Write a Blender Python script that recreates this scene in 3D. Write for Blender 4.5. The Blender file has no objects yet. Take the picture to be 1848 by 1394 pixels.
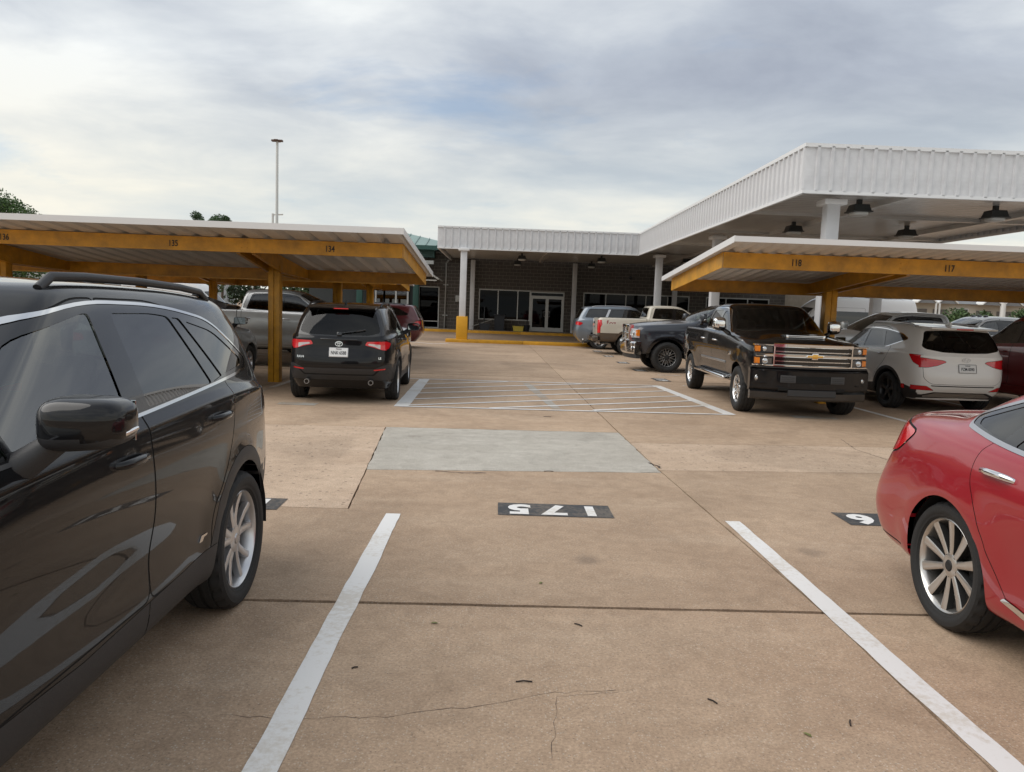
import bpy, bmesh, math, random
import numpy as np
from mathutils import Vector, Matrix
from mathutils.bvhtree import BVHTree
# ------------------------------------------------------------------ camera, sky, sun, exposure
scene = bpy.context.scene
random.seed(7)
CAM_H, YAW, PITCH, ROLL = 1.68, 0.01721, 0.10047, 0.036
cam = bpy.data.cameras.new('camera')
cam.sensor_width = 36.0; cam.lens = 36.0 * 1391 / 1848; cam.clip_start = 0.05; cam.clip_end = 3000
cam_o = bpy.data.objects.new('camera', cam); scene.collection.objects.link(cam_o)
fwd = Vector((math.sin(YAW) * math.cos(PITCH), math.cos(YAW) * math.cos(PITCH), -math.sin(PITCH)))
r0 = Vector((math.cos(YAW), -math.sin(YAW), 0)); u0 = r0.cross(fwd)
rt = r0 * math.cos(ROLL) + u0 * math.sin(ROLL); up = -r0 * math.sin(ROLL) + u0 * math.cos(ROLL)
cam_o.matrix_world = Matrix(((rt.x, up.x, -fwd.x, 0), (rt.y, up.y, -fwd.y, 0), (rt.z, up.z, -fwd.z, CAM_H), (0, 0, 0, 1)))
scene.camera = cam_o
scene.render.resolution_x, scene.render.resolution_y = 1024, 772
scene.view_settings.view_transform = 'Standard'; scene.view_settings.look = 'None'
scene.view_settings.exposure = 0.52; scene.view_settings.gamma = 1.0
scene.view_settings.use_curve_mapping = False
scene.render.engine = 'CYCLES'
scene.cycles.max_bounces = 8; scene.cycles.transparent_max_bounces = 16; scene.cycles.diffuse_bounces = 3
scene.cycles.glossy_bounces = 4; scene.cycles.caustics_reflective = False; scene.cycles.caustics_refractive = False

SUN_EL, SUN_AZ = math.radians(48), math.radians(262)      # compass-style: 0 = +Y, clockwise
world = bpy.data.worlds.new('World'); scene.world = world; world.use_nodes = True
wt = world.node_tree; WN, WL = wt.nodes, wt.links
bg = WN['Background']; bg.inputs['Strength'].default_value = 0.1
sky = WN.new('ShaderNodeTexSky'); sky.sky_type = 'NISHITA'; sky.sun_disc = False
sky.sun_elevation = SUN_EL; sky.sun_rotation = SUN_AZ; sky.air_density = 1.0; sky.dust_density = 1.5; sky.ozone_density = 1.0
tc = WN.new('ShaderNodeTexCoord')
sep = WN.new('ShaderNodeSeparateXYZ'); WL.new(tc.outputs['Generated'], sep.inputs[0])
def wm(op, a, b=None, c=None):
    n = WN.new('ShaderNodeMath'); n.operation = op
    for i, v in enumerate((a, b, c)):
        if v is None: continue
        if isinstance(v, (int, float)): n.inputs[i].default_value = v
        else: WL.new(v, n.inputs[i])
    return n.outputs[0]
den = wm('ADD', wm('MAXIMUM', sep.outputs[2], 0.0), 0.16)
cmb = WN.new('ShaderNodeCombineXYZ')
WL.new(wm('DIVIDE', sep.outputs[0], den), cmb.inputs[0]); WL.new(wm('DIVIDE', sep.outputs[1], den), cmb.inputs[1])
def wnoise(scale, detail, rough, dist, off):
    mp = WN.new('ShaderNodeMapping'); WL.new(cmb.outputs[0], mp.inputs['Vector']); mp.inputs['Location'].default_value = off
    mp.inputs['Scale'].default_value = (1.0, 1.25, 1)
    n = WN.new('ShaderNodeTexNoise'); n.inputs['Scale'].default_value = scale; n.inputs['Detail'].default_value = detail
    n.inputs['Roughness'].default_value = rough; n.inputs['Distortion'].default_value = dist
    WL.new(mp.outputs[0], n.inputs['Vector']); return n.outputs['Fac']
def wramp(fac, stops):
    r = WN.new('ShaderNodeValToRGB'); e = r.color_ramp.elements
    while len(e) < len(stops): e.new(0.5)
    for k, (p, c) in zip(e, stops):
        k.position = p; k.color = (*c, 1) if len(c) == 3 else c
    WL.new(fac, r.inputs[0]); return r.outputs[0]
def wmix(f, a, b):
    m = WN.new('ShaderNodeMix'); m.data_type = 'RGBA'
    if isinstance(f, (int, float)): m.inputs[0].default_value = f
    else: WL.new(f, m.inputs[0])
    for i, v in ((6, a), (7, b)):
        if isinstance(v, tuple): m.inputs[i].default_value = (*v, 1)
        else: WL.new(v, m.inputs[i])
    return m.outputs[2]
big = wnoise(0.42, 6, 0.52, 0.2, (1.7, 0.4, 0))
fine = wnoise(1.5, 8, 0.58, 0.3, (4.2, 1.1, 0))
lum = wm('ADD', wm('MULTIPLY', big, 0.72), wm('MULTIPLY', fine, 0.28))
K = 10.0
def sc3(c): return tuple(K * x for x in c)
cloud = wramp(lum, [(0.37, (.27, .30, .36)), (0.445, (.36, .395, .45)), (0.51, (.50, .53, .56)), (0.585, (.66, .68, .68))])
low = wramp(sep.outputs[2], [(0.0, (1, 1, 1)), (0.12, (.9, .9, .9)), (0.27, (0, 0, 0))])
warm = wramp(lum, [(0.38, (.44, .49, .51)), (0.48, (.56, .575, .545)), (0.57, (.68, .655, .57))])
col = wmix(low, cloud, warm)
sk = WN.new('ShaderNodeVectorMath'); sk.operation = 'SCALE'; WL.new(col, sk.inputs[0]); sk.inputs['Scale'].default_value = K
gap = wnoise(0.95, 6, 0.58, 0.3, (7.7, 3.9, 0))
gapf = wramp(gap, [(0.58, (0, 0, 0)), (0.72, (.6, .6, .6))])
final = wmix(gapf, sk.outputs[0], sky.outputs[0])
WL.new(final, bg.inputs['Color'])

sun = bpy.data.lights.new('sun', 'SUN'); sun.energy = 1.5; sun.angle = math.radians(62); sun.color = (1.0, 0.95, 0.88)
sun_o = bpy.data.objects.new('sun', sun); scene.collection.objects.link(sun_o)
sd = Vector((math.sin(SUN_AZ) * math.cos(SUN_EL), math.cos(SUN_AZ) * math.cos(SUN_EL), math.sin(SUN_EL)))
sun_o.rotation_euler = sd.to_track_quat('Z', 'Y').to_euler(); sun_o.location = sd * 60
# ------------------------------------------------------------------ helpers
COL = bpy.context.scene.collection
MATS = {}

def nodes_of(m):
    m.use_nodes = True
    nt = m.node_tree
    return nt, nt.nodes, nt.links

def pmat(name, col, rough=0.5, metal=0.0, coat=0.0, spec=0.5, emit=None, bump=None, var=None):
    """Principled material; var=(scale, amount) mottles colour, bump=(scale, strength)."""
    if name in MATS:
        return MATS[name]
    m = bpy.data.materials.new(name)
    nt, N, L = nodes_of(m)
    p = N['Principled BSDF']
    p.inputs['Base Color'].default_value = (*col, 1)
    p.inputs['Roughness'].default_value = rough
    p.inputs['Metallic'].default_value = metal
    p.inputs['Coat Weight'].default_value = coat
    p.inputs['Coat Roughness'].default_value = 0.03
    p.inputs['Specular IOR Level'].default_value = spec
    if emit:
        p.inputs['Emission Color'].default_value = (*emit[0], 1)
        p.inputs['Emission Strength'].default_value = emit[1]
    if var or bump:
        tc = N.new('ShaderNodeTexCoord')
    if var:
        n = N.new('ShaderNodeTexNoise'); n.inputs['Scale'].default_value = var[0]
        n.inputs['Detail'].default_value = 6; n.inputs['Roughness'].default_value = 0.65
        L.new(tc.outputs['Object'], n.inputs['Vector'])
        mr = N.new('ShaderNodeMapRange'); mr.inputs[1].default_value = 0.3; mr.inputs[2].default_value = 0.7
        mr.inputs[3].default_value = 1 - var[1]; mr.inputs[4].default_value = 1 + var[1] * 0.5
        L.new(n.outputs['Fac'], mr.inputs[0])
        mx = N.new('ShaderNodeMix'); mx.data_type = 'RGBA'; mx.blend_type = 'MULTIPLY'
        mx.inputs[0].default_value = 1; mx.inputs[6].default_value = (*col, 1)
        L.new(mr.outputs[0], mx.inputs[7]); L.new(mx.outputs[2], p.inputs['Base Color'])
        mr2 = N.new('ShaderNodeMapRange'); mr2.inputs[3].default_value = rough * 0.85; mr2.inputs[4].default_value = min(1, rough * 1.2)
        L.new(n.outputs['Fac'], mr2.inputs[0]); L.new(mr2.outputs[0], p.inputs['Roughness'])
    if bump:
        n2 = N.new('ShaderNodeTexNoise'); n2.inputs['Scale'].default_value = bump[0]; n2.inputs['Detail'].default_value = 4
        L.new(tc.outputs['Object'], n2.inputs['Vector'])
        b = N.new('ShaderNodeBump'); b.inputs['Strength'].default_value = bump[1]; b.inputs['Distance'].default_value = 0.01
        L.new(n2.outputs['Fac'], b.inputs['Height']); L.new(b.outputs[0], p.inputs['Normal'])
    MATS[name] = m
    return m

def paint(name, col, metal=0.0, rough=0.35):
    """Car paint: coloured base under a clear coat, a faint dust film that breaks up the gloss."""
    if name in MATS:
        return MATS[name]
    m = bpy.data.materials.new(name)
    nt, N, L = nodes_of(m)
    p = N['Principled BSDF']
    p.inputs['Base Color'].default_value = (*col, 1)
    p.inputs['Metallic'].default_value = metal
    p.inputs['Roughness'].default_value = rough
    p.inputs['Coat Weight'].default_value = 1.0
    if metal == 0:
        p.inputs['Specular IOR Level'].default_value = 0.08
    if max(col) < .03:
        p.inputs['Coat IOR'].default_value = 1.40
    tc = N.new('ShaderNodeTexCoord')
    n = N.new('ShaderNodeTexNoise'); n.inputs['Scale'].default_value = 2.3; n.inputs['Detail'].default_value = 8
    L.new(tc.outputs['Object'], n.inputs['Vector'])
    mr = N.new('ShaderNodeMapRange'); mr.inputs[1].default_value = 0.35; mr.inputs[2].default_value = 0.75
    mr.inputs[3].default_value = 0.01; mr.inputs[4].default_value = 0.05
    L.new(n.outputs['Fac'], mr.inputs[0]); L.new(mr.outputs[0], p.inputs['Coat Roughness'])
    MATS[name] = m
    return m

def glassmat(name, tint, refl=1.6, gloss=(1, 1, 1), rough=0.0):
    if name in MATS:
        return MATS[name]
    m = bpy.data.materials.new(name)
    nt, N, L = nodes_of(m)
    N.remove(N['Principled BSDF'])
    t = N.new('ShaderNodeBsdfTransparent'); t.inputs[0].default_value = (*tint, 1)
    g = N.new('ShaderNodeBsdfGlossy'); g.inputs[0].default_value = (*gloss, 1); g.inputs['Roughness'].default_value = rough
    f = N.new('ShaderNodeFresnel'); f.inputs['IOR'].default_value = refl
    mx = N.new('ShaderNodeMixShader')
    L.new(f.outputs[0], mx.inputs[0]); L.new(t.outputs[0], mx.inputs[1]); L.new(g.outputs[0], mx.inputs[2])
    L.new(mx.outputs[0], N['Material Output'].inputs[0])
    MATS[name] = m
    return m

def link(o, parent=None):
    COL.objects.link(o)
    if parent is not None:
        o.parent = parent
    return o

def tag(o, label, cat, group=None):
    o['label'] = label; o['category'] = cat
    if group:
        o['group'] = group
    return o

def empty(name, loc=(0, 0, 0), rz=0.0, parent=None):
    o = bpy.data.objects.new(name, None)
    o.empty_display_size = 0.2
    o.location = loc; o.rotation_euler = (0, 0, rz)
    return link(o, parent)

def obj(name, me, mat=None, parent=None, loc=None, rot=None):
    o = bpy.data.objects.new(name, me)
    if mat is not None and not me.materials:
        me.materials.append(mat)
    if loc is not None:
        o.location = loc
    if rot is not None:
        o.rotation_euler = rot
    return link(o, parent)

def bm_mesh(name, bm, mats=None, smooth=None):
    me = bpy.data.meshes.new(name)
    bm.to_mesh(me); bm.free()
    if mats:
        for m in (mats if isinstance(mats, (list, tuple)) else [mats]):
            me.materials.append(m)
    if smooth is not None:
        me.polygons.foreach_set('use_smooth', [True] * len(me.polygons))
        if smooth < 3.1:
            me.set_sharp_from_angle(angle=smooth)
    return me

def py_mesh(name, v, f, mats=None, smooth=None):
    me = bpy.data.meshes.new(name)
    me.from_pydata([tuple(p) for p in v], [], f)
    if mats:
        for m in (mats if isinstance(mats, (list, tuple)) else [mats]):
            me.materials.append(m)
    if smooth is not None:
        me.polygons.foreach_set('use_smooth', [True] * len(me.polygons))
        if smooth < 3.1:
            me.set_sharp_from_angle(angle=smooth)
    return me

def add_box(bm, x0, x1, y0, y1, z0, z1, bev=0.0, seg=2, M=None, mi=0):
    r = bmesh.ops.create_cube(bm, size=1.0)
    vs = r['verts']
    for v in vs:
        v.co = Vector(((x0 + x1) / 2 + v.co.x * (x1 - x0), (y0 + y1) / 2 + v.co.y * (y1 - y0), (z0 + z1) / 2 + v.co.z * (z1 - z0)))
    fs = list({f for v in vs for f in v.link_faces})
    for f in fs:
        f.material_index = mi
    if bev > 0:
        es = list({e for v in vs for e in v.link_edges})
        rr = bmesh.ops.bevel(bm, geom=es, offset=bev, segments=seg, profile=0.5, affect='EDGES')
        vs = list({v for f in rr['faces'] for v in f.verts} | {v for v in vs if v.is_valid})
        for f in rr['faces']:
            f.material_index = mi
    if M is not None:
        bmesh.ops.transform(bm, matrix=M, verts=[v for v in vs if v.is_valid])
    return vs

def box_mesh(name, x0, x1, y0, y1, z0, z1, mat=None, bev=0.0):
    bm = bmesh.new(); add_box(bm, x0, x1, y0, y1, z0, z1, bev)
    return bm_mesh(name, bm, mat, 0.6 if bev else None)

def add_prism(bm, poly, axis, a, b, mi=0):
    """poly of 2D points extruded along axis from a to b. axis 'y': poly=(x,z); 'x': (y,z); 'z': (x,y)."""
    def P(p, t):
        return {'y': (p[0], t, p[1]), 'x': (t, p[0], p[1]), 'z': (p[0], p[1], t)}[axis]
    A = [bm.verts.new(P(p, a)) for p in poly]; B = [bm.verts.new(P(p, b)) for p in poly]
    fs = [bm.faces.new(A), bm.faces.new(B[::-1])]
    n = len(poly)
    for i in range(n):
        fs.append(bm.faces.new((A[(i + 1) % n], A[i], B[i], B[(i + 1) % n])))
    for f in fs:
        f.material_index = mi
    bmesh.ops.recalc_face_normals(bm, faces=fs)
    return A + B

def prism_mesh(name, poly, axis, a, b, mat=None, smooth=None):
    bm = bmesh.new(); add_prism(bm, poly, axis, a, b)
    return bm_mesh(name, bm, mat, smooth)

def add_tube(bm, pts, r, n=8, cap=True, mi=0):
    pts = [Vector(p) for p in pts]
    rings = []
    up = Vector((0, 0, 1))
    for i, p in enumerate(pts):
        d = (pts[min(i + 1, len(pts) - 1)] - pts[max(i - 1, 0)]).normalized()
        a = d.cross(up)
        if a.length < 1e-3:
            a = d.cross(Vector((1, 0, 0)))
        a.normalize(); b = d.cross(a)
        rr = r[i] if isinstance(r, (list, tuple)) else r
        rings.append([bm.verts.new(p + (a * math.cos(t) + b * math.sin(t)) * rr) for t in [2 * math.pi * k / n for k in range(n)]])
    for A, B in zip(rings, rings[1:]):
        for k in range(n):
            f = bm.faces.new((A[k], A[(k + 1) % n], B[(k + 1) % n], B[k])); f.material_index = mi
    if cap:
        for f in (bm.faces.new(rings[0][::-1]), bm.faces.new(rings[-1])):
            f.material_index = mi
    return rings

def tube_mesh(name, pts, r, mat=None, n=8):
    bm = bmesh.new(); add_tube(bm, pts, r, n)
    bmesh.ops.recalc_face_normals(bm, faces=bm.faces)
    return bm_mesh(name, bm, mat, 0.9)

def add_lathe(bm, prof, axis='y', n=32, c=(0, 0, 0), closed=False, mi=0, mod=None):
    """prof: list of (r, t) ; revolve round axis through c."""
    rings = []
    for j, (r, t) in enumerate(prof):
        ring = []
        for k in range(n):
            a = 2 * math.pi * k / n
            rr = r if mod is None else mod(j, k, r)
            u, v = rr * math.cos(a), rr * math.sin(a)
            P = {'y': (u, t, v), 'x': (t, u, v), 'z': (u, v, t)}[axis]
            ring.append(bm.verts.new((c[0] + P[0], c[1] + P[1], c[2] + P[2])))
        rings.append(ring)
    prs = list(zip(rings, rings[1:]))
    if closed:
        prs.append((rings[-1], rings[0]))
    fs = []
    for A, B in prs:
        for k in range(n):
            f = bm.faces.new((A[k], A[(k + 1) % n], B[(k + 1) % n], B[k])); f.material_index = mi; fs.append(f)
    return rings, fs

def lathe_mesh(name, prof, axis='y', n=32, mat=None, smooth=0.7, closed=False, caps=True, mod=None):
    bm = bmesh.new()
    rings, fs = add_lathe(bm, prof, axis, n, closed=closed, mod=mod)
    if caps and not closed:
        for R in (rings[0], rings[-1]):
            bm.faces.new(R)
    bmesh.ops.recalc_face_normals(bm, faces=bm.faces)
    return bm_mesh(name, bm, mat, smooth)

_TXT = {}
def text_mesh(s, size, mat, extrude=0.0, align='CENTER', sx=1.0, bold=0.0):
    """Lettering as a flat mesh in the XY plane, centred on its own origin."""
    key = (s, size, mat.name, extrude, align, sx, bold)
    if key in _TXT:
        return _TXT[key]
    cu = bpy.data.curves.new('lettering', 'FONT')
    cu.body = s; cu.size = size; cu.align_x = align; cu.align_y = 'CENTER'; cu.extrude = extrude; cu.offset = bold
    cu.resolution_u = 3
    o = bpy.data.objects.new('lettering', cu); COL.objects.link(o)
    dg = bpy.context.evaluated_depsgraph_get()
    me = bpy.data.meshes.new_from_object(o.evaluated_get(dg))
    bpy.data.objects.remove(o); bpy.data.curves.remove(cu)
    me.materials.clear(); me.materials.append(mat)
    if sx != 1.0:
        for v in me.vertices:
            v.co.x *= sx
    _TXT[key] = me
    return me

def copy_tree(o, parent=None):
    c = o.copy(); COL.objects.link(c)
    if parent is not None:
        c.parent = parent
    for ch in list(o.children):
        copy_tree(ch, c)
    return c

def interp(tab, x):
    if not isinstance(tab, (list, tuple)):
        return tab
    if x <= tab[0][0]:
        return tab[0][1]
    for (a, b), (c, d) in zip(tab, tab[1:]):
        if x <= c:
            return b + (d - b) * (x - a) / (c - a)
    return tab[-1][1]

def rpoly(pts, r=0.03, seg=4):
    """Round the corners of a polygon; a point may carry its own radius as third value."""
    out = []
    n = len(pts)
    for i in range(n):
        p = Vector(pts[i][:2]); a = Vector(pts[i - 1][:2]); b = Vector(pts[(i + 1) % n][:2])
        rad = pts[i][2] if len(pts[i]) > 2 else r
        d1 = (a - p); d2 = (b - p)
        rad = min(rad, d1.length * 0.48, d2.length * 0.48)
        if rad < 1e-4:
            out.append((p.x, p.y)); continue
        s = p + d1.normalized() * rad; e = p + d2.normalized() * rad
        for k in range(seg + 1):
            t = k / seg
            q = s * (1 - t) ** 2 + p * 2 * t * (1 - t) + e * t * t
            out.append((q.x, q.y))
    return out

def area2(poly):
    return sum(poly[i - 1][0] * poly[i][1] - poly[i][0] * poly[i - 1][1] for i in range(len(poly))) / 2

def opoly(poly, d):
    """Offset a polygon outwards by d."""
    if area2(poly) < 0:
        poly = poly[::-1]
    out = []
    n = len(poly)
    for i in range(n):
        a = Vector(poly[i - 1]); p = Vector(poly[i]); b = Vector(poly[(i + 1) % n])
        e1 = (p - a).normalized(); e2 = (b - p).normalized()
        n1 = Vector((e1.y, -e1.x)); n2 = Vector((e2.y, -e2.x))
        nn = n1 + n2
        k = max(0.35, (nn.length ** 2) / 2)
        q = p + nn / k * d / 1.0 * 1.0
        out.append((q.x, q.y))
    return out

def circ(cx, cz, r, a0=0, a1=360, n=28):
    return [(cx + r * math.cos(math.radians(a0 + (a1 - a0) * k / n)), cz + r * math.sin(math.radians(a0 + (a1 - a0) * k / n))) for k in range(n if a1 - a0 >= 360 else n + 1)]

def inpoly(poly, x, y):
    c = False
    j = len(poly) - 1
    for i in range(len(poly)):
        xi, yi = poly[i]; xj, yj = poly[j]
        if (yi > y) != (yj > y) and x < (xj - xi) * (y - yi) / (yj - yi) + xi:
            c = not c
        j = i
    return c

def superquad(bm, c, s, p=3.2, n=10, fn=None, mi=0):
    """rounded block: centre c, half sizes s, exponent p; fn reshapes unit coordinates."""
    before = set(bm.verts)
    r = bmesh.ops.create_cube(bm, size=2.0)
    bmesh.ops.subdivide_edges(bm, edges=list({e for v in r['verts'] for e in v.link_edges}), cuts=n - 1, use_grid_fill=True)
    allv = [v for v in bm.verts if v not in before]
    for v in allv:
        q = v.co
        q = Vector([math.sin(a * math.pi / 4) / math.sin(math.pi / 4) for a in q])
        k = (abs(q.x) ** p + abs(q.y) ** p + abs(q.z) ** p) ** (1 / p)
        u = q / k
        if fn:
            u = Vector(fn(u.x, u.y, u.z))
        v.co = Vector((c[0] + u.x * s[0], c[1] + u.y * s[1], c[2] + u.z * s[2]))
    for f in {f for v in allv for f in v.link_faces}:
        f.smooth = True; f.material_index = mi
    return allv

# ------------------------------------------------------------------ ground
def concrete(name, base, dark, light, scale=1.0, pits=0.0, pebble=0.5, streak=0.4):
    m = bpy.data.materials.new(name)
    nt, N, L = nodes_of(m); p = N['Principled BSDF']
    geo = N.new('ShaderNodeNewGeometry')
    def noise(sc, det=6, ro=.6, vec=None, dist=0):
        n = N.new('ShaderNodeTexNoise'); n.inputs['Scale'].default_value = sc; n.inputs['Detail'].default_value = det; n.inputs['Roughness'].default_value = ro; n.inputs['Distortion'].default_value = dist
        L.new(vec or geo.outputs['Position'], n.inputs['Vector']); return n.outputs['Fac']
    def ramp(f, a, b, c0=(0, 0, 0), c1=(1, 1, 1)):
        r = N.new('ShaderNodeValToRGB'); r.color_ramp.elements[0].position = a; r.color_ramp.elements[1].position = b
        r.color_ramp.elements[0].color = (*c0, 1); r.color_ramp.elements[1].color = (*c1, 1); L.new(f, r.inputs[0]); return r.outputs[0]
    def mix(f, a, b, t='MIX'):
        n = N.new('ShaderNodeMix'); n.data_type = 'RGBA'; n.blend_type = t
        if isinstance(f, (int, float)): n.inputs[0].default_value = f
        else: L.new(f, n.inputs[0])
        for i, v in ((6, a), (7, b)):
            if isinstance(v, tuple): n.inputs[i].default_value = (*v, 1)
            else: L.new(v, n.inputs[i])
        return n.outputs[2]
    mp = N.new('ShaderNodeMapping'); L.new(geo.outputs['Position'], mp.inputs['Vector']); mp.inputs['Scale'].default_value = (.35, 1.6, 1)
    c = mix(ramp(noise(.55 * scale, 7, .62, dist=.6), .34, .68), dark, base)
    c = mix(mix(ramp(noise(1.3 * scale, 6, .6, mp.outputs[0], .5), .50, .74), (0, 0, 0), (streak,) * 3), c, light)
    c = mix(mix(ramp(noise(.35 * scale, 4, .5, dist=1.0), .56, .66), (0, 0, 0), (.38,) * 3), c, tuple(a * .62 for a in dark))
    grain = noise(70, 4, .75)
    c = mix(.55, c, ramp(noise(6.5, 6, .7, dist=.8), .30, .70, (.72, .70, .68), (1.22, 1.22, 1.22)), 'MULTIPLY')
    c = mix(.9, c, ramp(grain, .30, .70, (.66, .66, .66), (1.25, 1.25, 1.25)), 'MULTIPLY')
    v = N.new('ShaderNodeTexVoronoi'); v.inputs['Scale'].default_value = 95; L.new(geo.outputs['Position'], v.inputs['Vector'])
    vs = N.new('ShaderNodeSeparateColor'); L.new(v.outputs['Color'], vs.inputs[0])
    pm = N.new('ShaderNodeMath'); pm.operation = 'MULTIPLY'
    L.new(ramp(vs.outputs[0], .72, .86), pm.inputs[0]); L.new(ramp(v.outputs['Distance'], .30, .45, (1, 1, 1), (0, 0, 0)), pm.inputs[1])
    pm2 = N.new('ShaderNodeMath'); pm2.operation = 'MULTIPLY'; L.new(pm.outputs[0], pm2.inputs[0]); L.new(ramp(noise(.9, 5, .6), .34, .58, (pebble * .25,) * 3, (pebble,) * 3), pm2.inputs[1])
    c = mix(pm2.outputs[0], c, (.66, .60, .51))
    dk = N.new('ShaderNodeMath'); dk.operation = 'MULTIPLY'
    L.new(ramp(vs.outputs[1], .86, .95), dk.inputs[0]); L.new(ramp(v.outputs['Distance'], .25, .40, (.55,) * 3, (0, 0, 0)), dk.inputs[1])
    c = mix(dk.outputs[0], c, (.10, .075, .055))
    if pits:
        v2 = N.new('ShaderNodeTexVoronoi'); v2.inputs['Scale'].default_value = 17; mp2 = N.new('ShaderNodeMapping'); L.new(geo.outputs['Position'], mp2.inputs['Vector']); mp2.inputs['Scale'].default_value = (.8, 1, 1)
        L.new(mp2.outputs[0], v2.inputs['Vector'])
        s2 = N.new('ShaderNodeSeparateColor'); L.new(v2.outputs['Color'], s2.inputs[0])
        m2 = N.new('ShaderNodeMath'); m2.operation = 'MULTIPLY'; L.new(ramp(s2.outputs[0], .60, .66), m2.inputs[0]); L.new(ramp(v2.outputs['Distance'], .16, .24, (pits,) * 3, (0, 0, 0)), m2.inputs[1])
        c = mix(m2.outputs[0], c, (.12, .09, .07))
    # oil drips and a slightly different tone for every slab
    v3 = N.new('ShaderNodeTexVoronoi'); v3.inputs['Scale'].default_value = 1.15; L.new(geo.outputs['Position'], v3.inputs['Vector'])
    s3 = N.new('ShaderNodeSeparateColor'); L.new(v3.outputs['Color'], s3.inputs[0])
    ad = N.new('ShaderNodeMath'); ad.operation = 'MULTIPLY_ADD'; L.new(noise(9, 5, .7), ad.inputs[0]); ad.inputs[1].default_value = .22; L.new(v3.outputs['Distance'], ad.inputs[2])
    m3 = N.new('ShaderNodeMath'); m3.operation = 'MULTIPLY'; L.new(ramp(s3.outputs[0], .62, .66), m3.inputs[0]); L.new(ramp(ad.outputs[0], .16, .26, (.42,) * 3, (0, 0, 0)), m3.inputs[1])
    c = mix(m3.outputs[0], c, (.13, .10, .08))
    oi = N.new('ShaderNodeObjectInfo'); rr = N.new('ShaderNodeMapRange'); rr.inputs[3].default_value = .88; rr.inputs[4].default_value = 1.08; L.new(oi.outputs['Random'], rr.inputs[0])
    c = mix(1.0, c, rr.outputs[0], 'MULTIPLY')
    L.new(c, p.inputs['Base Color']); p.inputs['Roughness'].default_value = .88; p.inputs['Specular IOR Level'].default_value = .3
    b = N.new('ShaderNodeBump'); b.inputs['Strength'].default_value = .5; b.inputs['Distance'].default_value = .008
    L.new(grain, b.inputs['Height']); L.new(b.outputs[0], p.inputs['Normal'])
    MATS[name] = m
    return m
M_SLAB = concrete('tan_concrete', (.52, .38, .265), (.40, .285, .195), (.58, .45, .33))
M_SLAB2 = concrete('tan_concrete_pitted', (.54, .41, .30), (.46, .34, .245), (.60, .47, .36), pits=.8)
M_PATCH = concrete('grey_concrete_patch', (.47, .44, .385), (.41, .38, .33), (.54, .51, .455), 1.6, 0, .2, .7)
M_WALK = concrete('grey_walk_concrete', (.30, .25, .20), (.22, .18, .145), (.34, .30, .25))
def struct(o, label=None):
    o['kind'] = 'structure'
    if label: o['label'] = label
    return o
ground = struct(obj('ground', py_mesh('ground', [(-600, -60, -.05), (600, -60, -.05), (600, 900, -.05), (-600, 900, -.05)], [(0, 1, 2, 3)], concrete('far_concrete', (.40, .28, .19), (.30, .21, .14), (.46, .34, .24)))))
lot = struct(obj('parking_lot', py_mesh('parking_lot', [(-26, -7, -.03), (26, -7, -.03), (26, 46, -.03), (-26, 46, -.03)], [(0, 1, 2, 3)], pmat('joint_filler', (.035, .028, .022), .9, var=(5, .4)))))
def RJ(y): return interp([(-7, 1.95), (4.3, 1.92), (8, 1.765), (10.7, 1.70), (17.9, 1.58), (23.2, 1.50), (46, 1.2)], y)
def LJ(y): return interp([(6.2, -1.20), (10.5, -1.53)], y)
def slab_poly(pts, mat, g=.007, z=0.0, name='concrete_slab', jit=.0035):
    pl = opoly([tuple(p) for p in pts], -g)
    rnd = random.Random(len(pts) * 1000 + int(pts[0][0] * 31 + pts[0][1] * 17)); out = []
    for a, b in zip(pl, pl[1:] + pl[:1]):
        n = min(80, max(1, int(math.hypot(b[0] - a[0], b[1] - a[1]) / .13)))
        for k in range(n):
            t = k / n; j = jit if k else 0
            out.append((a[0] + (b[0] - a[0]) * t + rnd.uniform(-j, j), a[1] + (b[1] - a[1]) * t + rnd.uniform(-j, j)))
    pl = out
    bm = bmesh.new(); add_prism(bm, pl, 'z', z - .028, z)
    return obj(name, bm_mesh(name, bm, mat), None, lot)
J1 = lambda x: 4.20 + .018 * (x + 1.45)      # the open transverse joint
JW = .011      # extra half width of the open joint
slab_poly([(-4.6, -7), (RJ(-7), -7), (RJ(4), J1(1.9) - JW), (-4.6, J1(-4.6) - JW)], M_SLAB)
slab_poly([(RJ(-7), -7), (9.2, -7), (9.2, J1(9.2) - JW), (RJ(4), J1(1.9) - JW)], M_SLAB)
slab_poly([(-26, -7), (-4.6, -7), (-4.6, J1(-4.6)), (-26, J1(-26))], M_SLAB)
slab_poly([(9.2, -7), (26, -7), (26, J1(26)), (9.2, J1(9.2))], M_SLAB)
slab_poly([(-4.6, J1(-4.6) + JW), (RJ(4.3), J1(1.9) + JW), (RJ(6), 6.0), (RJ(8.03), 8.03), (LJ(7.72), 7.72), (LJ(6.2), 6.2), (-4.6, 6.15)], M_SLAB)
slab_poly([(-4.6, 6.15), (LJ(6.2), 6.2), (LJ(10.5), 10.48), (-4.6, 10.3)], M_SLAB2, .005)
slab_poly([(LJ(7.72), 7.72), (RJ(8.03), 8.03), (RJ(10.66), 10.66), (LJ(10.5), 10.48)], M_PATCH, .006, name='concrete_patch', jit=.010)
slab_poly([(RJ(4.3), J1(1.9) + JW), (9.2, J1(9.2) + JW), (9.2, 8.6), (4.35, 8.40), (RJ(8.15), 8.15), (RJ(6), 6.0)], M_SLAB)
slab_poly([(RJ(8.15), 8.15), (4.35, 8.40), (9.2, 8.6), (9.2, 10.5), (5.1, 10.15), (RJ(9.85), 9.85)], M_SLAB2, .006)
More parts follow.
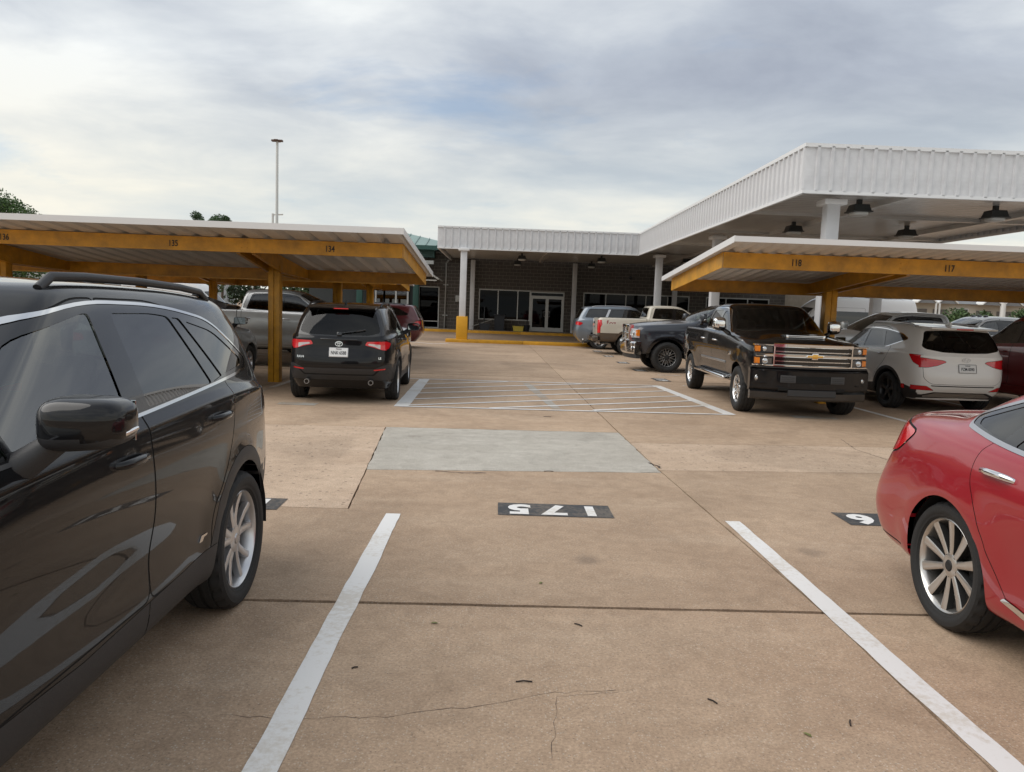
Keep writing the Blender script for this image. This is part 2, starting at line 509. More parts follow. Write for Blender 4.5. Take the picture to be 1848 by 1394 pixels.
slab_poly([(RJ(9.85), 9.85), (5.1, 10.15), (9.2, 10.5), (9.2, 19.2), (RJ(19), 19.0)], M_SLAB)
slab_poly([(-4.6, 10.3), (LJ(10.5), 10.48), (RJ(10.66), 10.66), (RJ(19), 19.0), (-4.6, 18.9)], M_SLAB)
for (x0, x1) in ((-26, -15), (-15, -4.6)):
    for (y0, y1) in ((J1(x0), 10.3), (10.3, 18.9)):
        slab_poly([(x0, y0), (x1, y0 if y0 > 5 else J1(x1)), (x1, y1), (x0, y1)], M_SLAB)
for (x0, x1) in ((9.2, 17), (17, 26)):
    for (y0, y1) in ((J1(x0), 10.5), (10.5, 19.2)):
        slab_poly([(x0, y0), (x1, y0 if y0 > 5 else J1(x1)), (x1, y1), (x0, y1)], M_SLAB)
ys = [19.0, 24.2, 29.4, 34.6, 39.3]
for y0, y1 in zip(ys, ys[1:]):
    for x0, x1 in ((-26, -15), (-15, -4.6), (-4.6, None), (None, 9.2), (9.2, 17), (17, 26)):
        a0 = RJ(y0) if x0 is None else x0; a1 = RJ(y0) if x1 is None else x1
        b0 = RJ(y1) if x0 is None else x0; b1 = RJ(y1) if x1 is None else x1
        slab_poly([(a0, y0), (a1, y0), (b1, y1), (b0, y1)], M_SLAB)
# hairline cracks and chipped joint edges: thin dark slivers in the surface
M_CRACK = pmat('crack_dark', (.07, .05, .038), .95)
def crack(pts, w=.003, seed=1):
    rnd = random.Random(seed)
    P = []
    for (a, b) in zip(pts, pts[1:]):
        n = max(2, int(math.hypot(b[0] - a[0], b[1] - a[1]) / .05))
        for k in range(n):
            t = k / n
            P.append((a[0] + (b[0] - a[0]) * t + rnd.uniform(-.008, .008), a[1] + (b[1] - a[1]) * t + rnd.uniform(-.010, .010)))
    V, F = [], []
    for i, p in enumerate(P):
        q = P[min(i + 1, len(P) - 1)]; o = P[max(i - 1, 0)]
        d = Vector((q[0] - o[0], q[1] - o[1])).normalized(); n = Vector((-d.y, d.x)) * w * rnd.uniform(.3, 1.0)
        V += [(p[0] + n.x, p[1] + n.y, .0012), (p[0] - n.x, p[1] - n.y, .0012)]
        if i: F.append((2 * i - 2, 2 * i - 1, 2 * i + 1, 2 * i))
    return obj('crack', py_mesh('crack', V, F, M_CRACK), None, lot)
crack([(-1.08, 2.99), (-.8, 2.97), (-.41, 3.01), (-.05, 3.11), (.29, 3.24), (.62, 3.29)], .0016, 3)
crack([(.25, 2.75), (.30, 3.2), (.7, 3.3)], .0012, 9)
crack([(4.88, 10.75), (4.70, 9.9), (4.78, 9.24), (5.2, 8.6)], .008, 4)
crack([(-.62, 7.74), (-.35, 7.70), (-.05, 7.74)], .018, 5)
crack([(1.72, 8.55), (1.80, 8.36), (1.78, 8.2)], .022, 6)

# ------------------------------------------------------------------ painted markings (each stripe or number is its own sheet)
def paintmat(name, col, wear, wcol=(.36, .27, .19)):
    m = bpy.data.materials.new(name); nt, N, L = nodes_of(m); p = N['Principled BSDF']
    geo = N.new('ShaderNodeNewGeometry')
    n = N.new('ShaderNodeTexNoise'); n.inputs['Scale'].default_value = 26; n.inputs['Detail'].default_value = 8; n.inputs['Roughness'].default_value = .7; L.new(geo.outputs['Position'], n.inputs['Vector'])
    n2 = N.new('ShaderNodeTexNoise'); n2.inputs['Scale'].default_value = 1.7; n2.inputs['Detail'].default_value = 4; L.new(geo.outputs['Position'], n2.inputs['Vector'])
    a = N.new('ShaderNodeMath'); a.operation = 'ADD'; L.new(n.outputs[0], a.inputs[0]); L.new(n2.outputs[0], a.inputs[1])
    r = N.new('ShaderNodeValToRGB'); r.color_ramp.elements[0].position = .5 - .1 + wear * .1; r.color_ramp.elements[1].position = .5 + wear * .1
    mr = N.new('ShaderNodeMath'); mr.operation = 'MULTIPLY'; mr.inputs[1].default_value = .5; L.new(a.outputs[0], mr.inputs[0]); L.new(mr.outputs[0], r.inputs[0])
    mx = N.new('ShaderNodeMix'); mx.data_type = 'RGBA'; L.new(r.outputs[0], mx.inputs[0]); mx.inputs[6].default_value = (*wcol, 1); mx.inputs[7].default_value = (*col, 1)
    L.new(mx.outputs[2], p.inputs['Base Color']); p.inputs['Roughness'].default_value = .7
    MATS[name] = m; return m
M_LINE = paintmat('white_road_paint', (.76, .75, .73), .0, (.64, .60, .54))
M_LINE_W = paintmat('worn_road_paint', (.66, .62, .56), .55)
M_GREYP = paintmat('greyed_road_paint', (.40, .38, .34), .4)
M_BOXP = paintmat('black_road_paint', (.042, .043, .046), .25, (.13, .11, .09))
stripe_n = 0
def stripe(a, b, w, mat=None, z=.004, jag=.004, name='painted_line'):
    a, b = Vector(a), Vector(b); d = (b - a); Ln = d.length; d.normalize(); n = Vector((-d.y, d.x))
    k = max(2, int(Ln / .12)); V, F = [], []
    rnd = random.Random(int(abs(a.x * 1000 + a.y * 77)))
    o1 = o2 = 0
    for i in range(k + 1):
        o1 = o1 * .7 + rnd.uniform(-jag, jag); o2 = o2 * .7 + rnd.uniform(-jag, jag)
        p = a + d * (Ln * i / k)
        V += [(*(p + n * (w / 2 + o1)), z), (*(p - n * (w / 2 + o2)), z)]
        if i: F.append((2 * i - 2, 2 * i - 1, 2 * i + 1, 2 * i))
    return obj(name, py_mesh(name, V, F, mat or M_LINE), None, lot)
for x0, x1 in (((-.80, 1.2), (-.815, 6.08)), ((2.02, 1.0), (1.955, 6.17)), ((-3.55, 1.0), (-3.58, 6.0)), ((4.82, 1.0), (4.75, 6.25)), ((7.6, 1.0), (7.5, 6.3))):
    stripe(x0, x1, .125)
# hatched box between the carports
H1, H2, H3, H4 = (-1.62, 12.66), (4.03, 13.02), (3.72, 17.86), (-1.72, 17.52)
stripe((H1[0] + .02, H1[1]), (H4[0] + .02, H4[1]), .24); stripe((H2[0] - .05, H2[1]), (H3[0] - .05, H3[1]), .20)
stripe(H1, H2, .10, z=.008); stripe(H4, H3, .10, z=.008)
stripe((-2.1, 17.55), (-1.7, 17.52), .085)
for a, b in (((-1.51, 12.85), (3.73, 15.75)), ((-1.51, 13.73), (3.69, 16.73)), ((-1.55, 14.67), (3.62, 17.60)), ((-1.57, 15.52), (1.9, 17.65)), ((-1.61, 16.42), (.2, 17.58)), ((-.14, 12.83), (3.81, 14.95)), ((1.62, 13.0), (3.86, 14.19))):
    stripe(a, b, .10, z=.006)
stripe((1.0, 13.0), (.62, 17.4), .16, M_GREYP, z=.003)
stripe((-4.37, 13.3), (-4.34, 18.2), .11, M_LINE_W); stripe((6.98, 12.4), (6.80, 17.5), .12)
for a in (9.75, 12.5):
    stripe((a, 12.4), (a - .1, 17.5), .12)
stripe((-7.1, 13.3), (-7.1, 18.2), .11, M_LINE_W); stripe((-9.9, 13.3), (-9.9, 18.2), .11, M_LINE_W)
for y in (18.1, 21.05, 24.05, 27.0, 30.0, 33.0, 36.0):
    stripe((4.35, y), (9.6, y), .11, M_LINE_W)
for y in (20.6, 23.5, 26.3, 29.2, 32.0):
    stripe((-8.4, y), (-2.9, y + .05), .11, M_LINE_W)
stripe((-4.6, 35.6), (-2.9, 33.9), .11); stripe((-2.9, 33.9), (-2.35, 35.0), .11)
# greyed-out old numbers
for (x, y, w, d) in ((-3.28, 12.57, .62, .32), (5.42, 13.03, .75, .30)):
    stripe((x - w / 2, y), (x + w / 2, y), d, M_GREYP, jag=.012, name='painted_out_number')
def number_box(txt, x, y, w, d, rz, tw=.30, size=.40, sx=1.0):
    bx_ = obj('number_panel', py_mesh('number_panel', [(-w / 2, -d / 2, 0), (w / 2, -d / 2, 0), (w / 2, d / 2, 0), (-w / 2, d / 2, 0)], [(0, 1, 2, 3)], M_BOXP), None, lot, (x, y, .004), (0, 0, rz))
    n = len(txt)
    for i, ch in enumerate(txt):
        obj('painted_digit', text_mesh(ch, size, M_LINE, 0, sx=sx, bold=.018), None, bx_, ((i - (n - 1) / 2) * tw, 0, .004))
    return bx_
number_box('175', .505, 6.345, .955, .395, math.pi + .004)
number_box('174', -2.22, 6.26, .93, .36, math.pi + .012)
number_box('176', 3.42, 6.37, .955, .395, math.pi + .004)
for i, y in enumerate((19.5, 22.55, 25.7, 29.2, 32.6)):
    number_box(str(119 + i), 4.12, y, .80, .38, -math.pi / 2, .24, .32)

# ------------------------------------------------------------------ carports
def M_yellow(): return pmat('yellow_steel_paint', (.62, .30, .018), .42, var=(3.2, .38))
def M_white_metal(): return pmat('white_sheet_metal', (.66, .66, .65), .42, var=(1.1, .10))
def M_trimw(): return pmat('white_trim', (.72, .72, .72), .4)
def sheet_profile(pitch, rib, h):
    return [(-pitch / 2, 0), (-rib * .5 - rib * .35 + pitch * 0, 0)]
def carport(name, x0, x1, yf, yr, zf, zr, posts, numbers, pitch, label, ymid, beam_h=.25, group='carports over the parking stalls', flip=False, post_w=.23, detail=True):
    """roof of ribbed sheets on two lengthwise channels carried by sloping arms on a row of single posts.
    front beam at yf (z top zf), rear beam at yr (z top zr)."""
    root = empty(name, (0, ymid, 0)); tag(root, label, 'carport', group)
    Y = M_yellow()
    def loc(y): return y - ymid
    sl = (zr - zf) / (yr - yf)
    for y, z, nm in ((yf, zf, 'front_beam'), (yr, zr, 'rear_beam')):
        bm = bmesh.new()
        s = 1 if y == yf else -1
        add_box(bm, x0, x1, loc(y) - .006, loc(y) + .006, z - beam_h, z)
        add_box(bm, x0, x1, loc(y) + (.006 if s > 0 else -.075), loc(y) + (.075 if s > 0 else -.006), z - beam_h, z - beam_h + .008)
        add_box(bm, x0, x1, loc(y) + (.006 if s > 0 else -.075), loc(y) + (.075 if s > 0 else -.006), z - .008, z)
        b = obj(nm, bm_mesh(nm, bm, Y), None, root)
        if y == yf:
            for t, xx in numbers:
                obj('stall_number', text_mesh(t, .15, pmat('black_stencil', (.02, .02, .02), .6), .0, sx=.78, bold=.003), None, b, (xx, loc(y) - .012, z - beam_h * .55), (math.pi / 2, 0, 0))
            if detail:
                for px in posts:
                    for dx in (-.05, .05):
                        for dz in (.08, .17):
                            bm = bmesh.new(); superquad(bm, (0, 0, 0), (.012, .008, .012), 2, 3)
                            obj('bolt', bm_mesh('bolt', bm, Y, 3.2), None, b, (px + dx, loc(y) - .008, z - dz))
    for xx in (x0, x1):
        bm = bmesh.new()
        o = -.006 if xx == x0 else .006
        add_prism(bm, [(loc(yf), zf - beam_h), (loc(yr), zr - beam_h), (loc(yr), zr), (loc(yf), zf)], 'x', xx + o * 1.2, xx + o * 2.6)
        obj('end_channel', bm_mesh('end_channel', bm, Y), None, root)
    for px in posts:
        for s in (-1, 1):
            bm = bmesh.new()
            add_prism(bm, [(loc(yf) + .08, zf - beam_h * 1.0 - .02), (loc(ymid), (zf + zr) / 2 - beam_h - .10), (loc(yr) - .08, zr - beam_h * .9), (loc(yr) - .08, zr - .015), (loc(yf) + .08, zf - .015)], 'x', px + s * .10, px + s * .106)
            add_prism(bm, [(loc(yf) + .08, zf - beam_h - .02), (loc(ymid), (zf + zr) / 2 - beam_h - .10), (loc(ymid), (zf + zr) / 2 - beam_h - .092), (loc(yf) + .08, zf - beam_h - .012)], 'x', px + s * .10, px + s * .17)
            add_prism(bm, [(loc(ymid), (zf + zr) / 2 - beam_h - .10), (loc(yr) - .08, zr - beam_h * .9), (loc(yr) - .08, zr - beam_h * .9 + .008), (loc(ymid), (zf + zr) / 2 - beam_h - .092)], 'x', px + s * .10, px + s * .17)
            obj('arm', bm_mesh('arm', bm, Y), None, root)
        bm = bmesh.new()
        for s in (-1, 1):
            add_box(bm, px + (.004 if s > 0 else -post_w / 2), px + (post_w / 2 if s > 0 else -.004), -.11, .11, -.02, (zf + zr) / 2 - beam_h + .05, .008)
        obj('post', bm_mesh('post', bm, Y, .6), None, root)
    # roof sheets: a flat pan with a raised rib at each joint, laid from front edge to rear edge
    of, orr = 1.0, .42
    if yr < yf: of, orr = -1.0, -.42
    zt = lambda y: zf + sl * (y - yf) + .012
    n = int(round((x1 - x0 + .24) / pitch)); pitch = (x1 - x0 + .24) / n
    rb, rh = min(.085, pitch * .30), min(.080, pitch * .26)
    prof = [(-pitch / 2, rh), (-pitch / 2 + rb * .35, rh), (-pitch / 2 + rb, 0), (pitch / 2 - rb, 0), (pitch / 2 - rb * .35, rh), (pitch / 2 - .001, rh)]
    V, F = [], []
    for y in (yf - of, yr + orr):
        for t in (0, .003):
            V += [(a, loc(y), zt(y) + b + t) for a, b in prof]
    k = len(prof)
    for i in range(k - 1):
        F.append((i, i + 1, 2 * k + i + 1, 2 * k + i)); F.append((k + i, 3 * k + i, 3 * k + i + 1, k + i + 1))
        F.append((i, k + i, k + i + 1, i + 1))
    sm = py_mesh('roof_sheet', V, F, M_white_metal())
    for i in range(n):
        obj('roof_sheet', sm, None, root, (x0 - .12 + pitch * (i + .5), 0, 0))
    # bright edge trim
    for nm, y, zz in (('front_trim', yf - of, zt(yf - of)), ('rear_trim', yr + orr, zt(yr + orr))):
        bm = bmesh.new(); add_box(bm, x0 - .14, x1 + .14, loc(y) - .012, loc(y) + .012, zz - .012, zz + rh + .012)
        obj('edge_trim', bm_mesh('edge_trim', bm, M_trimw()), None, root)
    for xx in (x0 - .13, x1 + .13):
        bm = bmesh.new(); add_prism(bm, [(loc(yf - of), zt(yf - of) - .02), (loc(yr + orr), zt(yr + orr) - .02), (loc(yr + orr), zt(yr + orr) + rh + .018), (loc(yf - of), zt(yf - of) + rh + .018)], 'x', xx - .006, xx + .006)
        obj('edge_trim', bm_mesh('edge_trim', bm, M_trimw()), None, root)
    return root
carport('carport', -15.4, -1.80, 14.0, 18.2, 2.75, 2.40, (-4.62, -10.1), (('134', -3.1), ('135', -5.88), ('136', -8.86)), .42, 'yellow steel carport marked 134 to 136 over the black crossover', 15.9)
carport('carport', 3.57, 17.0, 12.6, 16.3, 2.71, 2.42, (6.52, 12.0), (('118', 4.76), ('117', 7.27), ('116', 9.9)), .23, 'yellow steel carport marked 118 and 117 over the black pickup', 15.35)
carport('carport', -15.4, -2.75, 23.9, 19.9, 2.72, 2.42, (-4.62, -10.1), (), .42, 'second yellow steel carport behind the one marked 134', 21.9, detail=False)
carport('carport', -15.4, -3.5, 25.3, 29.3, 2.72, 2.42, (-4.62, -10.1), (), .42, 'third and farthest yellow steel carport, behind the silver pickup', 27.3, detail=False)

# ------------------------------------------------------------------ white canopy
def M_canopy(): return pmat('canopy_white_panel', (.70, .70, .71), .38, var=(1.4, .20))
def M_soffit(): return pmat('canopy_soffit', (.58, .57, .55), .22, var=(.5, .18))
can = empty('entrance_canopy', (6.4, 36.6, 0)); tag(can, 'white L-shaped flat canopy with ribbed metal fascia on square columns', 'canopy')
ZB, ZT = 4.40, 5.35
XL, XS, XR, YN, YFc, YW = -3.05, 6.38, 14.6, 16.75, 36.6, 46.0
def cloc(x, y, z=0): return (x - 6.4, y - 36.6, z)
bm = bmesh.new()
add_prism(bm, [cloc(*p)[:2] for p in ((XL + .1, YFc + .1), (XS + .1, YFc + .1), (XS + .1, YN + .1), (XR - .1, YN + .1), (XR - .1, YW), (XL + .1, YW))], 'z', ZB + .16, ZT - .12)
obj('roof_deck', bm_mesh('roof_deck', bm, M_canopy()), None, can)
# ribbed soffit planks, one object each
def soffit(x0, x1, y0, y1, wdt=.30):
    n = int((y1 - y0) / wdt)
    V = [(x0 - 6.4, 0, 0), (x1 - 6.4, 0, 0), (x1 - 6.4, wdt - .035, 0), (x0 - 6.4, wdt - .035, 0), (x1 - 6.4, wdt - .02, .03), (x0 - 6.4, wdt - .02, .03), (x1 - 6.4, wdt, .0), (x0 - 6.4, wdt, .0)]
    me = py_mesh('soffit_plank', V, [(0, 3, 2, 1), (3, 5, 4, 2), (5, 7, 6, 4)], M_soffit())
    for i in range(n + 1):
        obj('soffit_plank', me, None, can, (0, y0 - 36.6 + i * wdt, ZB + .10))
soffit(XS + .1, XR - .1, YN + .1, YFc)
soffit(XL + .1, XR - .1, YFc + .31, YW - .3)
def fascia(ax, ay, bx, by, pitch=.30):
    d = Vector((bx - ax, by - ay)); Ln = d.length; n = int(round(Ln / pitch)); p = Ln / n
    w = p; rb = .06
    pr = [(0, 0), (w - rb * 1.6, 0), (w - rb * 1.3, .045), (w - rb * .3, .045), (w - .0005, 0)]
    V = [(a, -b, ZB) for a, b in pr] + [(a, -b, ZT) for a, b in pr]
    k = len(pr)
    me = py_mesh('fascia_panel', V, [(i, i + 1, k + i + 1, k + i) for i in range(k - 1)], M_canopy())
    ang = math.atan2(d.y, d.x)
    for i in range(n):
        q = Vector((ax, ay)) + d.normalized() * p * i
        obj('fascia_panel', me, None, can, cloc(q.x, q.y), (0, 0, ang))
    for z0, z1, o in ((ZT - .03, ZT + .05, .045), (ZB - .05, ZB + .02, .045)):
        bm = bmesh.new(); add_box(bm, -.04, Ln + .04, -o, .03, z0, z1)
        obj('fascia_trim', bm_mesh('fascia_trim', bm, M_trimw()), None, can, cloc(ax, ay), (0, 0, ang))
fascia(XL, YFc, XS, YFc, .34); fascia(XS, YFc, XS, YN, .30); fascia(XS, YN, XR, YN, .30)
fascia(XL, YW, XL, YFc, .34); fascia(XR, YN, XR, 30, .3)
bm = bmesh.new(); add_box(bm, *[a - b for a, b in ((XR, 6.4), (XR + .05, 6.4))], 30 - 36.6, YW - 36.6, ZB - .05, ZT); obj('fascia_trim', bm_mesh('fascia_trim', bm, M_trimw()), None, can)
# purlins under the soffit, gutter beams
for y in (21, 26, 31):
    bm = bmesh.new(); add_box(bm, XS + .15 - 6.4, XR - .15 - 6.4, y - .09 - 36.6, y + .09 - 36.6, ZB + .02, ZB + .12); obj('soffit_batten', bm_mesh('soffit_batten', bm, M_soffit()), None, can)
for x in (2.2, 8.9, 12.9):
    bm = bmesh.new(); add_box(bm, x - .10 - 6.4, x + .10 - 6.4, (YFc if x < 6 else YN) + .2 - 36.6, YW - .1 - 36.6, ZB - .02, ZB + .10); obj('soffit_batten', bm_mesh('soffit_batten', bm, M_soffit()), None, can)
def column(x, y, w=.30, base=0.0, cap=True, wrap=False):
    bm = bmesh.new(); add_box(bm, x - w / 2 - 6.4, x + w / 2 - 6.4, y - w / 2 - 36.6, y + w / 2 - 36.6, base - .03, ZB + .02, .02, 2)
    c = obj('column', bm_mesh('column', bm, pmat('column_white', (.62, .62, .63), .5, var=(1.5, .12)), .6), None, can)
    if cap:
        bm = bmesh.new(); add_box(bm, x - w * .85 - 6.4, x + w * .85 - 6.4, y - w * .85 - 36.6, y + w * .85 - 36.6, ZB - .14, ZB - .02, .015, 2)
        obj('column_cap', bm_mesh('column_cap', bm, M_trimw(), .6), None, c)
    return c
for (x, y) in ((7.42, 17.75), (7.30, 26.6), (7.27, 36.2), (12.9, 17.9), (12.9, 26.6)):
    column(x, y)
column(-1.83, 36.45)
for x in (-1.75, 4.25, 10.2):
    column(x, 45.75, .26, .33, cap=False)
# orange sleeve round the foot of the front column
bm = bmesh.new(); add_box(bm, -.26, .26, -.26, .26, .13, 1.22, .03, 2)
tag(obj('bollard_sleeve', bm_mesh('bollard_sleeve', bm, pmat('orange_yellow_paint', (.72, .36, .015), .5, var=(2, .12)), .6), None, None, (-1.83, 36.45, 0)), 'orange yellow square sleeve round the foot of the white column', 'bollard')
# ceiling lamps
def canopy_light(x, y, label):
    r = empty('canopy_light', (x, y, ZB)); tag(r, label, 'ceiling light', 'lights under the white canopy')
    dk = pmat('lamp_housing_dark', (.025, .028, .028), .5)
    bm = bmesh.new()
    for (a, za), (b, zb) in (((.17, -.02), (.21, -.17)),):
        q = [bm.verts.new((sx * a, sy * a, za)) for sx, sy in ((-1, -1), (1, -1), (1, 1), (-1, 1))] + [bm.verts.new((sx * b, sy * b, zb)) for sx, sy in ((-1, -1), (1, -1), (1, 1), (-1, 1))]
        bm.faces.new(q[3::-1]); bm.faces.new(q[4:])
        for i in range(4): bm.faces.new((q[i], q[(i + 1) % 4], q[4 + (i + 1) % 4], q[4 + i]))
    bmesh.ops.recalc_face_normals(bm, faces=bm.faces)
    add_box(bm, -.24, .24, -.24, .24, -.20, -.17, .008); add_box(bm, -.05, .05, -.05, .05, -.04, .12)
    obj('lamp_housing', bm_mesh('lamp_housing', bm, dk), None, r)
    bm = bmesh.new(); superquad(bm, (0, 0, -.22), (.19, .19, .06), 3.5, 6)
    obj('lamp_lens', bm_mesh('lamp_lens', bm, pmat('lamp_lens_white', (.55, .55, .53), .3), 3.2), None, r)
for x, y, l in ((8.3, 18.3, 'dark box light under the near canopy, just right of its white column'), (11.6, 18.4, 'dark box light under the near canopy at the right edge of the photo'), (8.5, 22.9, 'dark box light under the canopy left of the near white column'), (11.8, 22.8, 'dark box light under the canopy low behind the carport roof edge'),
                (9.0, 38.0, 'dark box light under the canopy above the carport roof corner'), (.96, 40.0, 'dark box light under the far canopy, nearer one above the windows'), (.84, 44.9, 'dark box light under the far canopy, close to the block wall above the windows'), (5.0, 39.6, 'dark box light under the far canopy, nearer one above the grey crossover'), (5.05, 44.4, 'dark box light under the far canopy, close to the wall above the grey crossover')):
    canopy_light(x, y, l)
# ------------------------------------------------------------------ kerbs
def kerb(name, x0, x1, y0, y1, h, label, step=3.05):
    r = empty(name, ((x0 + x1) / 2, y0, 0)); tag(r, label, 'kerb')
    ym = pmat('kerb_yellow_paint', (.62, .31, .015), .6, var=(2.5, .25), bump=(30, .2))
    n = max(1, int((x1 - x0) / step)); w = (x1 - x0) / n
    for i in range(n):
        bm = bmesh.new(); add_box(bm, x0 + i * w + .006 - (x0 + x1) / 2, x0 + (i + 1) * w - .006 - (x0 + x1) / 2, 0, y1 - y0, -.03, h, .025, 2)
        obj('kerb_stone', bm_mesh('kerb_stone', bm, ym, .6), None, r)
kerb('island_kerb', -2.58, 4.7, 36.15, 36.75, .15, 'yellow painted kerb of the narrow island beside the orange sleeve')
kerb('walk_kerb', -9.0, 18.0, 44.0, 44.25, .35, 'long yellow painted kerb along the walk at the block wall')
bm = bmesh.new(); add_box(bm, -9, 18, 44.25, 47.5, -.03, .345); struct(obj('walkway', bm_mesh('walkway', bm, M_WALK)))
bm = bmesh.new(); add_prism(bm, [(36.9, -.03), (36.9, .003), (44.0, .20), (44.0, -.03)], 'x', -26, 26); struct(obj('drive_lane', bm_mesh('drive_lane', bm, concrete('drive_concrete', (.36, .26, .19), (.26, .19, .13), (.42, .32, .24)))))
# ------------------------------------------------------------------ block building with shop-front glazing
bld = empty('block_building', (2, 46.2, 0)); tag(bld, 'low building of dark grey concrete blocks with white framed windows', 'building')
def bl(x, y, z=0): return (x - 2, y - 46.2, z)
WX0, WX1, WY, WZ0, WZ1 = -5.05, 17.6, 46.2, .345, 4.75
wins = [(-1.36, 1.70, .96, 2.76), (4.86, 11.2, 1.2, 2.76), (12.2, 16.0, 1.2, 2.76)]
door = (1.70, 3.72, .345, 2.70)
green_win = (-4.95, -3.72, .345, 2.80)
holes = wins + [door, green_win]
M_BLOCK = pmat('dark_concrete_block', (.105, .092, .080), .9, var=(3, .35), bump=(60, .3))
M_MORTAR = pmat('block_mortar', (.27, .24, .21), .95)
bm = bmesh.new()
xs = sorted({WX0, WX1} | {h[0] for h in holes} | {h[1] for h in holes}); zs = sorted({WZ0, WZ1} | {h[2] for h in holes} | {h[3] for h in holes})
for a, b in zip(xs, xs[1:]):
    for c, d in zip(zs, zs[1:]):
        mx, mz = (a + b) / 2, (c + d) / 2
        if not any(h[0] < mx < h[1] and h[2] < mz < h[3] for h in holes):
            add_box(bm, a - 2, b - 2, 0.012, .35, c, d)
obj('wall', bm_mesh('wall', bm, M_MORTAR), None, bld)
blocks = []
bw, bh = .406, .203
row = 0
z = WZ0
while z < WZ1 - .05:
    x = WX0 - (bw / 2 if row % 2 else 0)
    while x < WX1:
        a, b, c, d = max(x, WX0), min(x + bw, WX1), z, min(z + bh, WZ1)
        segs = [(a, b)]
        for h in holes:
            if h[2] < (c + d) / 2 < h[3]:
                ns = []
                for (p, q) in segs:
                    if h[1] <= p or h[0] >= q: ns.append((p, q)); continue
                    if p < h[0]: ns.append((p, h[0]))
                    if q > h[1]: ns.append((h[1], q))
                segs = ns
        for (p, q) in segs:
            if q - p > .05: blocks.append((p, q, c, d))
        x += bw
    z += bh; row += 1
# the 300 blocks best seen from the lot are parts of their own
blocks.sort(key=lambda t: (abs((t[0] + t[1]) / 2 - .6) if t[2] < 3.9 else 99))
def block_geo(bm, p, q, c, d):
    g = .009; add_box(bm, p + g - 2, q - g - 2, 0 + random.uniform(-.002, .002), .05, c + g, d - g)
bmesh_cache = {}
for (p, q, c, d) in blocks[:300]:
    k = round(q - p, 3)
    if k not in bmesh_cache:
        b_ = bmesh.new(); add_box(b_, -k / 2 + .009, k / 2 - .009, 0, .05, .009, bh - .009); bmesh_cache[k] = bm_mesh('concrete_block', b_, M_BLOCK)
    obj('concrete_block', bmesh_cache[k], None, bld, ((p + q) / 2 - 2, random.uniform(-.003, .002), c))
bm = bmesh.new()
for t in blocks[300:]: block_geo(bm, *t)
o = obj('outer_blocks', bm_mesh('outer_blocks', bm, M_BLOCK), None, bld); o['kind'] = 'stuff'
M_FRAME = pmat('storefront_frame_pale', (.46, .46, .44), .4, .3)
M_PANE = glassmat('storefront_glass', (.05, .06, .06), 1.22)
M_ROOM = pmat('dark_room', (.03, .032, .032), .9)
def storefront(x0, x1, z0, z1, mull, name='window', rails=()):
    fr = bmesh.new(); t = .055
    add_box(fr, x0 - 2, x1 - 2, -.03, .09, z0, z0 + t); add_box(fr, x0 - 2, x1 - 2, -.03, .09, z1 - t, z1)
    for x in [x0 + t / 2] + list(mull) + [x1 - t / 2]:
        add_box(fr, x - t / 2 - 2, x + t / 2 - 2, -.032, .088, z0 + t * .5, z1 - t * .5)
    for r in rails:
        add_box(fr, x0 - 2, x1 - 2, -.028, .085, r - t / 2, r + t / 2)
    f = obj(name, bm_mesh(name, fr, M_FRAME), None, bld)
    e = [x0] + list(mull) + [x1]
    for a, b in zip(e, e[1:]):
        zz = [z0] + list(rails) + [z1]
        for c, d in zip(zz, zz[1:]):
            b_ = bmesh.new(); add_box(b_, a + .02 - 2, b - .02 - 2, .02, .026, c + .02, d - .02)
            obj('pane', bm_mesh('pane', b_, M_PANE), None, f)
    return f
storefront(*wins[0], (-.22, .95)); storefront(*wins[1], (6.2, 7.4, 8.6, 9.9)); storefront(*wins[2], (13.4, 14.7))
storefront(*green_win, (), 'window', (.75,))
storefront(door[0], door[1], 2.42, door[3], (), 'transom')
for i in (0, 1):
    x0 = door[0] + .06 + i * .95; x1 = x0 + .95
    bm = bmesh.new()
    for a, b, c, d in ((x0, x0 + .09, .36, 2.42), (x1 - .09, x1, .36, 2.42), (x0 + .09, x1 - .09, .36, .60), (x0 + .09, x1 - .09, 2.30, 2.42)):
        add_box(bm, a - 2, b - 2, -.01, .05, c, d)
    dr = obj('door', bm_mesh('door', bm, M_FRAME), None, bld)
    bm = bmesh.new(); add_box(bm, x0 + .08 - 2, x1 - .08 - 2, .015, .022, .58, 2.32); obj('pane', bm_mesh('pane', bm, M_PANE), None, dr)
    hx = x1 - .13 if i == 0 else x0 + .13
    s = -1 if i == 0 else 1
    obj('door_handle', tube_mesh('door_handle', [(hx - 2 - s * .08, -.01, 1.25), (hx - 2 - s * .08, -.07, 1.25), (hx + s * .05 - 2, -.07, 1.25), (hx + s * .05 - 2, -.07, 1.55), (hx - 2 - s * .08, -.07, 1.55), (hx - 2 - s * .08, -.01, 1.55)], .014, M_FRAME), None, dr)
for x in (door[0] + .03, door[1] - .03):
    bm = bmesh.new(); add_box(bm, x - .03 - 2, x + .03 - 2, -.03, .09, .35, 2.43); obj('door_frame', bm_mesh('door_frame', bm, M_FRAME), None, bld)
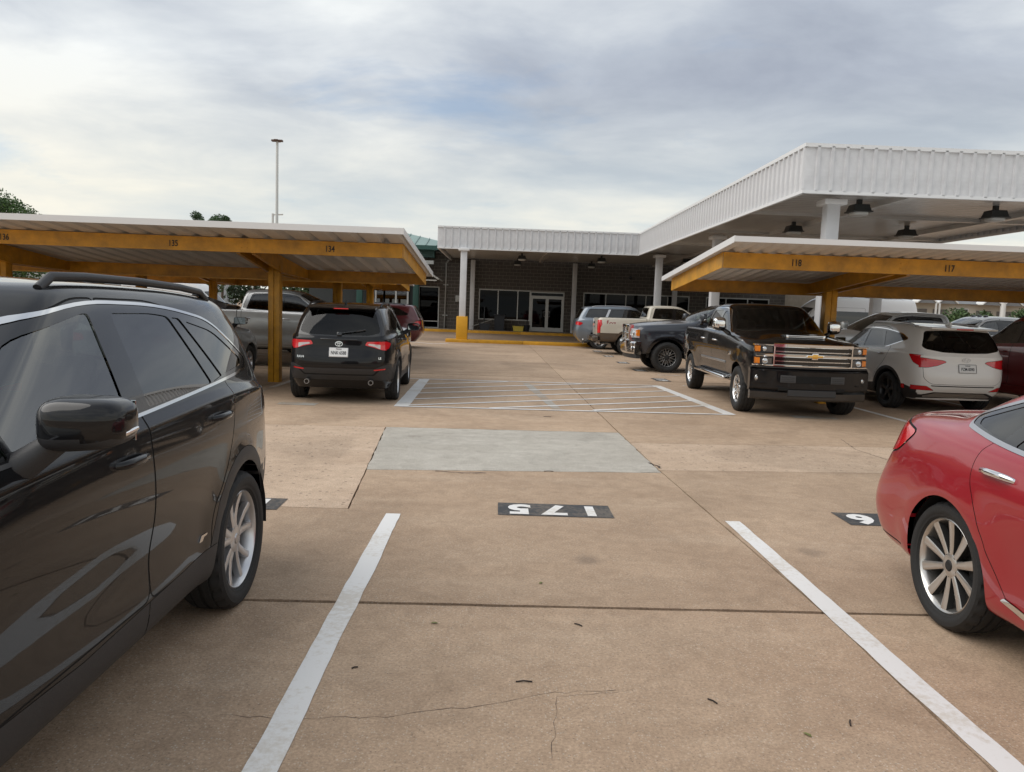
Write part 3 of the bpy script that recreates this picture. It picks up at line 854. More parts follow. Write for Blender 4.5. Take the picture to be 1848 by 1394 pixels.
# rooms behind the glass, roof slab, parapet
bm = bmesh.new()
add_box(bm, WX0 - 2, WX1 - 2, 6.0, 6.1, .1, 4.7); add_box(bm, WX0 - 2, WX1 - 2, .36, 6.0, .08, .12); add_box(bm, WX0 - 2, WX1 - 2, .36, 6.0, 3.0, 3.1)
for x in (WX0, WX1 - .1): add_box(bm, x - 2, x + .1 - 2, .36, 6, .1, 4.7)
obj('interior', bm_mesh('interior', bm, M_ROOM), None, bld)
bm = bmesh.new()
for x, z0 in ((-.3, .14), (8, .14)):
    add_box(bm, x - 2, x + 1.2 - 2, 3.0, 3.7, z0, 1.1, .02)
obj('counter', bm_mesh('counter', bm, pmat('counter_grey', (.16, .16, .15), .6), .6), None, bld)
bm = bmesh.new(); add_box(bm, WX0 - 2, WX1 - 2, .02, 12, 4.76, 4.86); obj('roof', bm_mesh('roof', bm, pmat('flat_roof', (.3, .3, .29), .9)), None, bld)
bm = bmesh.new(); add_tube(bm, [bl(-3.35, 46.13, .13), bl(-3.35, 46.13, 4.2), bl(-3.2, 45.9, 4.35)], .05, 8)
dsp = obj('downpipe', bm_mesh('downpipe', bm, pmat('pipe_pale', (.42, .41, .38), .5), 1), None, bld)
for z in (1.1, 2.9):
    bm = bmesh.new(); add_box(bm, -3.5 - 2, -3.2 - 2, -.09, .0, z, z + .05); obj('pipe_bracket', bm_mesh('pipe_bracket', bm, M_FRAME), None, dsp)
bm = bmesh.new(); add_box(bm, -2.75 - 2, -2.30 - 2, -.12, .0, 1.95, 2.32, .01); obj('wall_box', bm_mesh('wall_box', bm, pmat('meter_box_pale', (.42, .42, .40), .5), .5), None, bld)
bm = bmesh.new(); superquad(bm, bl(7.6, 46.08, 3.72), (.10, .10, .10), 2, 6); obj('wall_speaker', bm_mesh('wall_speaker', bm, pmat('speaker_black', (.02, .02, .02), .5), 3.2), None, bld)
bm = bmesh.new(); add_box(bm, 16.9 - 2, 17.7 - 2, -12.0, -.1, .13, 4.3); obj('end_wall', bm_mesh('end_wall', bm, pmat('tan_block_wall', (.30, .26, .21), .9, var=(4, .2))), None, bld)
# ---- green-roofed wing on the left
wing = empty('green_roof_wing', (-8, 46, 0)); tag(wing, 'glazed wing with green hipped metal roof and green columns left of the block wall', 'building')
G = pmat('dark_green_steel', (.018, .075, .062), .45); GR = pmat('green_metal_roof', (.20, .30, .27), .4, var=(1, .15))
def wl(x, y, z=0): return (x + 8, y - 46, z)
bm = bmesh.new(); add_box(bm, -11.5 + 8, -5.1 + 8, .45, 8, .12, 4.6); obj('wall', bm_mesh('wall', bm, pmat('wing_dark_core', (.05, .055, .055), .8)), None, wing)
for x0, x1 in ((-8.0, -7.0), (-7.0, -5.6)):
    fr = bmesh.new()
    for x in (x0, (x0 + x1) / 2, x1): add_box(fr, x - .05 + 8, x + .05 + 8, .25, .40, .13, 3.0)
    for z in (.15, .8, 2.55, 2.95): add_box(fr, x0 + 8, x1 + 8, .26, .39, z - .04, z + .04)
    f = obj('window', bm_mesh('window', fr, pmat('frame_white', (.55, .56, .55), .4)), None, wing)
    for a, b in ((x0, (x0 + x1) / 2), ((x0 + x1) / 2, x1)):
        bm = bmesh.new(); add_box(bm, a + .05 + 8, b - .05 + 8, .31, .318, .15, 2.9); obj('pane', bm_mesh('pane', bm, glassmat('wing_glass', (.05, .07, .07), 1.9)), None, f)
for x in (-5.05, -8.35):
    bm = bmesh.new(); add_box(bm, x - .17 + 8, x + .17 + 8, -.45, -.11, .13, 4.5, .02); obj('column', bm_mesh('column', bm, G, .5), None, wing)
bm = bmesh.new(); add_box(bm, -11.6 + 8, -4.0 + 8, -.6, .4, 4.45, 4.95); obj('green_beam', bm_mesh('green_beam', bm, G), None, wing)
bm = bmesh.new(); add_box(bm, -5.4 + 8, -4.0 + 8, -1.0, -.61, 4.05, 4.25); obj('soffit_end', bm_mesh('soffit_end', bm, M_FRAME), None, wing)
# hipped roof of standing-seam pans
ex0, ex1, ey0, ey1, ez, rz_ = -12.5, -2.2, 44.6, 55.0, 5.05, 7.6
apex = (-9.2, 49.8)
bm = bmesh.new()
c = [bm.verts.new(wl(*p)) for p in ((ex0, ey0, ez), (ex1, ey0, ez), (ex1, ey1, ez), (ex0, ey1, ez))]
a1 = bm.verts.new(wl(apex[0] + 2.2, apex[1], 6.35)); a0 = bm.verts.new(wl(apex[0], apex[1], 6.35))
for f in ((c[0], c[1], a1, a0), (c[1], c[2], a1), (c[2], c[3], a0, a1), (c[3], c[0], a0)): bm.faces.new(f)
bm.faces.new(c[::-1])
rf = obj('roof', bm_mesh('roof', bm, GR), None, wing)
for i in range(16):
    x = ex0 + (ex1 - ex0) * (i + .5) / 16
    t = min(1, max(0, min((x - ex0) / (apex[0] - ex0), (ex1 - x) / (ex1 - apex[0] - 2.2))))
    p0 = Vector(wl(x, ey0, ez)); p1 = Vector(wl(x, ey0 + (apex[1] - ey0) * t, ez + (6.35 - ez) * t))
    obj('roof_seam', tube_mesh('roof_seam', [p0 + Vector((0, 0, .03)), p1 + Vector((0, 0, .03))], .03, GR, 4), None, rf)
bm = bmesh.new(); add_box(bm, ex0 - .05 + 8, ex1 + 8, ey0 - 46 - .12, ey0 - 46, ez - .22, ez + .02); obj('eave', bm_mesh('eave', bm, G), None, wing)
# white sloping awning beside the carport end
bm = bmesh.new(); add_prism(bm, [(-4.9, 3.95), (-3.5, 3.08), (-3.5, 3.14), (-4.9, 4.03)], 'y', 42.6, 45.6); bmesh.ops.recalc_face_normals(bm, faces=bm.faces)
add_box(bm, -4.9, -4.82, 42.62, 45.6, 3.0, 3.96); add_box(bm, -4.9, -3.6, 42.62, 42.66, 3.02, 3.08)
tag(obj('awning', bm_mesh('awning', bm, pmat('awning_pale', (.45, .44, .41), .6))), 'pale sloping awning between the carport end and the block wall', 'awning')
# ---- things standing on the walk by the door
dkp = pmat('dark_plastic', (.015, .018, .024), .5)
r = empty('waste_bin', (-.1, 45.75, .345)); tag(r, 'dark blue plastic waste bin under the wide window', 'waste bin')
bm = bmesh.new()
add_prism(bm, [(-.27, 0), (.27, 0), (.31, .88), (-.31, .88)], 'y', -.24, .24); obj('bin_body', bm_mesh('bin_body', bm, dkp), None, r)
bm = bmesh.new(); add_box(bm, -.34, .34, -.28, .28, .86, .95, .03); obj('bin_lid', bm_mesh('bin_lid', bm, dkp, .6), None, r)
r = empty('mop_bucket', (-.95, 45.4, .345)); tag(r, 'dark mop bucket with upright handle beside the white column', 'bucket')
bm = bmesh.new(); add_prism(bm, rpoly([(-.22, 0), (.22, 0), (.34, .40), (-.34, .40)], .03), 'y', -.2, .2); obj('bucket', bm_mesh('bucket', bm, dkp), None, r)
obj('handle', tube_mesh('handle', [(-.05, 0, .3), (-.03, 0, 1.35)], .035, dkp), None, r)
obj('broom', tube_mesh('broom', [(-.75, -.1, .2), (.55, 0, .68)], .02, pmat('broom_pole', (.35, .34, .31), .5)), None, r)
r = empty('yellow_bin', (1.02, 45.5, .345)); tag(r, 'small yellow plastic tub on the walk left of the door', 'tub')
bm = bmesh.new(); add_prism(bm, rpoly([(-.27, 0), (.27, 0), (.31, .27), (-.31, .27)], .02), 'y', -.2, .2); obj('tub_body', bm_mesh('tub_body', bm, pmat('tub_yellow', (.62, .47, .06), .5)), None, r)
bm = bmesh.new(); add_box(bm, -.33, .33, -.22, .22, .26, .30, .01); obj('tub_rim', bm_mesh('tub_rim', bm, pmat('tub_yellow', (.62, .47, .06), .5), .5), None, r)
r = empty('black_pail', (1.52, 45.5, .345)); tag(r, 'small black pail with a brush between yellow tub and door', 'pail')
obj('pail_body', lathe_mesh('pail_body', [(.14, 0), (.20, .36), (.21, .38)], 'z', 16, dkp), None, r)
obj('brush', tube_mesh('brush', [(0, 0, .3), (.03, 0, .68)], .025, dkp), None, r)
# ------------------------------------------------------------------ light poles
def light_pole(x, y, h, label, head=True, arm=False, r=.13):
    p = empty('light_pole', (x, y, 0)); tag(p, label, 'light pole')
    m = pmat('pole_white', (.62, .62, .60), .5)
    obj('shaft', lathe_mesh('shaft', [(r, 0), (r * .75, h)], 'z', 12, m), None, p)
    if head:
        bm = bmesh.new(); add_box(bm, -.42, .42, -.16, .16, h, h + .14, .03); add_box(bm, -.16, .16, -.42, .42, h + .02, h + .12, .03)
        obj('lamp_head', bm_mesh('lamp_head', bm, pmat('lamp_brown', (.10, .055, .04), .5), .6), None, p)
    if arm:
        obj('lamp_arm', tube_mesh('lamp_arm', [(0, 0, h - .1), (.9, 0, h - .05)], .07, m), None, p)
    return p
light_pole(-17.35, 60, 13.55, 'tall white light pole with brown lamp head rising above the left carport')
light_pole(-20.6, 70, 9.3, 'lower pale pole with short arm just left of the tall light pole', False, True)
light_pole(39.2, 60, 6.5, 'slim white pole in front of the far houses at the right', False, False, .18)
# ------------------------------------------------------------------ far things
wh = empty('warehouse', (-62, 92, 0)); tag(wh, 'long pale grey warehouse seen under the left carport', 'building')
bm = bmesh.new(); add_box(bm, -22, 10, 0, 20, -.05, 4.45); obj('wall', bm_mesh('wall', bm, pmat('warehouse_pale', (.50, .52, .52), .7, var=(.3, .1))), None, wh)
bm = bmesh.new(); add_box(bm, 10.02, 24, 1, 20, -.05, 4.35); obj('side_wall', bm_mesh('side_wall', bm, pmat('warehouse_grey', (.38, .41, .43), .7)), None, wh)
bm = bmesh.new(); add_box(bm, -22.1, 10.1, -.1, 20, 4.46, 4.7); obj('parapet', bm_mesh('parapet', bm, M_trimw()), None, wh)
for x in (20.5, 22.2):
    bm = bmesh.new(); add_box(bm, x - .2, x + .2, .7, .99, 1.5, 4.3); obj('downpipe', bm_mesh('downpipe', bm, M_trimw()), None, wh)
hs = empty('town_house_row', (50, 88, 0)); tag(hs, 'far row of cream houses with grey roofs and gabled porches', 'building')
CR = pmat('house_cream', (.52, .48, .41), .8); GY = pmat('house_roof_grey', (.20, .205, .21), .8, var=(.8, .15)); WT = pmat('house_white_trim', (.70, .70, .68), .6)
bm = bmesh.new(); add_box(bm, -5.5, 26, 0, 10, 0, 4.1); obj('wall', bm_mesh('wall', bm, CR), None, hs)
bm = bmesh.new(); add_prism(bm, [(-.6, 4.0), (5, 6.0), (10.6, 4.0)], 'x', -6, 26.5); obj('roof', bm_mesh('roof', bm, GY), None, hs)
bm = bmesh.new(); add_prism(bm, [(-9.5, 3.4), (-5.6, 6.6), (-1.7, 3.4)], 'y', 6, 8); obj('roof_gable', bm_mesh('roof_gable', bm, GY), None, hs)
bm = bmesh.new(); add_box(bm, -10, 30, 11, 40, 5.4, 7.0); obj('rear_block', bm_mesh('rear_block', bm, pmat('house_cream_pale', (.60, .57, .50), .8)), None, hs)
for i, x in enumerate((-2.2, .2, 5.2, 7.6, 12.6, 15.0, 20.0, 22.4)):
    bm = bmesh.new(); add_prism(bm, [(x - 1.1, 3.95), (x, 4.85), (x + 1.1, 3.95), (x + 1.1, 4.1), (x, 5.02), (x - 1.1, 4.1)], 'y', -1.6, 0); g = obj('porch_gable', bm_mesh('porch_gable', bm, WT), None, hs)
    bm = bmesh.new(); add_prism(bm, [(x - 1.0, 3.95), (x + 1.0, 3.95), (x, 4.78)], 'y', -1.5, -1.4); obj('gable_face', bm_mesh('gable_face', bm, GY), None, g)
    bm = bmesh.new(); add_box(bm, x + (-1.05 if i % 2 else .95), x + (-.9 if i % 2 else 1.1), -1.6, -1.45, 0, 3.96); obj('porch_post', bm_mesh('porch_post', bm, WT), None, g)
    bm = bmesh.new(); add_box(bm, x - .85, x + .85, -.06, .0, .1, 3.3); obj('porch_shade_panel', bm_mesh('porch_shade_panel', bm, pmat('porch_shadow_door', (.16, .15, .14), .7)), None, g)  # flat panel on the wall: door and porch shade painted as one dark colour
for x in (-4.6, -3.8, 2.2, 3.1, 9.6, 10.5, 17.0, 18.0):
    bm = bmesh.new(); add_box(bm, x - .35, x + .35, -.05, .01, 2.1, 3.5); w = obj('window', bm_mesh('window', bm, WT), None, hs)
    bm = bmesh.new(); add_box(bm, x - .26, x + .26, -.07, -.052, 2.2, 3.4); obj('pane', bm_mesh('pane', bm, pmat('far_window_dark', (.05, .055, .06), .2)), None, w)
# ------------------------------------------------------------------ trees and bushes
def leafmat(name, col):
    if name in MATS: return MATS[name]
    m = bpy.data.materials.new(name); nt, N, L = nodes_of(m); p = N['Principled BSDF']
    oi = N.new('ShaderNodeNewGeometry'); r = N.new('ShaderNodeMapRange'); r.inputs[3].default_value = .55; r.inputs[4].default_value = 1.5
    L.new(oi.outputs['Random Per Island'], r.inputs[0])
    mx = N.new('ShaderNodeMix'); mx.data_type = 'RGBA'; mx.blend_type = 'MULTIPLY'; mx.inputs[0].default_value = 1; mx.inputs[6].default_value = (*col, 1)
    L.new(r.outputs[0], mx.inputs[7]); L.new(mx.outputs[2], p.inputs['Base Color']); p.inputs['Roughness'].default_value = .6
    MATS[name] = m; return m
def tree(x, y, h, cr, label, seed, n=2600, leaf=.16, col=(.055, .10, .03), trunk_h=.35, clumps=16, name='tree', cat='tree', squash=1.0):
    rnd = np.random.RandomState(seed)
    t = empty(name, (x, y, 0)); tag(t, label, cat)
    bm = bmesh.new()
    bark = pmat('bark', (.10, .075, .055), .9, var=(6, .3))
    zt = h - cr * 1.6
    add_tube(bm, [(0, 0, -.05), (.05, 0, zt * .5), (0, .08, max(zt, .3)), (.1, .1, h - cr * .7)], [.05 * cr + .06, .045 * cr + .05, .035 * cr + .04, .02], 8)
    C = []
    for k in range(clumps):
        a = rnd.uniform(0, 2 * math.pi); b = rnd.uniform(-.75, 1.0); rr = cr * rnd.uniform(.45, .85)
        c = Vector((math.cos(a) * rr * math.sqrt(max(0, 1 - b * b)), math.sin(a) * rr * math.sqrt(max(0, 1 - b * b)), (h - cr * squash) + b * cr * squash * .8)); C.append((c, cr * rnd.uniform(.28, .45)))
        if k % 2 == 0:
            add_tube(bm, [(0, 0.05, max(zt, .25)), tuple(c * .6 + Vector((0, 0, zt)) * .4), tuple(c)], [.03 * cr + .015, .015 * cr + .01, .008], 5)
    obj('trunk', bm_mesh('trunk', bm, bark, 1), None, t)
    V, F = [], []
    per = n // clumps
    for c, r in C:
        d = rnd.normal(size=(per, 3)); d /= np.linalg.norm(d, axis=1)[:, None]
        rad = r * rnd.uniform(.35, 1.08, per) ** .6
        P = np.array(c) + d * rad[:, None] * np.array([1, 1, .8])
        A = rnd.normal(size=(per, 3)); A /= np.linalg.norm(A, axis=1)[:, None]
        B = np.cross(A, rnd.normal(size=(per, 3))); B /= np.linalg.norm(B, axis=1)[:, None]
        s = leaf * rnd.uniform(.6, 1.3, per)[:, None]
        for i in range(per):
            b0 = len(V); p = P[i]; a = A[i] * s[i]; b = B[i] * s[i] * .55
            V += [tuple(p - a), tuple(p + b), tuple(p + a), tuple(p - b)]; F.append((b0, b0 + 1, b0 + 2, b0 + 3))
    o = obj('crown', py_mesh('crown', V, F, leafmat('leaf_%.3f_%.3f' % (col[0], col[1]), col)), None, t)
    return t
tree(-29.5, 46, 7.3, 3.0, 'large green tree at the far left above the carport roof', 1, 14000, .085, (.06, .115, .03))
tree(-26.9, 70, 9.3, 1.7, 'dark green tree top peeping over the carport left of the tall pole', 2, 7000, .085, (.045, .09, .03), clumps=22)
tree(-25.1, 70, 9.1, 1.5, 'small dark tree top just left of the tall light pole', 3, 6000, .085, (.045, .09, .03), clumps=20)
tree(-22.0, 55, 4.4, 2.2, 'rounded green tree under the left carport behind the white van', 4, 3000, .14, (.05, .085, .025))
tree(-18.5, 58, 5.0, 2.3, 'dark evergreen behind the carport posts left of the silver pickup', 5, 3000, .14, (.03, .06, .022))
tree(-13.2, 52, 4.0, 2.0, 'dark green bush-like tree behind the silver pickup cab', 6, 2600, .13, (.04, .075, .025))
tree(-9.8, 56, 4.2, 2.0, 'leafy tree seen through the gap left of the green columns', 7, 2600, .13, (.05, .085, .03))
tree(-34, 62, 5.2, 2.6, 'broad green tree left of the warehouse corner', 8, 2400, .16, (.05, .09, .03))
for i, (x, y, h, r) in enumerate(((42.5, 72, 3.1, 1.7), (45.5, 73, 2.9, 1.6), (48.6, 72, 3.2, 1.7), (51.5, 74, 2.9, 1.6))):
    tree(x, y, h, r, ('round green shrub before the far houses, leftmost of four', 'second round green shrub from the left before the far houses', 'third round green shrub from the left before the far houses', 'round green shrub before the far houses, rightmost of four')[i], 20 + i, 1500, .16, (.055, .095, .03), name='shrub', cat='shrub', squash=.8)
# ------------------------------------------------------------------ car bodies
# A body is a stack of closed loops (bottom edge, sill, bumper, flank, belt, cowl, roof edge) that run
# round the vehicle; the loops are skinned, subdivided, and doors, panes and lamps are cut out of the skin.
def loop_pts(r):
    """half loop, rear centre -> flank -> front centre. r: xr, xf, z, w, st (6 flank x), br/bf bow, cr/cf corner."""
    xr, xf = r['xr'], r['xf']
    br, bf, cr, cf = r.get('br', 0.05), r.get('bf', 0.10), r.get('cr', 0.16), r.get('cf', 0.22)
    z, w = r['z'], r['w']
    wr, wf = interp(w, xr), interp(w, xf)
    a, b = xr + br + cr * 1.25, xf - bf - cf * 1.25
    st = r.get('st') or [a + (b - a) * k / 5 for k in range(6)]
    P = [(xr, 0), (xr + br * .22, wr * .45), (xr + br, wr * .80), (xr + br + cr * .42, wr * .955)]
    P += [(x, interp(w, x)) for x in st]
    P += [(xf - bf - cf * .42, wf * .955), (xf - bf, wf * .80), (xf - bf * .22, wf * .45), (xf, 0)]
    return [(x, y, interp(z, x)) for x, y in P]

class Shell:
    def __init__(self, rows, level=2, crown=0.035, sculpt=None):
        H = [loop_pts(r) for r in rows]
        M = len(H[0])
        creases = [r.get('crease', 0.0) for r in rows]
        top = H[-1]
        xr, xf = top[0][0], top[-1][0]
        cen, inn = [], []
        for i, p in enumerate(top):
            t = i / (M - 1)
            t2 = .06 + .88 * t
            cx = xr + (xf - xr) * t2
            zc = interp(rows[-1]['z'], cx) + crown * (1 - (2 * t2 - 1) ** 6)
            cen.append((cx, 0, zc))
            zi = zc if p[1] == 0 else (p[2] + zc) / 2 + crown * .22
            inn.append((cx if p[1] == 0 else p[0] * .5 + cx * .5, p[1] * .55, zi))
        H.append(inn); creases.append(0)
        bm = bmesh.new()
        ce = bm.edges.layers.float.new('crease_edge')
        rings = []
        for j, row in enumerate(H):
            L_ = []
            for s in (1, -1):
                L_.append([bm.verts.new((p[0], p[1] * s, p[2])) if not (s == -1 and i in (0, M - 1)) else None for i, p in enumerate(row)])
            L_[1][0], L_[1][-1] = L_[0][0], L_[0][-1]
            rings.append(L_)
        # inner roof row: its end points sit on the centre line, in front of the edge
        for s in (0, 1):
            A, B = rings[-2][s], rings[-1][s]
            for i in range(M - 1):
                bm.faces.new((A[i], A[i + 1], B[i + 1], B[i]) if s == 0 else (A[i + 1], A[i], B[i], B[i + 1]))
        C = [rings[-1][0][0]] + [bm.verts.new(p) for p in cen[1:-1]] + [rings[-1][0][-1]]
        for s in (0, 1):
            B = rings[-1][s]
            for i in range(M - 1):
                q = [B[i], B[i + 1], C[i + 1], C[i]]
                qq = []
                for v in q:
                    if v not in qq:
                        qq.append(v)
                if len(qq) > 2:
                    bm.faces.new(qq if s == 0 else qq[::-1])
        for j in range(len(rings) - 2):
            for s in (0, 1):
                A, B = rings[j][s], rings[j + 1][s]
                for i in range(M - 1):
                    bm.faces.new((A[i], A[i + 1], B[i + 1], B[i]) if s == 0 else (A[i + 1], A[i], B[i], B[i + 1]))
        for j, c in enumerate(creases):
            if c > 0:
                for s in (0, 1):
                    for a, b in zip(rings[j][s], rings[j][s][1:]):
                        e = bm.edges.get((a, b))
                        if e:
                            e[ce] = c
        bmesh.ops.recalc_face_normals(bm, faces=bm.faces)
        me = bpy.data.meshes.new('cage'); bm.to_mesh(me); bm.free()
        o = bpy.data.objects.new('cage', me); COL.objects.link(o)
        md = o.modifiers.new('s', 'SUBSURF'); md.levels = level; md.render_levels = level
        dg = bpy.context.evaluated_depsgraph_get()
        me2 = bpy.data.meshes.new_from_object(o.evaluated_get(dg))
        bpy.data.objects.remove(o); bpy.data.meshes.remove(me)
        n = len(me2.vertices)
        co = np.empty(n * 3, np.float32); me2.vertices.foreach_get('co', co); co = co.reshape(-1, 3).astype(float)
        if sculpt:
            co = sculpt(co)
            me2.vertices.foreach_set('co', co.astype(np.float32).ravel()); me2.update()
        no = np.empty(n * 3, np.float32); me2.vertex_normals.foreach_get('vector', no); no = no.reshape(-1, 3)
        polys = [tuple(p.vertices) for p in me2.polygons]
        self.tree = BVHTree.FromPolygons([tuple(c) for c in co], polys)
        self.bm = bm = bmesh.new()
        self.ln = bm.verts.layers.float_vector.new('n')
        self.lt = bm.faces.layers.int.new('t')
        vs = {}
        for p in polys:
            if sum(co[i][1] for i in p) / len(p) < 1e-6:
                continue
            q = []
            for i in p:
                if i not in vs:
                    v = bm.verts.new(co[i]); v[self.ln] = Vector([float(a) for a in no[i]]); vs[i] = v
                q.append(vs[i])
            bm.faces.new(q)
        bpy.data.meshes.remove(me2)
        bm.normal_update()
        self.tags = {'body': 0}
        self.lips = []

    def tid(self, t):
        return self.tags.setdefault(t, len(self.tags))

    def cut(self, poly, proj, t, filt=None, only=None, skip=None):
        """cut the outline into the skin along projection axis, tag the faces inside."""
        bm = self.bm
        ia, ib = {'y': (0, 2), 'x': (1, 2), 'z': (0, 1)}[proj]
        if area2(poly) < 0:
            poly = poly[::-1]
        x0 = min(p[0] for p in poly) - .01; x1 = max(p[0] for p in poly) + .01
        y0 = min(p[1] for p in poly) - .01; y1 = max(p[1] for p in poly) + .01
        only_ = None if only is None else {self.tid(a) for a in only}
        skip_ = set() if skip is None else {self.tid(a) for a in skip}
        def ext(f):
            a = [v.co[ia] for v in f.verts]; b = [v.co[ib] for v in f.verts]
            return min(a), max(a), min(b), max(b)
        cand = {}
        for f in bm.faces:
            c0 = f.verts[0].co
            if not (x0 - .45 < c0[ia] < x1 + .45 and y0 - .45 < c0[ib] < y1 + .45):
                continue
            if filt and not filt(f):
                continue
            if only_ is not None and f[self.lt] not in only_:
                continue
            if f[self.lt] in skip_:
                continue
            e = ext(f)
            if e[1] >= x0 and e[0] <= x1 and e[3] >= y0 and e[2] <= y1:
                cand[f] = e
        n = len(poly)
        for i in range(n):
            p = poly[i]; q = poly[(i + 1) % n]
            ax, bx = min(p[0], q[0]) - 1e-4, max(p[0], q[0]) + 1e-4
            ay, by = min(p[1], q[1]) - 1e-4, max(p[1], q[1]) + 1e-4
            sel = [f for f, e in cand.items() if f.is_valid and e[1] >= ax and e[0] <= bx and e[3] >= ay and e[2] <= by]
            if not sel:
                continue
            co = [0, 0, 0]; co[ia], co[ib] = p
            dx, dy = q[0] - p[0], q[1] - p[1]
            if abs(dx) + abs(dy) < 1e-6:
                continue
            no = [0, 0, 0]; no[ia], no[ib] = dy, -dx
            for f in sel:
                cand.pop(f, None)
            geom = list({v for f in sel for v in f.verts}) + list({e for f in sel for e in f.edges}) + sel
            r = bmesh.ops.bisect_plane(bm, geom=geom, dist=1e-5, plane_co=co, plane_no=no)
            for g in r['geom']:
                if isinstance(g, bmesh.types.BMFace):
                    cand[g] = ext(g)
            for f in sel:
                if f.is_valid and f not in cand:
                    cand[f] = ext(f)
        k = self.tid(t)
        got = 0
        for f in cand:
            if f.is_valid:
                c = f.calc_center_median()
                if inpoly(poly, c[ia], c[ib]):
                    f[self.lt] = k; f.normal_update(); got += 1
        return got

    def panel(self, poly, proj, t, filt=None, gap=0.007, gt='gap', only=None, skip=None):
        self.cut(opoly(poly, gap), proj, gt, filt, only, skip)
        o2 = None if only is None else list(only) + [gt]
        return self.cut(poly, proj, t, filt, o2, skip)

    def arch(self, cx, cz, r, bottom=0.1, lip=0.07):
        """open a wheel arch in the flank and remember its edge for the lip."""
        poly = circ(cx, cz, r, -20, 200, 30)
        poly = [(cx + r, bottom)] + circ(cx, cz, r, 0, 180, 26) + [(cx - r, bottom)]
        fl = lambda f: f.calc_center_median().y > .45
        self.cut(poly, 'y', 'hole', fl)
        k = self.tid('hole')
        es = []
        for e in self.bm.edges:
            ts = [f[self.lt] for f in e.link_faces]
            if k in ts and any(t != k for t in ts):
                if all(v.co.y > .4 and abs(math.hypot(v.co.x - cx, v.co.z - cz) - r) < .012 or (v.co.z < cz and abs(abs(v.co.x - cx) - r) < .012) for v in e.verts):
                    es.append((e.verts[0].co.copy(), e.verts[1].co.copy()))
        self.lips.append((es, lip))

    def geo(self, t):
        k = self.tags.get(t)
        V, Nn, F, ix = [], [], [], {}
        for f in self.bm.faces:
            if f[self.lt] != k:
                continue
            q = []
            for v in f.verts:
                if v not in ix:
                    ix[v] = len(V); V.append(v.co.copy()); Nn.append(v[self.ln].copy())
                q.append(ix[v])
            F.append(q)
        return V, Nn, F

    @staticmethod
    def mesh(name, groups, mats, side):
        """groups: list of (V,N,F,material index, offset). side 1, -1 or 0 (both halves in one mesh)."""
        V, Nn, F, MI = [], [], [], []
        cen = {}
        for s in ((1, -1) if side == 0 else (side,)):
            for gi, (v, n, f, mi, off) in enumerate(groups):
                ix = []
                for k, (p, q) in enumerate(zip(v, n)):
                    if side == 0 and abs(p.y) < 1e-5 and s == -1:      # the centre line is shared
                        ix.append(cen[gi, k]); continue
                    a = p + q * off
                    if side == 0 and abs(p.y) < 1e-5:
                        cen[gi, k] = len(V); a.y = 0.0; q = Vector((q.x, 0, q.z))
                    ix.append(len(V)); V.append((a.x, a.y * s, a.z)); Nn.append((q.x, q.y * s, q.z))
                for g in f:
                    h = [ix[i] for i in g]
                    F.append(h if s == 1 else h[::-1]); MI.append(mi)
        me = bpy.data.meshes.new(name)
        me.from_pydata(V, [], F)
        for m in mats:
            me.materials.append(m)
        me.polygons.foreach_set('use_smooth', [True] * len(F))
        me.polygons.foreach_set('material_index', MI)
        if len(me.vertices) == len(Nn):
            me.normals_split_custom_set_from_vertices(Nn)
        return me

    def part(self, t, name, mat, parent, side='pair', off=0.0, label=None):
        if t not in self.tags:
            return []
        g = self.geo(t)
        if not g[2]:
            return []
        out = []
        for s in ((1, -1) if side == 'pair' else (0,)):
            o = obj(name, self.mesh(name, [(*g, 0, off)], [mat], s), None, parent)
            out.append(o)
        return out

    def body(self, name, parent, mats):
        """mats: list of (tag, material); one mesh, plus the arch lips with the material of tag 'lip'."""
        gs, ms = [], []
        for t, m in mats:
            if t == 'lip':
                V, Nn, F = [], [], []
                for es, d in self.lips:
                    for a, b in es:
                        k = len(V)
                        V += [a, b, Vector((b.x, b.y - d, b.z)), Vector((a.x, a.y - d, a.z))]
                        c = Vector((a.z - b.z, 0, b.x - a.x)); c = c.normalized() if c.length > 1e-6 else Vector((0, 0, -1))
                        if c.z > 0:
                            c = -c
                        Nn += [c] * 4; F.append([k, k + 1, k + 2, k + 3])
                g = (V, Nn, F)
            else:
                if t not in self.tags:
                    continue
                g = self.geo(t)
            if g[2]:
                gs.append((*g, len(ms), -0.002 if t == 'gap' else 0.0)); ms.append(m)
        return obj(name, self.mesh(name, gs, ms, 0), None, parent)

    def hit(self, o, d):
        r = self.tree.ray_cast(Vector(o), Vector(d).normalized())
        return r[0], r[1]
    def rear(self, y, z):
        p, n = self.hit((-9, y, z), (1, 0, 0)); return p, n
    def front(self, y, z):
        p, n = self.hit((9, y, z), (-1, 0, 0)); return p, n
    def side(self, x, z, s=1):
        p, n = self.hit((x, 5 * s, z), (0, -s, 0)); return p, n
    def top(self, x, y):
        p, n = self.hit((x, y, 6), (0, 0, -1)); return p, n

def frame_on(p, n, up=(0, 0, 1)):
    """matrix whose local XY lies on the surface at p (Z along the normal n, Y towards up)."""
    z = Vector(n).normalized()
    x = Vector(up).cross(z)
    x.normalize(); y = z.cross(x)
    return Matrix(((x.x, y.x, z.x, p.x), (x.y, y.y, z.y, p.y), (x.z, y.z, z.z, p.z), (0, 0, 0, 1)))

def stick(name, me, p, n, parent, lift=0.004, mat=None, up=(0, 0, 1)):
    o = obj(name, me, mat, parent)
    M = frame_on(p, n, up)
    o.matrix_local = M @ Matrix.Translation((0, 0, lift))
    return o

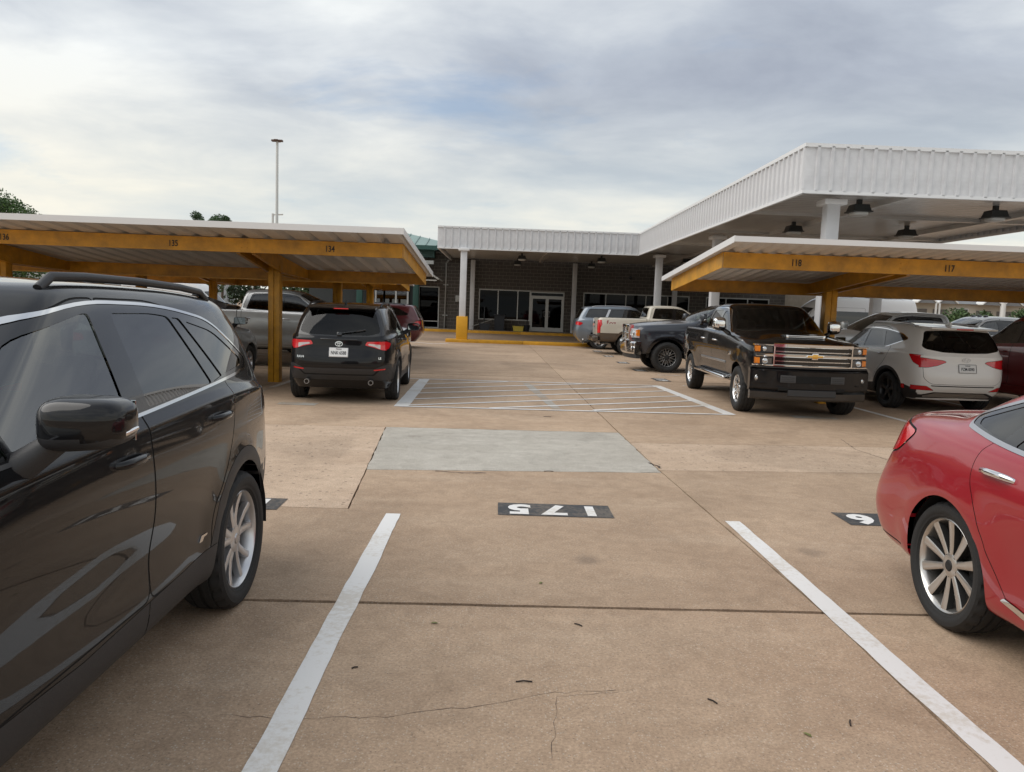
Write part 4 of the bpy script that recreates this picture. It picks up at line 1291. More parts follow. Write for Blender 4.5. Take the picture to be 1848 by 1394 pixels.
# ------------------------------------------------------------------ wheels
_WH = {}
def wheel_meshes(R, rim_r, width, style, rimmat, dark, nseg=48):
    key = (R, rim_r, width, style, rimmat.name, nseg)
    if key in _WH:
        return _WH[key]
    tyre = pmat('tyre_rubber', (0.018, 0.018, 0.018), 0.75, var=(9, .25), bump=(90, .2))
    h = width / 2
    s = (R - rim_r)
    prof = [(rim_r - .004, -h * .72), (rim_r + s * .12, -h * .93), (rim_r + s * .5, -h * 1.0), (rim_r + s * .80, -h * .96), (R - .012, -h * .84), (R - .002, -h * .70),
            (R, -h * .52), (R - .009, -h * .50), (R - .009, -h * .44), (R, -h * .42), (R + .001, -h * .10), (R - .009, -h * .08), (R - .009, h * .08), (R + .001, h * .10), (R, h * .42), (R - .009, h * .44), (R - .009, h * .50), (R, h * .52),
            (R - .002, h * .70), (R - .012, h * .84), (R - .016, h * .90), (rim_r + s * .72, h * .975), (rim_r + s * .70, h * 1.0), (rim_r + s * .5, h * 1.01), (rim_r + s * .30, h * .985), (rim_r + s * .28, h * .965), (rim_r + s * .12, h * .93), (rim_r + .004, h * .80), (rim_r - .006, h * .74)]
    nt = nseg * 2
    def mod(j, k, r):
        if j in (4, 5, 6, 17, 18, 19) and (k % 4 == 0):
            return r - .010
        return r
    tm = lathe_mesh('tyre', prof, 'y', nt, tyre, 0.8, caps=False, mod=mod)
    bm = bmesh.new()
    yo = h * .80            # outer face of the rim
    add_lathe(bm, [(rim_r - .002, yo - .012), (rim_r + .004, yo - .002), (rim_r - .004, yo + .004), (rim_r - .012, yo - .004), (rim_r - .018, yo - .03), (rim_r - .03, 0), (rim_r - .02, -h * .75)], 'y', nseg, mi=0)
    # brake disc, caliper and the dark barrel behind
    add_lathe(bm, [(.05, .002), (rim_r * .72, .002), (rim_r * .72, -.02), (.05, -.02)], 'y', nseg, mi=2)
    add_lathe(bm, [(.02, -h * .6), (rim_r - .02, -h * .6)], 'y', nseg, mi=1)
    add_box(bm, -rim_r * .75, -rim_r * .45, -.02, .03, -.06, .06, .008, mi=1)
    def spoke(a0, w0, w1, r0, r1, y0, y1, da=0.0, th=.03, mi=0, ridge=0.0):
        ca, sa = math.cos(a0), math.sin(a0)
        cb, sb = math.cos(a0 + da), math.sin(a0 + da)
        rows = []
        for t in (0, .33, .66, 1.0):
            r = r0 + (r1 - r0) * t; w = w0 + (w1 - w0) * t; y = y0 + (y1 - y0) * t - ridge * math.sin(t * math.pi)
            ang = a0 + da * t
            c, s_ = math.cos(ang), math.sin(ang)
            pts = []
            for (wd, dy) in ((-w, -th), (-w, -.004), (-w * .6, 0), (w * .6, 0), (w, -.004), (w, -th)):
                pts.append(bm.verts.new((r * c - wd * s_, y + dy, r * s_ + wd * c)))
            rows.append(pts)
        for A, B in zip(rows, rows[1:]):
            for k in range(5):
                f = bm.faces.new((A[k], B[k], B[k + 1], A[k + 1])); f.material_index = 1 if (style == 'two_tone' and k in (0, 4)) else mi
    hub = yo - .022
    def disc(r, y, mi, n=24, r0=0.0):
        add_lathe(bm, [(r0 + .0005, y), (r * .8, y), (r, y - .006), (r, y - .04)], 'y', n, mi=mi)
    if style == 'five_split':        # five broad spokes, each split in two
        for k in range(5):
            a = math.radians(90 + 72 * k)
            for sg in (-1, 1):
                spoke(a + sg * .17, .020, .019, .055, rim_r - .008, hub, yo - .012, da=sg * .12, th=.035, ridge=.010)
            spoke(a, .030, .005, .04, rim_r * .55, hub - .004, hub - .014, th=.03)
        disc(.072, hub + .004, 0); disc(.030, hub + .009, 3)
    elif style == 'two_tone':         # ten thin machined spokes on a grey rim
        for k in range(10):
            a = math.radians(90 + 36 * k)
            spoke(a, .015, .027, .045, rim_r - .004, hub, yo - .004, th=.04, ridge=.004)
        disc(.066, hub + .004, 0); disc(.031, hub + .010, 1)
    elif style == 'six_chrome':
        for k in range(6):
            a = math.radians(90 + 60 * k)
            spoke(a, .040, .036, .05, rim_r - .01, hub, yo - .010, th=.05, ridge=.014)
            spoke(a + math.radians(30), .010, .020, rim_r * .55, rim_r - .01, hub - .02, yo - .014, th=.03)
        disc(.085, hub + .012, 0)
        for k in range(8):
            a = math.radians(45 * k)
            add_lathe(bm, [(.0005, hub + .016), (.010, hub + .014), (.011, hub - .01)], 'y', 8, c=(.072 * math.cos(a), 0, .072 * math.sin(a)), mi=0)
    elif style == 'mesh_dark':        # black off-road wheel with bright V spokes
        for k in range(8):
            a = math.radians(45 * k)
            for sg in (-1, 1):
                spoke(a + sg * .05, .010, .008, .06, rim_r - .008, hub, yo - .010, da=sg * .20, th=.03)
        disc(.08, hub + .006, 1)
    else:                             # plain ten-spoke
        for k in range(5):
            a = math.radians(90 + 72 * k)
            spoke(a, .028, .034, .05, rim_r - .008, hub, yo - .010, th=.035, ridge=.01)
        disc(.07, hub + .004, 0); disc(.03, hub + .008, 1)
    for k in range(5):
        a = math.radians(54 + 72 * k)
        add_lathe(bm, [(.0005, hub + .001), (.010, hub + .001), (.010, hub - .02)], 'y', 8, c=(.053 * math.cos(a), 0, .053 * math.sin(a)), mi=1)
    bmesh.ops.recalc_face_normals(bm, faces=bm.faces)
    disc_m = pmat('brake_disc', (0.18, 0.17, 0.16), 0.4, 0.9)
    cap = pmat('wheel_cap', (0.45, 0.45, 0.46), 0.3, 0.9)
    rm = bm_mesh('rim', bm, [rimmat, dark, disc_m, cap], 0.6)
    _WH[key] = (tm, rm)
    return tm, rm

def add_wheels(car, S, wells=True):
    dark = pmat('wheel_inner_black', (0.012, 0.012, 0.012), 0.7)  # black of the barrel, caliper, lug nuts and spoke sides
    tm, rm = wheel_meshes(S['R'], S['rim'], S['tw'], S['wheel'], S['rimmat'], dark)
    for ax in (S['ax_f'], S['ax_r']):
        for s in (1, -1):
            w = empty('wheel', (ax, s * (S['track']), S['R'] - .004), 0 if s == 1 else math.pi, car)
            obj('tyre', tm, None, w); obj('rim', rm, None, w)
            if ax == S['ax_f'] and S.get('steer'):
                w.rotation_euler.z += S['steer']
    wl = pmat('wheel_well_black', (0.010, 0.010, 0.010), 0.9)
    for ax in (S['ax_f'], S['ax_r']):
        r = S['arch_r'] + .012; yo = S['well_y']
        for s in (1, -1):
            bm = bmesh.new()
            A = [bm.verts.new((ax + r * math.cos(t), s * yo, S['R'] + r * math.sin(t))) for t in [math.radians(-4 + 188 * k / 16) for k in range(17)]]
            B = [bm.verts.new((v.co.x, s * (yo - .42), v.co.z)) for v in A]
            for k in range(16):
                bm.faces.new((A[k], A[k + 1], B[k + 1], B[k]))
            bm.faces.new(B)
            obj('wheel_well', bm_mesh('wheel_well', bm, wl), None, car)

_SEAT = {}
def seat_mesh(col):
    if col not in _SEAT:
        bm = bmesh.new()
        add_box(bm, -.22, .28, -.24, .24, .0, .16, .05, 2)
        add_box(bm, -.07, .07, -.24, .24, -.0, .62, .05, 2, Matrix.Translation((-.22, 0, .08)) @ Matrix.Rotation(-.25, 4, 'Y'))
        add_box(bm, -.05, .05, -.13, .13, .0, .19, .04, 2, Matrix.Translation((-.40, 0, .71)) @ Matrix.Rotation(-.15, 4, 'Y'))
        _SEAT[col] = bm_mesh('seat', bm, pmat('seat_' + str(col), (col, col, col * .95), 0.8), 0.8)
    return _SEAT[col]

def add_interior(car, x_f, x_r, z_f, w, col=.03, rows=(0.1, -.85), zs=.42, dash=True, lo=False):
    m = pmat('cabin_trim_black', (0.02, 0.02, 0.02), 0.85)
    bm = bmesh.new()
    add_box(bm, x_r, x_f, -w, w, z_f, z_f + .06)
    obj('cabin_floor', bm_mesh('cabin_floor', bm, m), None, car)
    if dash:
        bm = bmesh.new()
        add_box(bm, x_f - .42, x_f + .05, -w + .02, w - .02, zs + .30, zs + .60, .06, 2)
        obj('dashboard', bm_mesh('dashboard', bm, m, .8), None, car)
        bm = bmesh.new()
        rings, fs = add_lathe(bm, [(.185 + .014 * math.cos(t), .014 * math.sin(t)) for t in [k * math.pi / 3 for k in range(6)]], 'x', 24, closed=True)
        add_box(bm, -.02, .02, -.18, .18, -.03, .03, .01); add_box(bm, -.02, .02, -.03, .03, -.18, 0, .01)
        o = obj('steering_wheel', bm_mesh('steering_wheel', bm, m, .9), None, car, (x_f - .58, .37, zs + .58), (0, .4, 0))
    for i, xx in enumerate(rows):
        ys = (.37, -.37) if i == 0 else (.42, 0, -.42)
        for y in ys:
            o = obj('seat', seat_mesh(col), None, car, (xx, y, zs))
            if i and y == 0:
                o.scale = (1, .8, .97)

def ellipse_ring(bm, a, b, t, d=.006, n=28, c=(0, 0), mi=0):
    for s in (0,):
        o = [(c[0] + a * math.cos(2 * math.pi * k / n), c[1] + b * math.sin(2 * math.pi * k / n)) for k in range(n)]
        i_ = [(c[0] + (a - t) * math.cos(2 * math.pi * k / n), c[1] + (b - t) * math.sin(2 * math.pi * k / n)) for k in range(n)]
        V = [[bm.verts.new((p[0], p[1], zz)) for p in q] for q, zz in ((o, 0), (o, d), (i_, d), (i_, 0))]
        for A, B in zip(V, V[1:]):
            for k in range(n):
                f = bm.faces.new((A[k], A[(k + 1) % n], B[(k + 1) % n], B[k])); f.material_index = mi

def licence_plate(car, sh, y, z, top, main, bottom=None, dz=0):
    p, n = sh.rear(y, z)
    n = Vector((n.x, 0, n.z)).normalized()
    white = pmat('plate_white', (0.75, 0.76, 0.76), 0.45); ink = pmat('plate_ink', (0.02, 0.02, 0.025), 0.5)
    fr = pmat('plate_frame_metal', (0.35, 0.35, 0.36), 0.3, 0.8)
    bm = bmesh.new(); add_box(bm, -.160, .160, -.083, .083, 0, .008, .012, 2)
    f = stick('plate_frame', bm_mesh('plate_frame', bm, fr, .7), p, n, car, .004)
    bm = bmesh.new(); add_box(bm, -.150, .150, -.073, .073, .006, .012, .004, 1)
    o = obj('licence_plate', bm_mesh('licence_plate', bm, white, .7), None, car)
    o.matrix_local = frame_on(p, n) @ Matrix.Translation((0, 0, .004))
    t = obj('plate_number', text_mesh(main, .080, ink, .001, sx=.70, bold=.0012), None, o, (0, -.012, .0135))
    t = obj('plate_state', text_mesh(top, .026, ink, .001, sx=1.2, bold=.0006), None, o, (0, .052, .0135))
    return o
# ------------------------------------------------------------------ shared car materials
def M_black_plastic(): return pmat('grained_black_plastic', (0.026, 0.026, 0.028), 0.5, bump=(260, .12))
def M_gloss_black(): return pmat('gloss_black_trim', (0.008, 0.008, 0.009), 0.12, coat=.6)
def M_chrome(): return pmat('chrome', (0.80, 0.80, 0.80), 0.08, 1.0)
def M_satin(): return pmat('satin_silver', (0.55, 0.55, 0.56), 0.32, 0.9)
def M_gap(): return pmat('shut_line_black', (0.004, 0.004, 0.004), 0.9)
def M_red(): return pmat('tail_lens_red', (0.62, 0.010, 0.016), 0.12, coat=1.0)
def M_clear(): return pmat('tail_lens_clear', (0.55, 0.50, 0.50), 0.10, 0.3, coat=1.0)
def M_amber(): return pmat('amber_lens', (0.75, 0.22, 0.02), 0.12, coat=1.0)
def M_lamp(): return pmat('headlamp_reflector', (0.62, 0.64, 0.66), 0.12, 0.75, coat=1.0)
def G_front(): return glassmat('green_tint_glass', (0.36, 0.43, 0.39), 1.9)
def G_dark(): return glassmat('privacy_glass', (0.045, 0.050, 0.050), 1.75)
def G_screen(): return glassmat('windscreen_glass', (0.55, 0.62, 0.58), 1.6)

def flares(S, amp=.02, sig=.085, extra=None):
    """swell the flank round the wheels."""
    def f(co):
        for ax in (S['ax_f'], S['ax_r']):
            r = np.hypot(co[:, 0] - ax, co[:, 2] - S['R'])
            w = np.clip((np.abs(co[:, 1]) - .55) / .2, 0, 1) * np.clip((1.05 - co[:, 2]) / .2, 0, 1)
            co[:, 1] += np.sign(co[:, 1]) * amp * np.exp(-((r - S['arch_r'] - .03) / sig) ** 2) * w
        if extra is not None:
            co = extra(co)
        return co
    return f

def handle(car, sh, x, z, mat, door=None, s=1, length=.20, lift=.03, dark=True):
    p, n = sh.side(x, z, s)
    bm = bmesh.new()
    L_ = length / 2
    pts = [(-L_, 0, -.006), (-L_ * .8, 0, lift * .75), (-L_ * .3, 0, lift), (L_ * .3, 0, lift), (L_ * .8, 0, lift * .75), (L_, 0, -.006)]
    add_tube(bm, pts, [.011, .014, .015, .015, .014, .011], 10)
    bmesh.ops.recalc_face_normals(bm, faces=bm.faces)
    for v in bm.verts:
        v.co.y *= 1.15
    o = stick('door_handle', bm_mesh('door_handle', bm, mat, 1.2), p, n, car if door is None else door, 0.0)
    return o

S_STRIP = True
def mirror(car, sh, x, z, s, cap, low, size=(.085, .125, .085), out=.06, stalk=True, glass=None, lift=0.0, tall=False):
    p, n = sh.side(x, z, s)
    y0 = abs(p.y)
    sx, sy, sz = size
    cy = y0 + out + sy
    root = empty('wing_mirror', (x, 0, z + lift), 0, car)
    bm = bmesh.new()
    def fn(u, v, w):       # rounder at the front, tapered towards the tip, flat behind
        k = 1 - .16 * (v + 1) / 2
        uu = u if u > -.55 else -.55
        return (uu * (1 if v < .3 else 1 - .25 * (v - .3)), v, w * k + .05 * v)
    superquad(bm, (0, s * cy, sz * .9), (sx * 1.3, s * sy, sz), 3.4, 10, fn)
    bmesh.ops.recalc_face_normals(bm, faces=bm.faces)
    for f in bm.faces:
        f.material_index = 1 if f.calc_center_median().z < sz * .45 else 0
    obj('mirror_housing', bm_mesh('mirror_housing', bm, [cap, low], 3.2), None, root)
    if S_STRIP:
        bm = bmesh.new(); add_tube(bm, [(.045, s * (cy - sy * .35), sz * .44), (.052, s * (cy + sy * .35), sz * .50), (.025, s * (cy + sy * .93), sz * .62), (-.03, s * (cy + sy * 1.0), sz * .70)], [.004, .009, .011, .006], 8)
        obj('mirror_indicator', bm_mesh('mirror_indicator', bm, M_chrome(), 1.2), None, root)
    bm = bmesh.new()
    add_box(bm, -sx * 1.3 * .55 - .006, -sx * 1.3 * .55 - .001, s * cy - sy * .84, s * cy + sy * .84, sz * .9 - sz * .72, sz * .9 + sz * .72, .002)
    obj('mirror_glass', bm_mesh('mirror_glass', bm, pmat('mirror_glass', (.40, .44, .44), .02, 1.0)), None, root)
    if stalk:
        bm = bmesh.new()
        pts = [(.05, s * (y0 - .03), -.09), (.03, s * (y0 + .05), -.03), (.0, s * (y0 + out + sy * .5), .04)]
        add_tube(bm, pts, [.055, .045, .035], 10)
        bmesh.ops.recalc_face_normals(bm, faces=bm.faces)
        obj('mirror_stalk', bm_mesh('mirror_stalk', bm, low, 1.2), None, root)
    return root

def roof_rail(car, sh, xs, y, mat, lift=.05, s=1, r=.016):
    pts = []
    for i, x in enumerate(xs):
        p, n = sh.top(x, y * s)
        h = lift if 0 < i < len(xs) - 1 else -.005
        pts.append((x, y * s, p.z + h))
    bm = bmesh.new(); add_tube(bm, pts, r, 8)
    for v in bm.verts:
        v.co.z += 0
    bmesh.ops.recalc_face_normals(bm, faces=bm.faces)
    return obj('roof_rail', bm_mesh('roof_rail', bm, mat, 1.0), None, car)

SIDE2 = lambda f: f.normal.y > .10 and f.normal.x < .75
REAR = lambda f: f.normal.x < -.18
FRONT = lambda f: f.normal.x > .12
SIDE = lambda f: f.normal.y > .35
REAR_S = lambda f: f.normal.x < -.60
SIDE_R = lambda f: f.normal.x >= -.60

def build_suv(name, S):
    """Compact crossover (loops for a 4.6 m body), used for both black crossovers and, restyled, for others."""
    car = empty(name)
    P = S['paint']
    st5 = [-1.95, -1.35, -.65, .05, .80, 1.55]
    st6 = [-1.95, -1.35, -.65, .0, .44, .65]
    rows = S.get('rows') or [
        dict(xr=-2.05, xf=2.02, z=.25, w=.76),
        dict(xr=-2.20, xf=2.15, z=[(-2.2, .40), (-1.7, .33), (-1, .27), (1, .27), (1.7, .28), (2.2, .24)], w=[(-2.2, .78), (-1.7, .85), (-1.2, .885), (2.2, .885)], crease=.25),
        dict(xr=-2.315, xf=2.24, z=[(-2.3, .52), (-1, .47), (1, .47), (2.2, .45)], w=[(-2.3, .80), (-1.85, .868), (-1.345, .915), (2.2, .915)], cr=.24, br=.07, bf=.16),
        dict(xr=-2.34, xf=2.28, z=[(-2.3, .72), (2.2, .68)], w=[(-2.3, .81), (-1.85, .872), (-1.345, .922), (2.2, .922)], cr=.24, br=.07, bf=.18, cf=.25),
        dict(xr=-2.275, xf=2.26, z=[(-2.3, .92), (-1.2, .95), (0, .92), (2.2, .86)], w=[(-2.3, .80), (-1.85, .868), (-1.2, .925), (0, .925), (1.3, .925), (2.2, .88)], cr=.22, bf=.2, cf=.25),
        dict(xr=-2.275, xf=2.17, z=[(-2.3, 1.07), (-1.4, 1.145), (0, 1.10), (.9, 1.075), (1.5, 1.04), (2.15, .97)], w=[(-2.3, .78), (-1.9, .845), (-1.4, .885), (0, .90), (1, .885), (1.8, .84), (2.1, .78)], bf=.2, cf=.22, st=st5, crease=.45),
        dict(xr=-2.25, xf=.98, z=[(-2.2, 1.12), (-1.4, 1.195), (0, 1.145), (.66, 1.13), (.98, 1.165)], w=[(-2.2, .755), (-1.8, .82), (-1.3, .855), (0, .87), (.66, .85), (.98, .78)], bf=.16, cf=.14, st=st6, crease=.6),
        dict(xr=-2.14, xf=.57, z=[(-2.1, 1.36), (-1.3, 1.40), (0, 1.37), (.35, 1.35), (.57, 1.385)], w=[(-2.1, .72), (-1.2, .775), (0, .78), (.35, .755), (.57, .68)], bf=.14, cf=.12, st=[-1.9, -1.35, -.70, -.12, .19, .33]),
        dict(xr=-1.98, xf=.11, z=[(-2, 1.60), (-1.3, 1.645), (-.5, 1.66), (-.12, 1.65), (.11, 1.625)], w=[(-2, .60), (-1.2, .655), (-.12, .655), (.12, .60)], bf=.10, cf=.10, st=[-1.78, -1.32, -.82, -.40, -.19, -.09], crease=.35),
    ]
    def extra(co):      # a waist: the doors draw in above the sill
        d = np.exp(-((co[:, 2] - .60) / .13) ** 2) * np.clip(1.0 - np.abs(co[:, 0]) / .95, 0, 1) ** .7
        co[:, 1] -= np.sign(co[:, 1]) * .030 * d * (np.abs(co[:, 1]) > .6)
        return co
    sh = Shell(rows, S.get('level', 2), .03, flares(S, S.get('flare', .022), .07, extra))
    R = S['R']
    af, ar = S['ax_f'], S['ax_r']
    # --- side cuts
    DF = S.get('door_f') or rpoly([(.83, .44), (.83, .80), (.79, 1.04, .02), (.21, 1.50, .10), (-.18, 1.60, .15), (-.315, 1.60, .02), (-.27, .44)], .05)
    DR = S.get('door_r') or rpoly([(-.282, .44), (-.327, 1.60, .02), (-.80, 1.595, .2), (-1.08, 1.53, .08), (-1.30, 1.14, .05), (-1.19, .92, .12), (-.87, .62, .1), (-.86, .44)], .05)
    sh.panel(DF, 'y', 'door_f', SIDE)
    sh.panel(DR, 'y', 'door_r', SIDE)
    DLO = S.get('dlo') or rpoly([(.74, 1.125, .02), (.17, 1.515, .12), (-.22, 1.585, .3), (-.85, 1.575, .3), (-1.40, 1.50, .15), (-1.78, 1.285, .05), (-1.72, 1.24, .04), (-1.2, 1.215, .3), (-.3, 1.17, .4)], .05, 5)
    if S.get('chrome_dlo'):
        sh.cut(opoly(DLO, .013), 'y', 'chrome', SIDE2)
        if S['chrome_dlo'] == 'top':       # only the upper run is bright
            low = [(1.2, .9), (1.2, 1.03), (.83, 1.11), (-.3, 1.155), (-1.2, 1.200), (-1.73, 1.225), (-1.84, 1.28), (-2.2, 1.34), (-2.2, .9)]
            sh.cut(low, 'y', 'dark_rim', SIDE2, only=['chrome'])
    sh.cut(DLO, 'y', 'dlo', SIDE2)
    panes = S.get('panes') or dict(
        pane_c=rpoly([(.675, 1.135), (.505, 1.255), (.475, 1.143)], .012),
        pane_f=rpoly([(.45, 1.148), (.47, 1.27), (.185, 1.475, .08), (-.20, 1.548, .1), (-.24, 1.548, .03), (-.215, 1.168)], .02),
        pane_r=rpoly([(-.385, 1.182), (-.395, 1.548, .03), (-.75, 1.545, .1), (-.905, 1.53, .03), (-1.09, 1.212)], .02),
        pane_s=rpoly([(-1.125, 1.215), (-.94, 1.525), (-1.02, 1.52, .02), (-1.26, 1.232)], .008),
        pane_q=rpoly([(-1.295, 1.238, .03), (-1.08, 1.505, .02), (-1.38, 1.45, .08), (-1.68, 1.292, .04), (-1.64, 1.258, .03)], .02))
    for k, pl in panes.items():
        sh.cut(pl, 'y', k, SIDE2)
    # --- lower cladding and arches
    if S.get('clad', True):
        for ax in (af, ar):
            sh.panel([(ax + S['clad_r'], .2)] + circ(ax, R, S['clad_r'], 0, 180, 26) + [(ax - S['clad_r'], .2)], 'y', 'clad', lambda f: f.calc_center_median().y > .5, gap=.004)
        sh.panel(rpoly([(af, .15), (af, .46), (.2, .41), (-.6, .44), (ar, .50), (ar, .15)], .01), 'y', 'clad', SIDE, gap=.004)
        sh.cut([(.824, .1), (.824, .5), (.832, .5), (.832, .1)], 'y', 'gap', SIDE, only=['clad'])
        sh.cut([(-.272, .1), (-.272, .5), (-.280, .5), (-.280, .1)], 'y', 'gap', SIDE, only=['clad'])
    sh.arch(af, R, S['arch_r']); sh.arch(ar, R, S['arch_r'])
    # --- rear
    if S.get('rear') == 'full':
        sh.panel(rpoly([(-.2, .66), (.60, .66), (.80, .84), (.79, 1.12), (.64, 1.60), (-.2, 1.60)], .06), 'x', 'gate', REAR_S, gap=.006, only=['body'])
        sh.cut(rpoly([(-.2, 1.115), (.50, 1.125), (.735, 1.15), (.60, 1.555), (.3, 1.575), (-.2, 1.58)], .05), 'x', 'rw_frame', REAR)
        sh.cut(rpoly([(-.2, 1.135), (.48, 1.145), (.66, 1.19), (.555, 1.52), (.3, 1.54), (-.2, 1.545)], .06), 'x', 'rear_glass', REAR)
        sh.panel(rpoly([(-.2, .40), (-.2, .60), (.58, .60), (.74, .665), (1.2, .68), (1.2, .40)], .03), 'x', 'clad', REAR, gap=.004, skip=['hole'])
        sh.panel(rpoly([(-2.6, .40), (-2.6, .68), (-2.05, .60), (ar - S['clad_r'], .50), (ar - S['clad_r'], .40)], .02), 'y', 'clad', lambda f: f.normal.x > -.6 and f.calc_center_median().y > .5, gap=.003, skip=['hole'])
        sh.cut(rpoly([(-.2, .505), (-.2, .485), (.57, .485), (.66, .57), (.64, .585), (.55, .505)], .01), 'x', 'gap', REAR)
        sh.panel(rpoly([(.57, .568), (.75, .585), (.75, .605), (.57, .588)], .006), 'x', 'reflector', REAR_S, gap=.004)
        TL = rpoly([(.42, .985, .02), (.56, .955, .02), (.70, .91), (.93, .90), (1.0, 1.02), (.80, 1.055), (.45, 1.045, .02)], .03)
        sh.panel(TL, 'x', 'tail', REAR_S, gap=.006)
        sh.cut(rpoly([(.47, .99), (.58, .965), (.665, .925), (.665, 1.00), (.48, 1.015)], .015), 'x', 'tail_clear', REAR_S, only=['tail'])
        sh.panel(rpoly([(-2.5, .895), (-2.5, 1.06), (-2.12, 1.055), (-1.98, 1.02, .04), (-2.08, .93)], .03), 'y', 'tail', lambda f: f.normal.x >= -.62 and f.normal.y > 0, gap=.006)
    elif S.get('rear') == 'wide':
        sh.panel(rpoly([(-.2, .56), (.58, .56), (.70, .66), (.72, 1.0), (.79, 1.12), (.64, 1.60), (-.2, 1.60)], .06), 'x', 'gate', REAR_S, gap=.006, only=['body'])
        sh.cut(rpoly([(-.2, 1.135), (.40, 1.15), (.66, 1.20, .08), (.70, 1.25, .05), (.60, 1.535, .05), (.3, 1.55), (-.2, 1.555)], .06), 'x', 'rear_glass', REAR)
        sh.panel(rpoly([(-.2, .30), (-.2, .40), (.48, .40), (.66, .34), (1.2, .36), (1.2, .26)], .02), 'x', 'clad', REAR, gap=.003, skip=['hole'])
        sh.panel(rpoly([(-2.6, .26), (-2.6, .42), (-2.05, .46), (ar - S['clad_r'], .52), (ar - S['clad_r'], .26)], .02), 'y', 'clad', lambda f: f.normal.x > -.6 and f.calc_center_median().y > .5, gap=.003, skip=['hole'])
        sh.panel(rpoly([(-.2, .30), (-.2, .385), (.44, .385), (.62, .32), (.60, .30)], .02), 'x', 'skid', REAR, gap=.003)
        sh.cut(rpoly([(-.2, .535), (-.2, .515), (.56, .515), (.58, .535)], .005), 'x', 'gap', REAR)
        sh.panel(rpoly([(.50, .435), (.86, .44), (.90, .52), (.64, .515)], .015), 'x', 'reflector', lambda f: f.normal.x < -.3, gap=.005)
        sh.panel(rpoly([(.34, .975, .03), (.50, .905), (.66, .865), (1.1, .86), (1.1, 1.09), (.66, 1.03), (.40, 1.0, .02)], .02), 'x', 'tail', REAR_S, gap=.006)
        sh.panel(rpoly([(-2.5, .86), (-2.5, 1.06), (-2.10, 1.09), (-1.90, 1.095, .02), (-2.02, .95, .04), (-2.2, .865)], .02), 'y', 'tail', lambda f: f.normal.x >= -.62 and f.normal.y > 0, gap=.006)
    else:
        sh.cut(rpoly([(-.2, 1.135), (.48, 1.145), (.66, 1.19), (.555, 1.52), (.3, 1.54), (-.2, 1.545)], .06), 'x', 'rear_glass', REAR)
        TL = rpoly([(.52, .93), (.70, .90), (1.0, .88), (1.0, 1.03), (.56, 1.03)], .03)
        sh.panel(TL, 'x', 'tail', REAR_S, gap=.006)
        sh.panel(rpoly([(-2.5, .88), (-2.5, 1.04), (-2.12, 1.03), (-1.98, .98, .04), (-2.08, .90)], .03), 'y', 'tail', lambda f: f.normal.x >= -.62 and f.normal.y > 0, gap=.006)
    # --- front
    sh.cut(rpoly([(-.2, 1.12), (.60, 1.115), (.72, 1.155), (.58, 1.57, .06), (-.2, 1.62)], .02), 'x', 'ws_frame', lambda f: f.normal.x > .12 and f.calc_center_median().x < 1.05)
    sh.cut(rpoly([(-.2, 1.18), (.60, 1.17), (.69, 1.195), (.555, 1.555, .06), (-.2, 1.60)], .02), 'x', 'windshield', lambda f: f.normal.x > .12 and f.calc_center_median().x < 1.05)
    sh.panel(rpoly([(2.06, -.2), (2.06, .45), (1.95, .68), (.95, .77), (.90, .70), (.99, -.2)], .04), 'z', 'hood', lambda f: f.normal.z > .4, gap=.006, only=['body'])
    sh.panel(rpoly([(.42, .82), (.60, .83), (1.0, .80), (1.0, .92), (.62, .93), (.45, .90)], .02), 'x', 'head', lambda f: f.normal.x > .35, gap=.005)
    sh.panel(rpoly([(2.4, .80), (2.4, .93), (1.95, .96), (1.75, .955, .02), (1.95, .86)], .02), 'y', 'head', lambda f: f.normal.x <= .36 and f.normal.y > .3, gap=.005)
    sh.panel(rpoly([(-.2, .58), (.44, .58), (.36, .80), (.40, .90), (-.2, .90)], .03), 'x', 'grille', lambda f: f.normal.x > .4, gap=.005)
    sh.panel(rpoly([(-.2, .30), (.60, .30), (.52, .46), (-.2, .47)], .03), 'x', 'grille', lambda f: f.normal.x > .3, gap=.005)
    # --- assemble
    clad = S.get('cladmat') or M_black_plastic()
    sh.body('body', car, [('body', P), ('gap', M_gap()), ('clad', clad), ('lip', clad if S.get('clad', True) else P), ('dlo', M_gloss_black()), ('dark_rim', M_gloss_black()), ('rw_frame', M_gloss_black()), ('ws_frame', M_gloss_black())])
    df = sh.part('door_f', 'door', P, car); dr = sh.part('door_r', 'door', P, car)
    gf, gd = S.get('gf') or G_front(), S.get('gd') or G_dark()
    for k, i, m in (('pane_f', 0, gf), ('pane_c', 0, gf), ('pane_r', 1, gd), ('pane_s', 1, gd)):
        for o, d in zip(sh.part(k, 'window_pane', m, car, off=-.005), (df, dr)[i]):
            o.parent = d
    sh.part('pane_q', 'quarter_window', gd, car, off=-.004)
    sh.part('chrome', 'window_trim', M_chrome(), car, off=.003)
    sh.part('windshield', 'windshield', G_screen(), car, 'c')
    sh.part('rear_glass', 'rear_window', S.get('grear') or gd, car, 'c', off=-.002)
    sh.part('gate', 'tailgate', P, car, 'c')
    sh.part('hood', 'hood', P, car, 'c')
    sh.part('head', 'headlight', M_lamp(), car)
    sh.part('grille', 'grille', M_gloss_black(), car, 'c', off=-.01)
    tl = sh.part('tail', 'taillight', M_red(), car, off=.004)
    for o, t in zip(sh.part('tail_clear', 'reversing_lamp', M_clear(), car, off=.005), tl):
        o.parent = t
    sh.part('reflector', 'rear_reflector', M_red(), car)
    sh.part('skid', 'skid_plate', M_satin(), car, 'c')
    hx = S.get('handles', ((-.12, 1.02), (-1.05, 1.055)))
    for (x, z), D in zip(hx, (df, dr)):
        for d, s in zip(D, (1, -1)):
            handle(car, sh, x, z, S.get('handlemat', P), d, s)
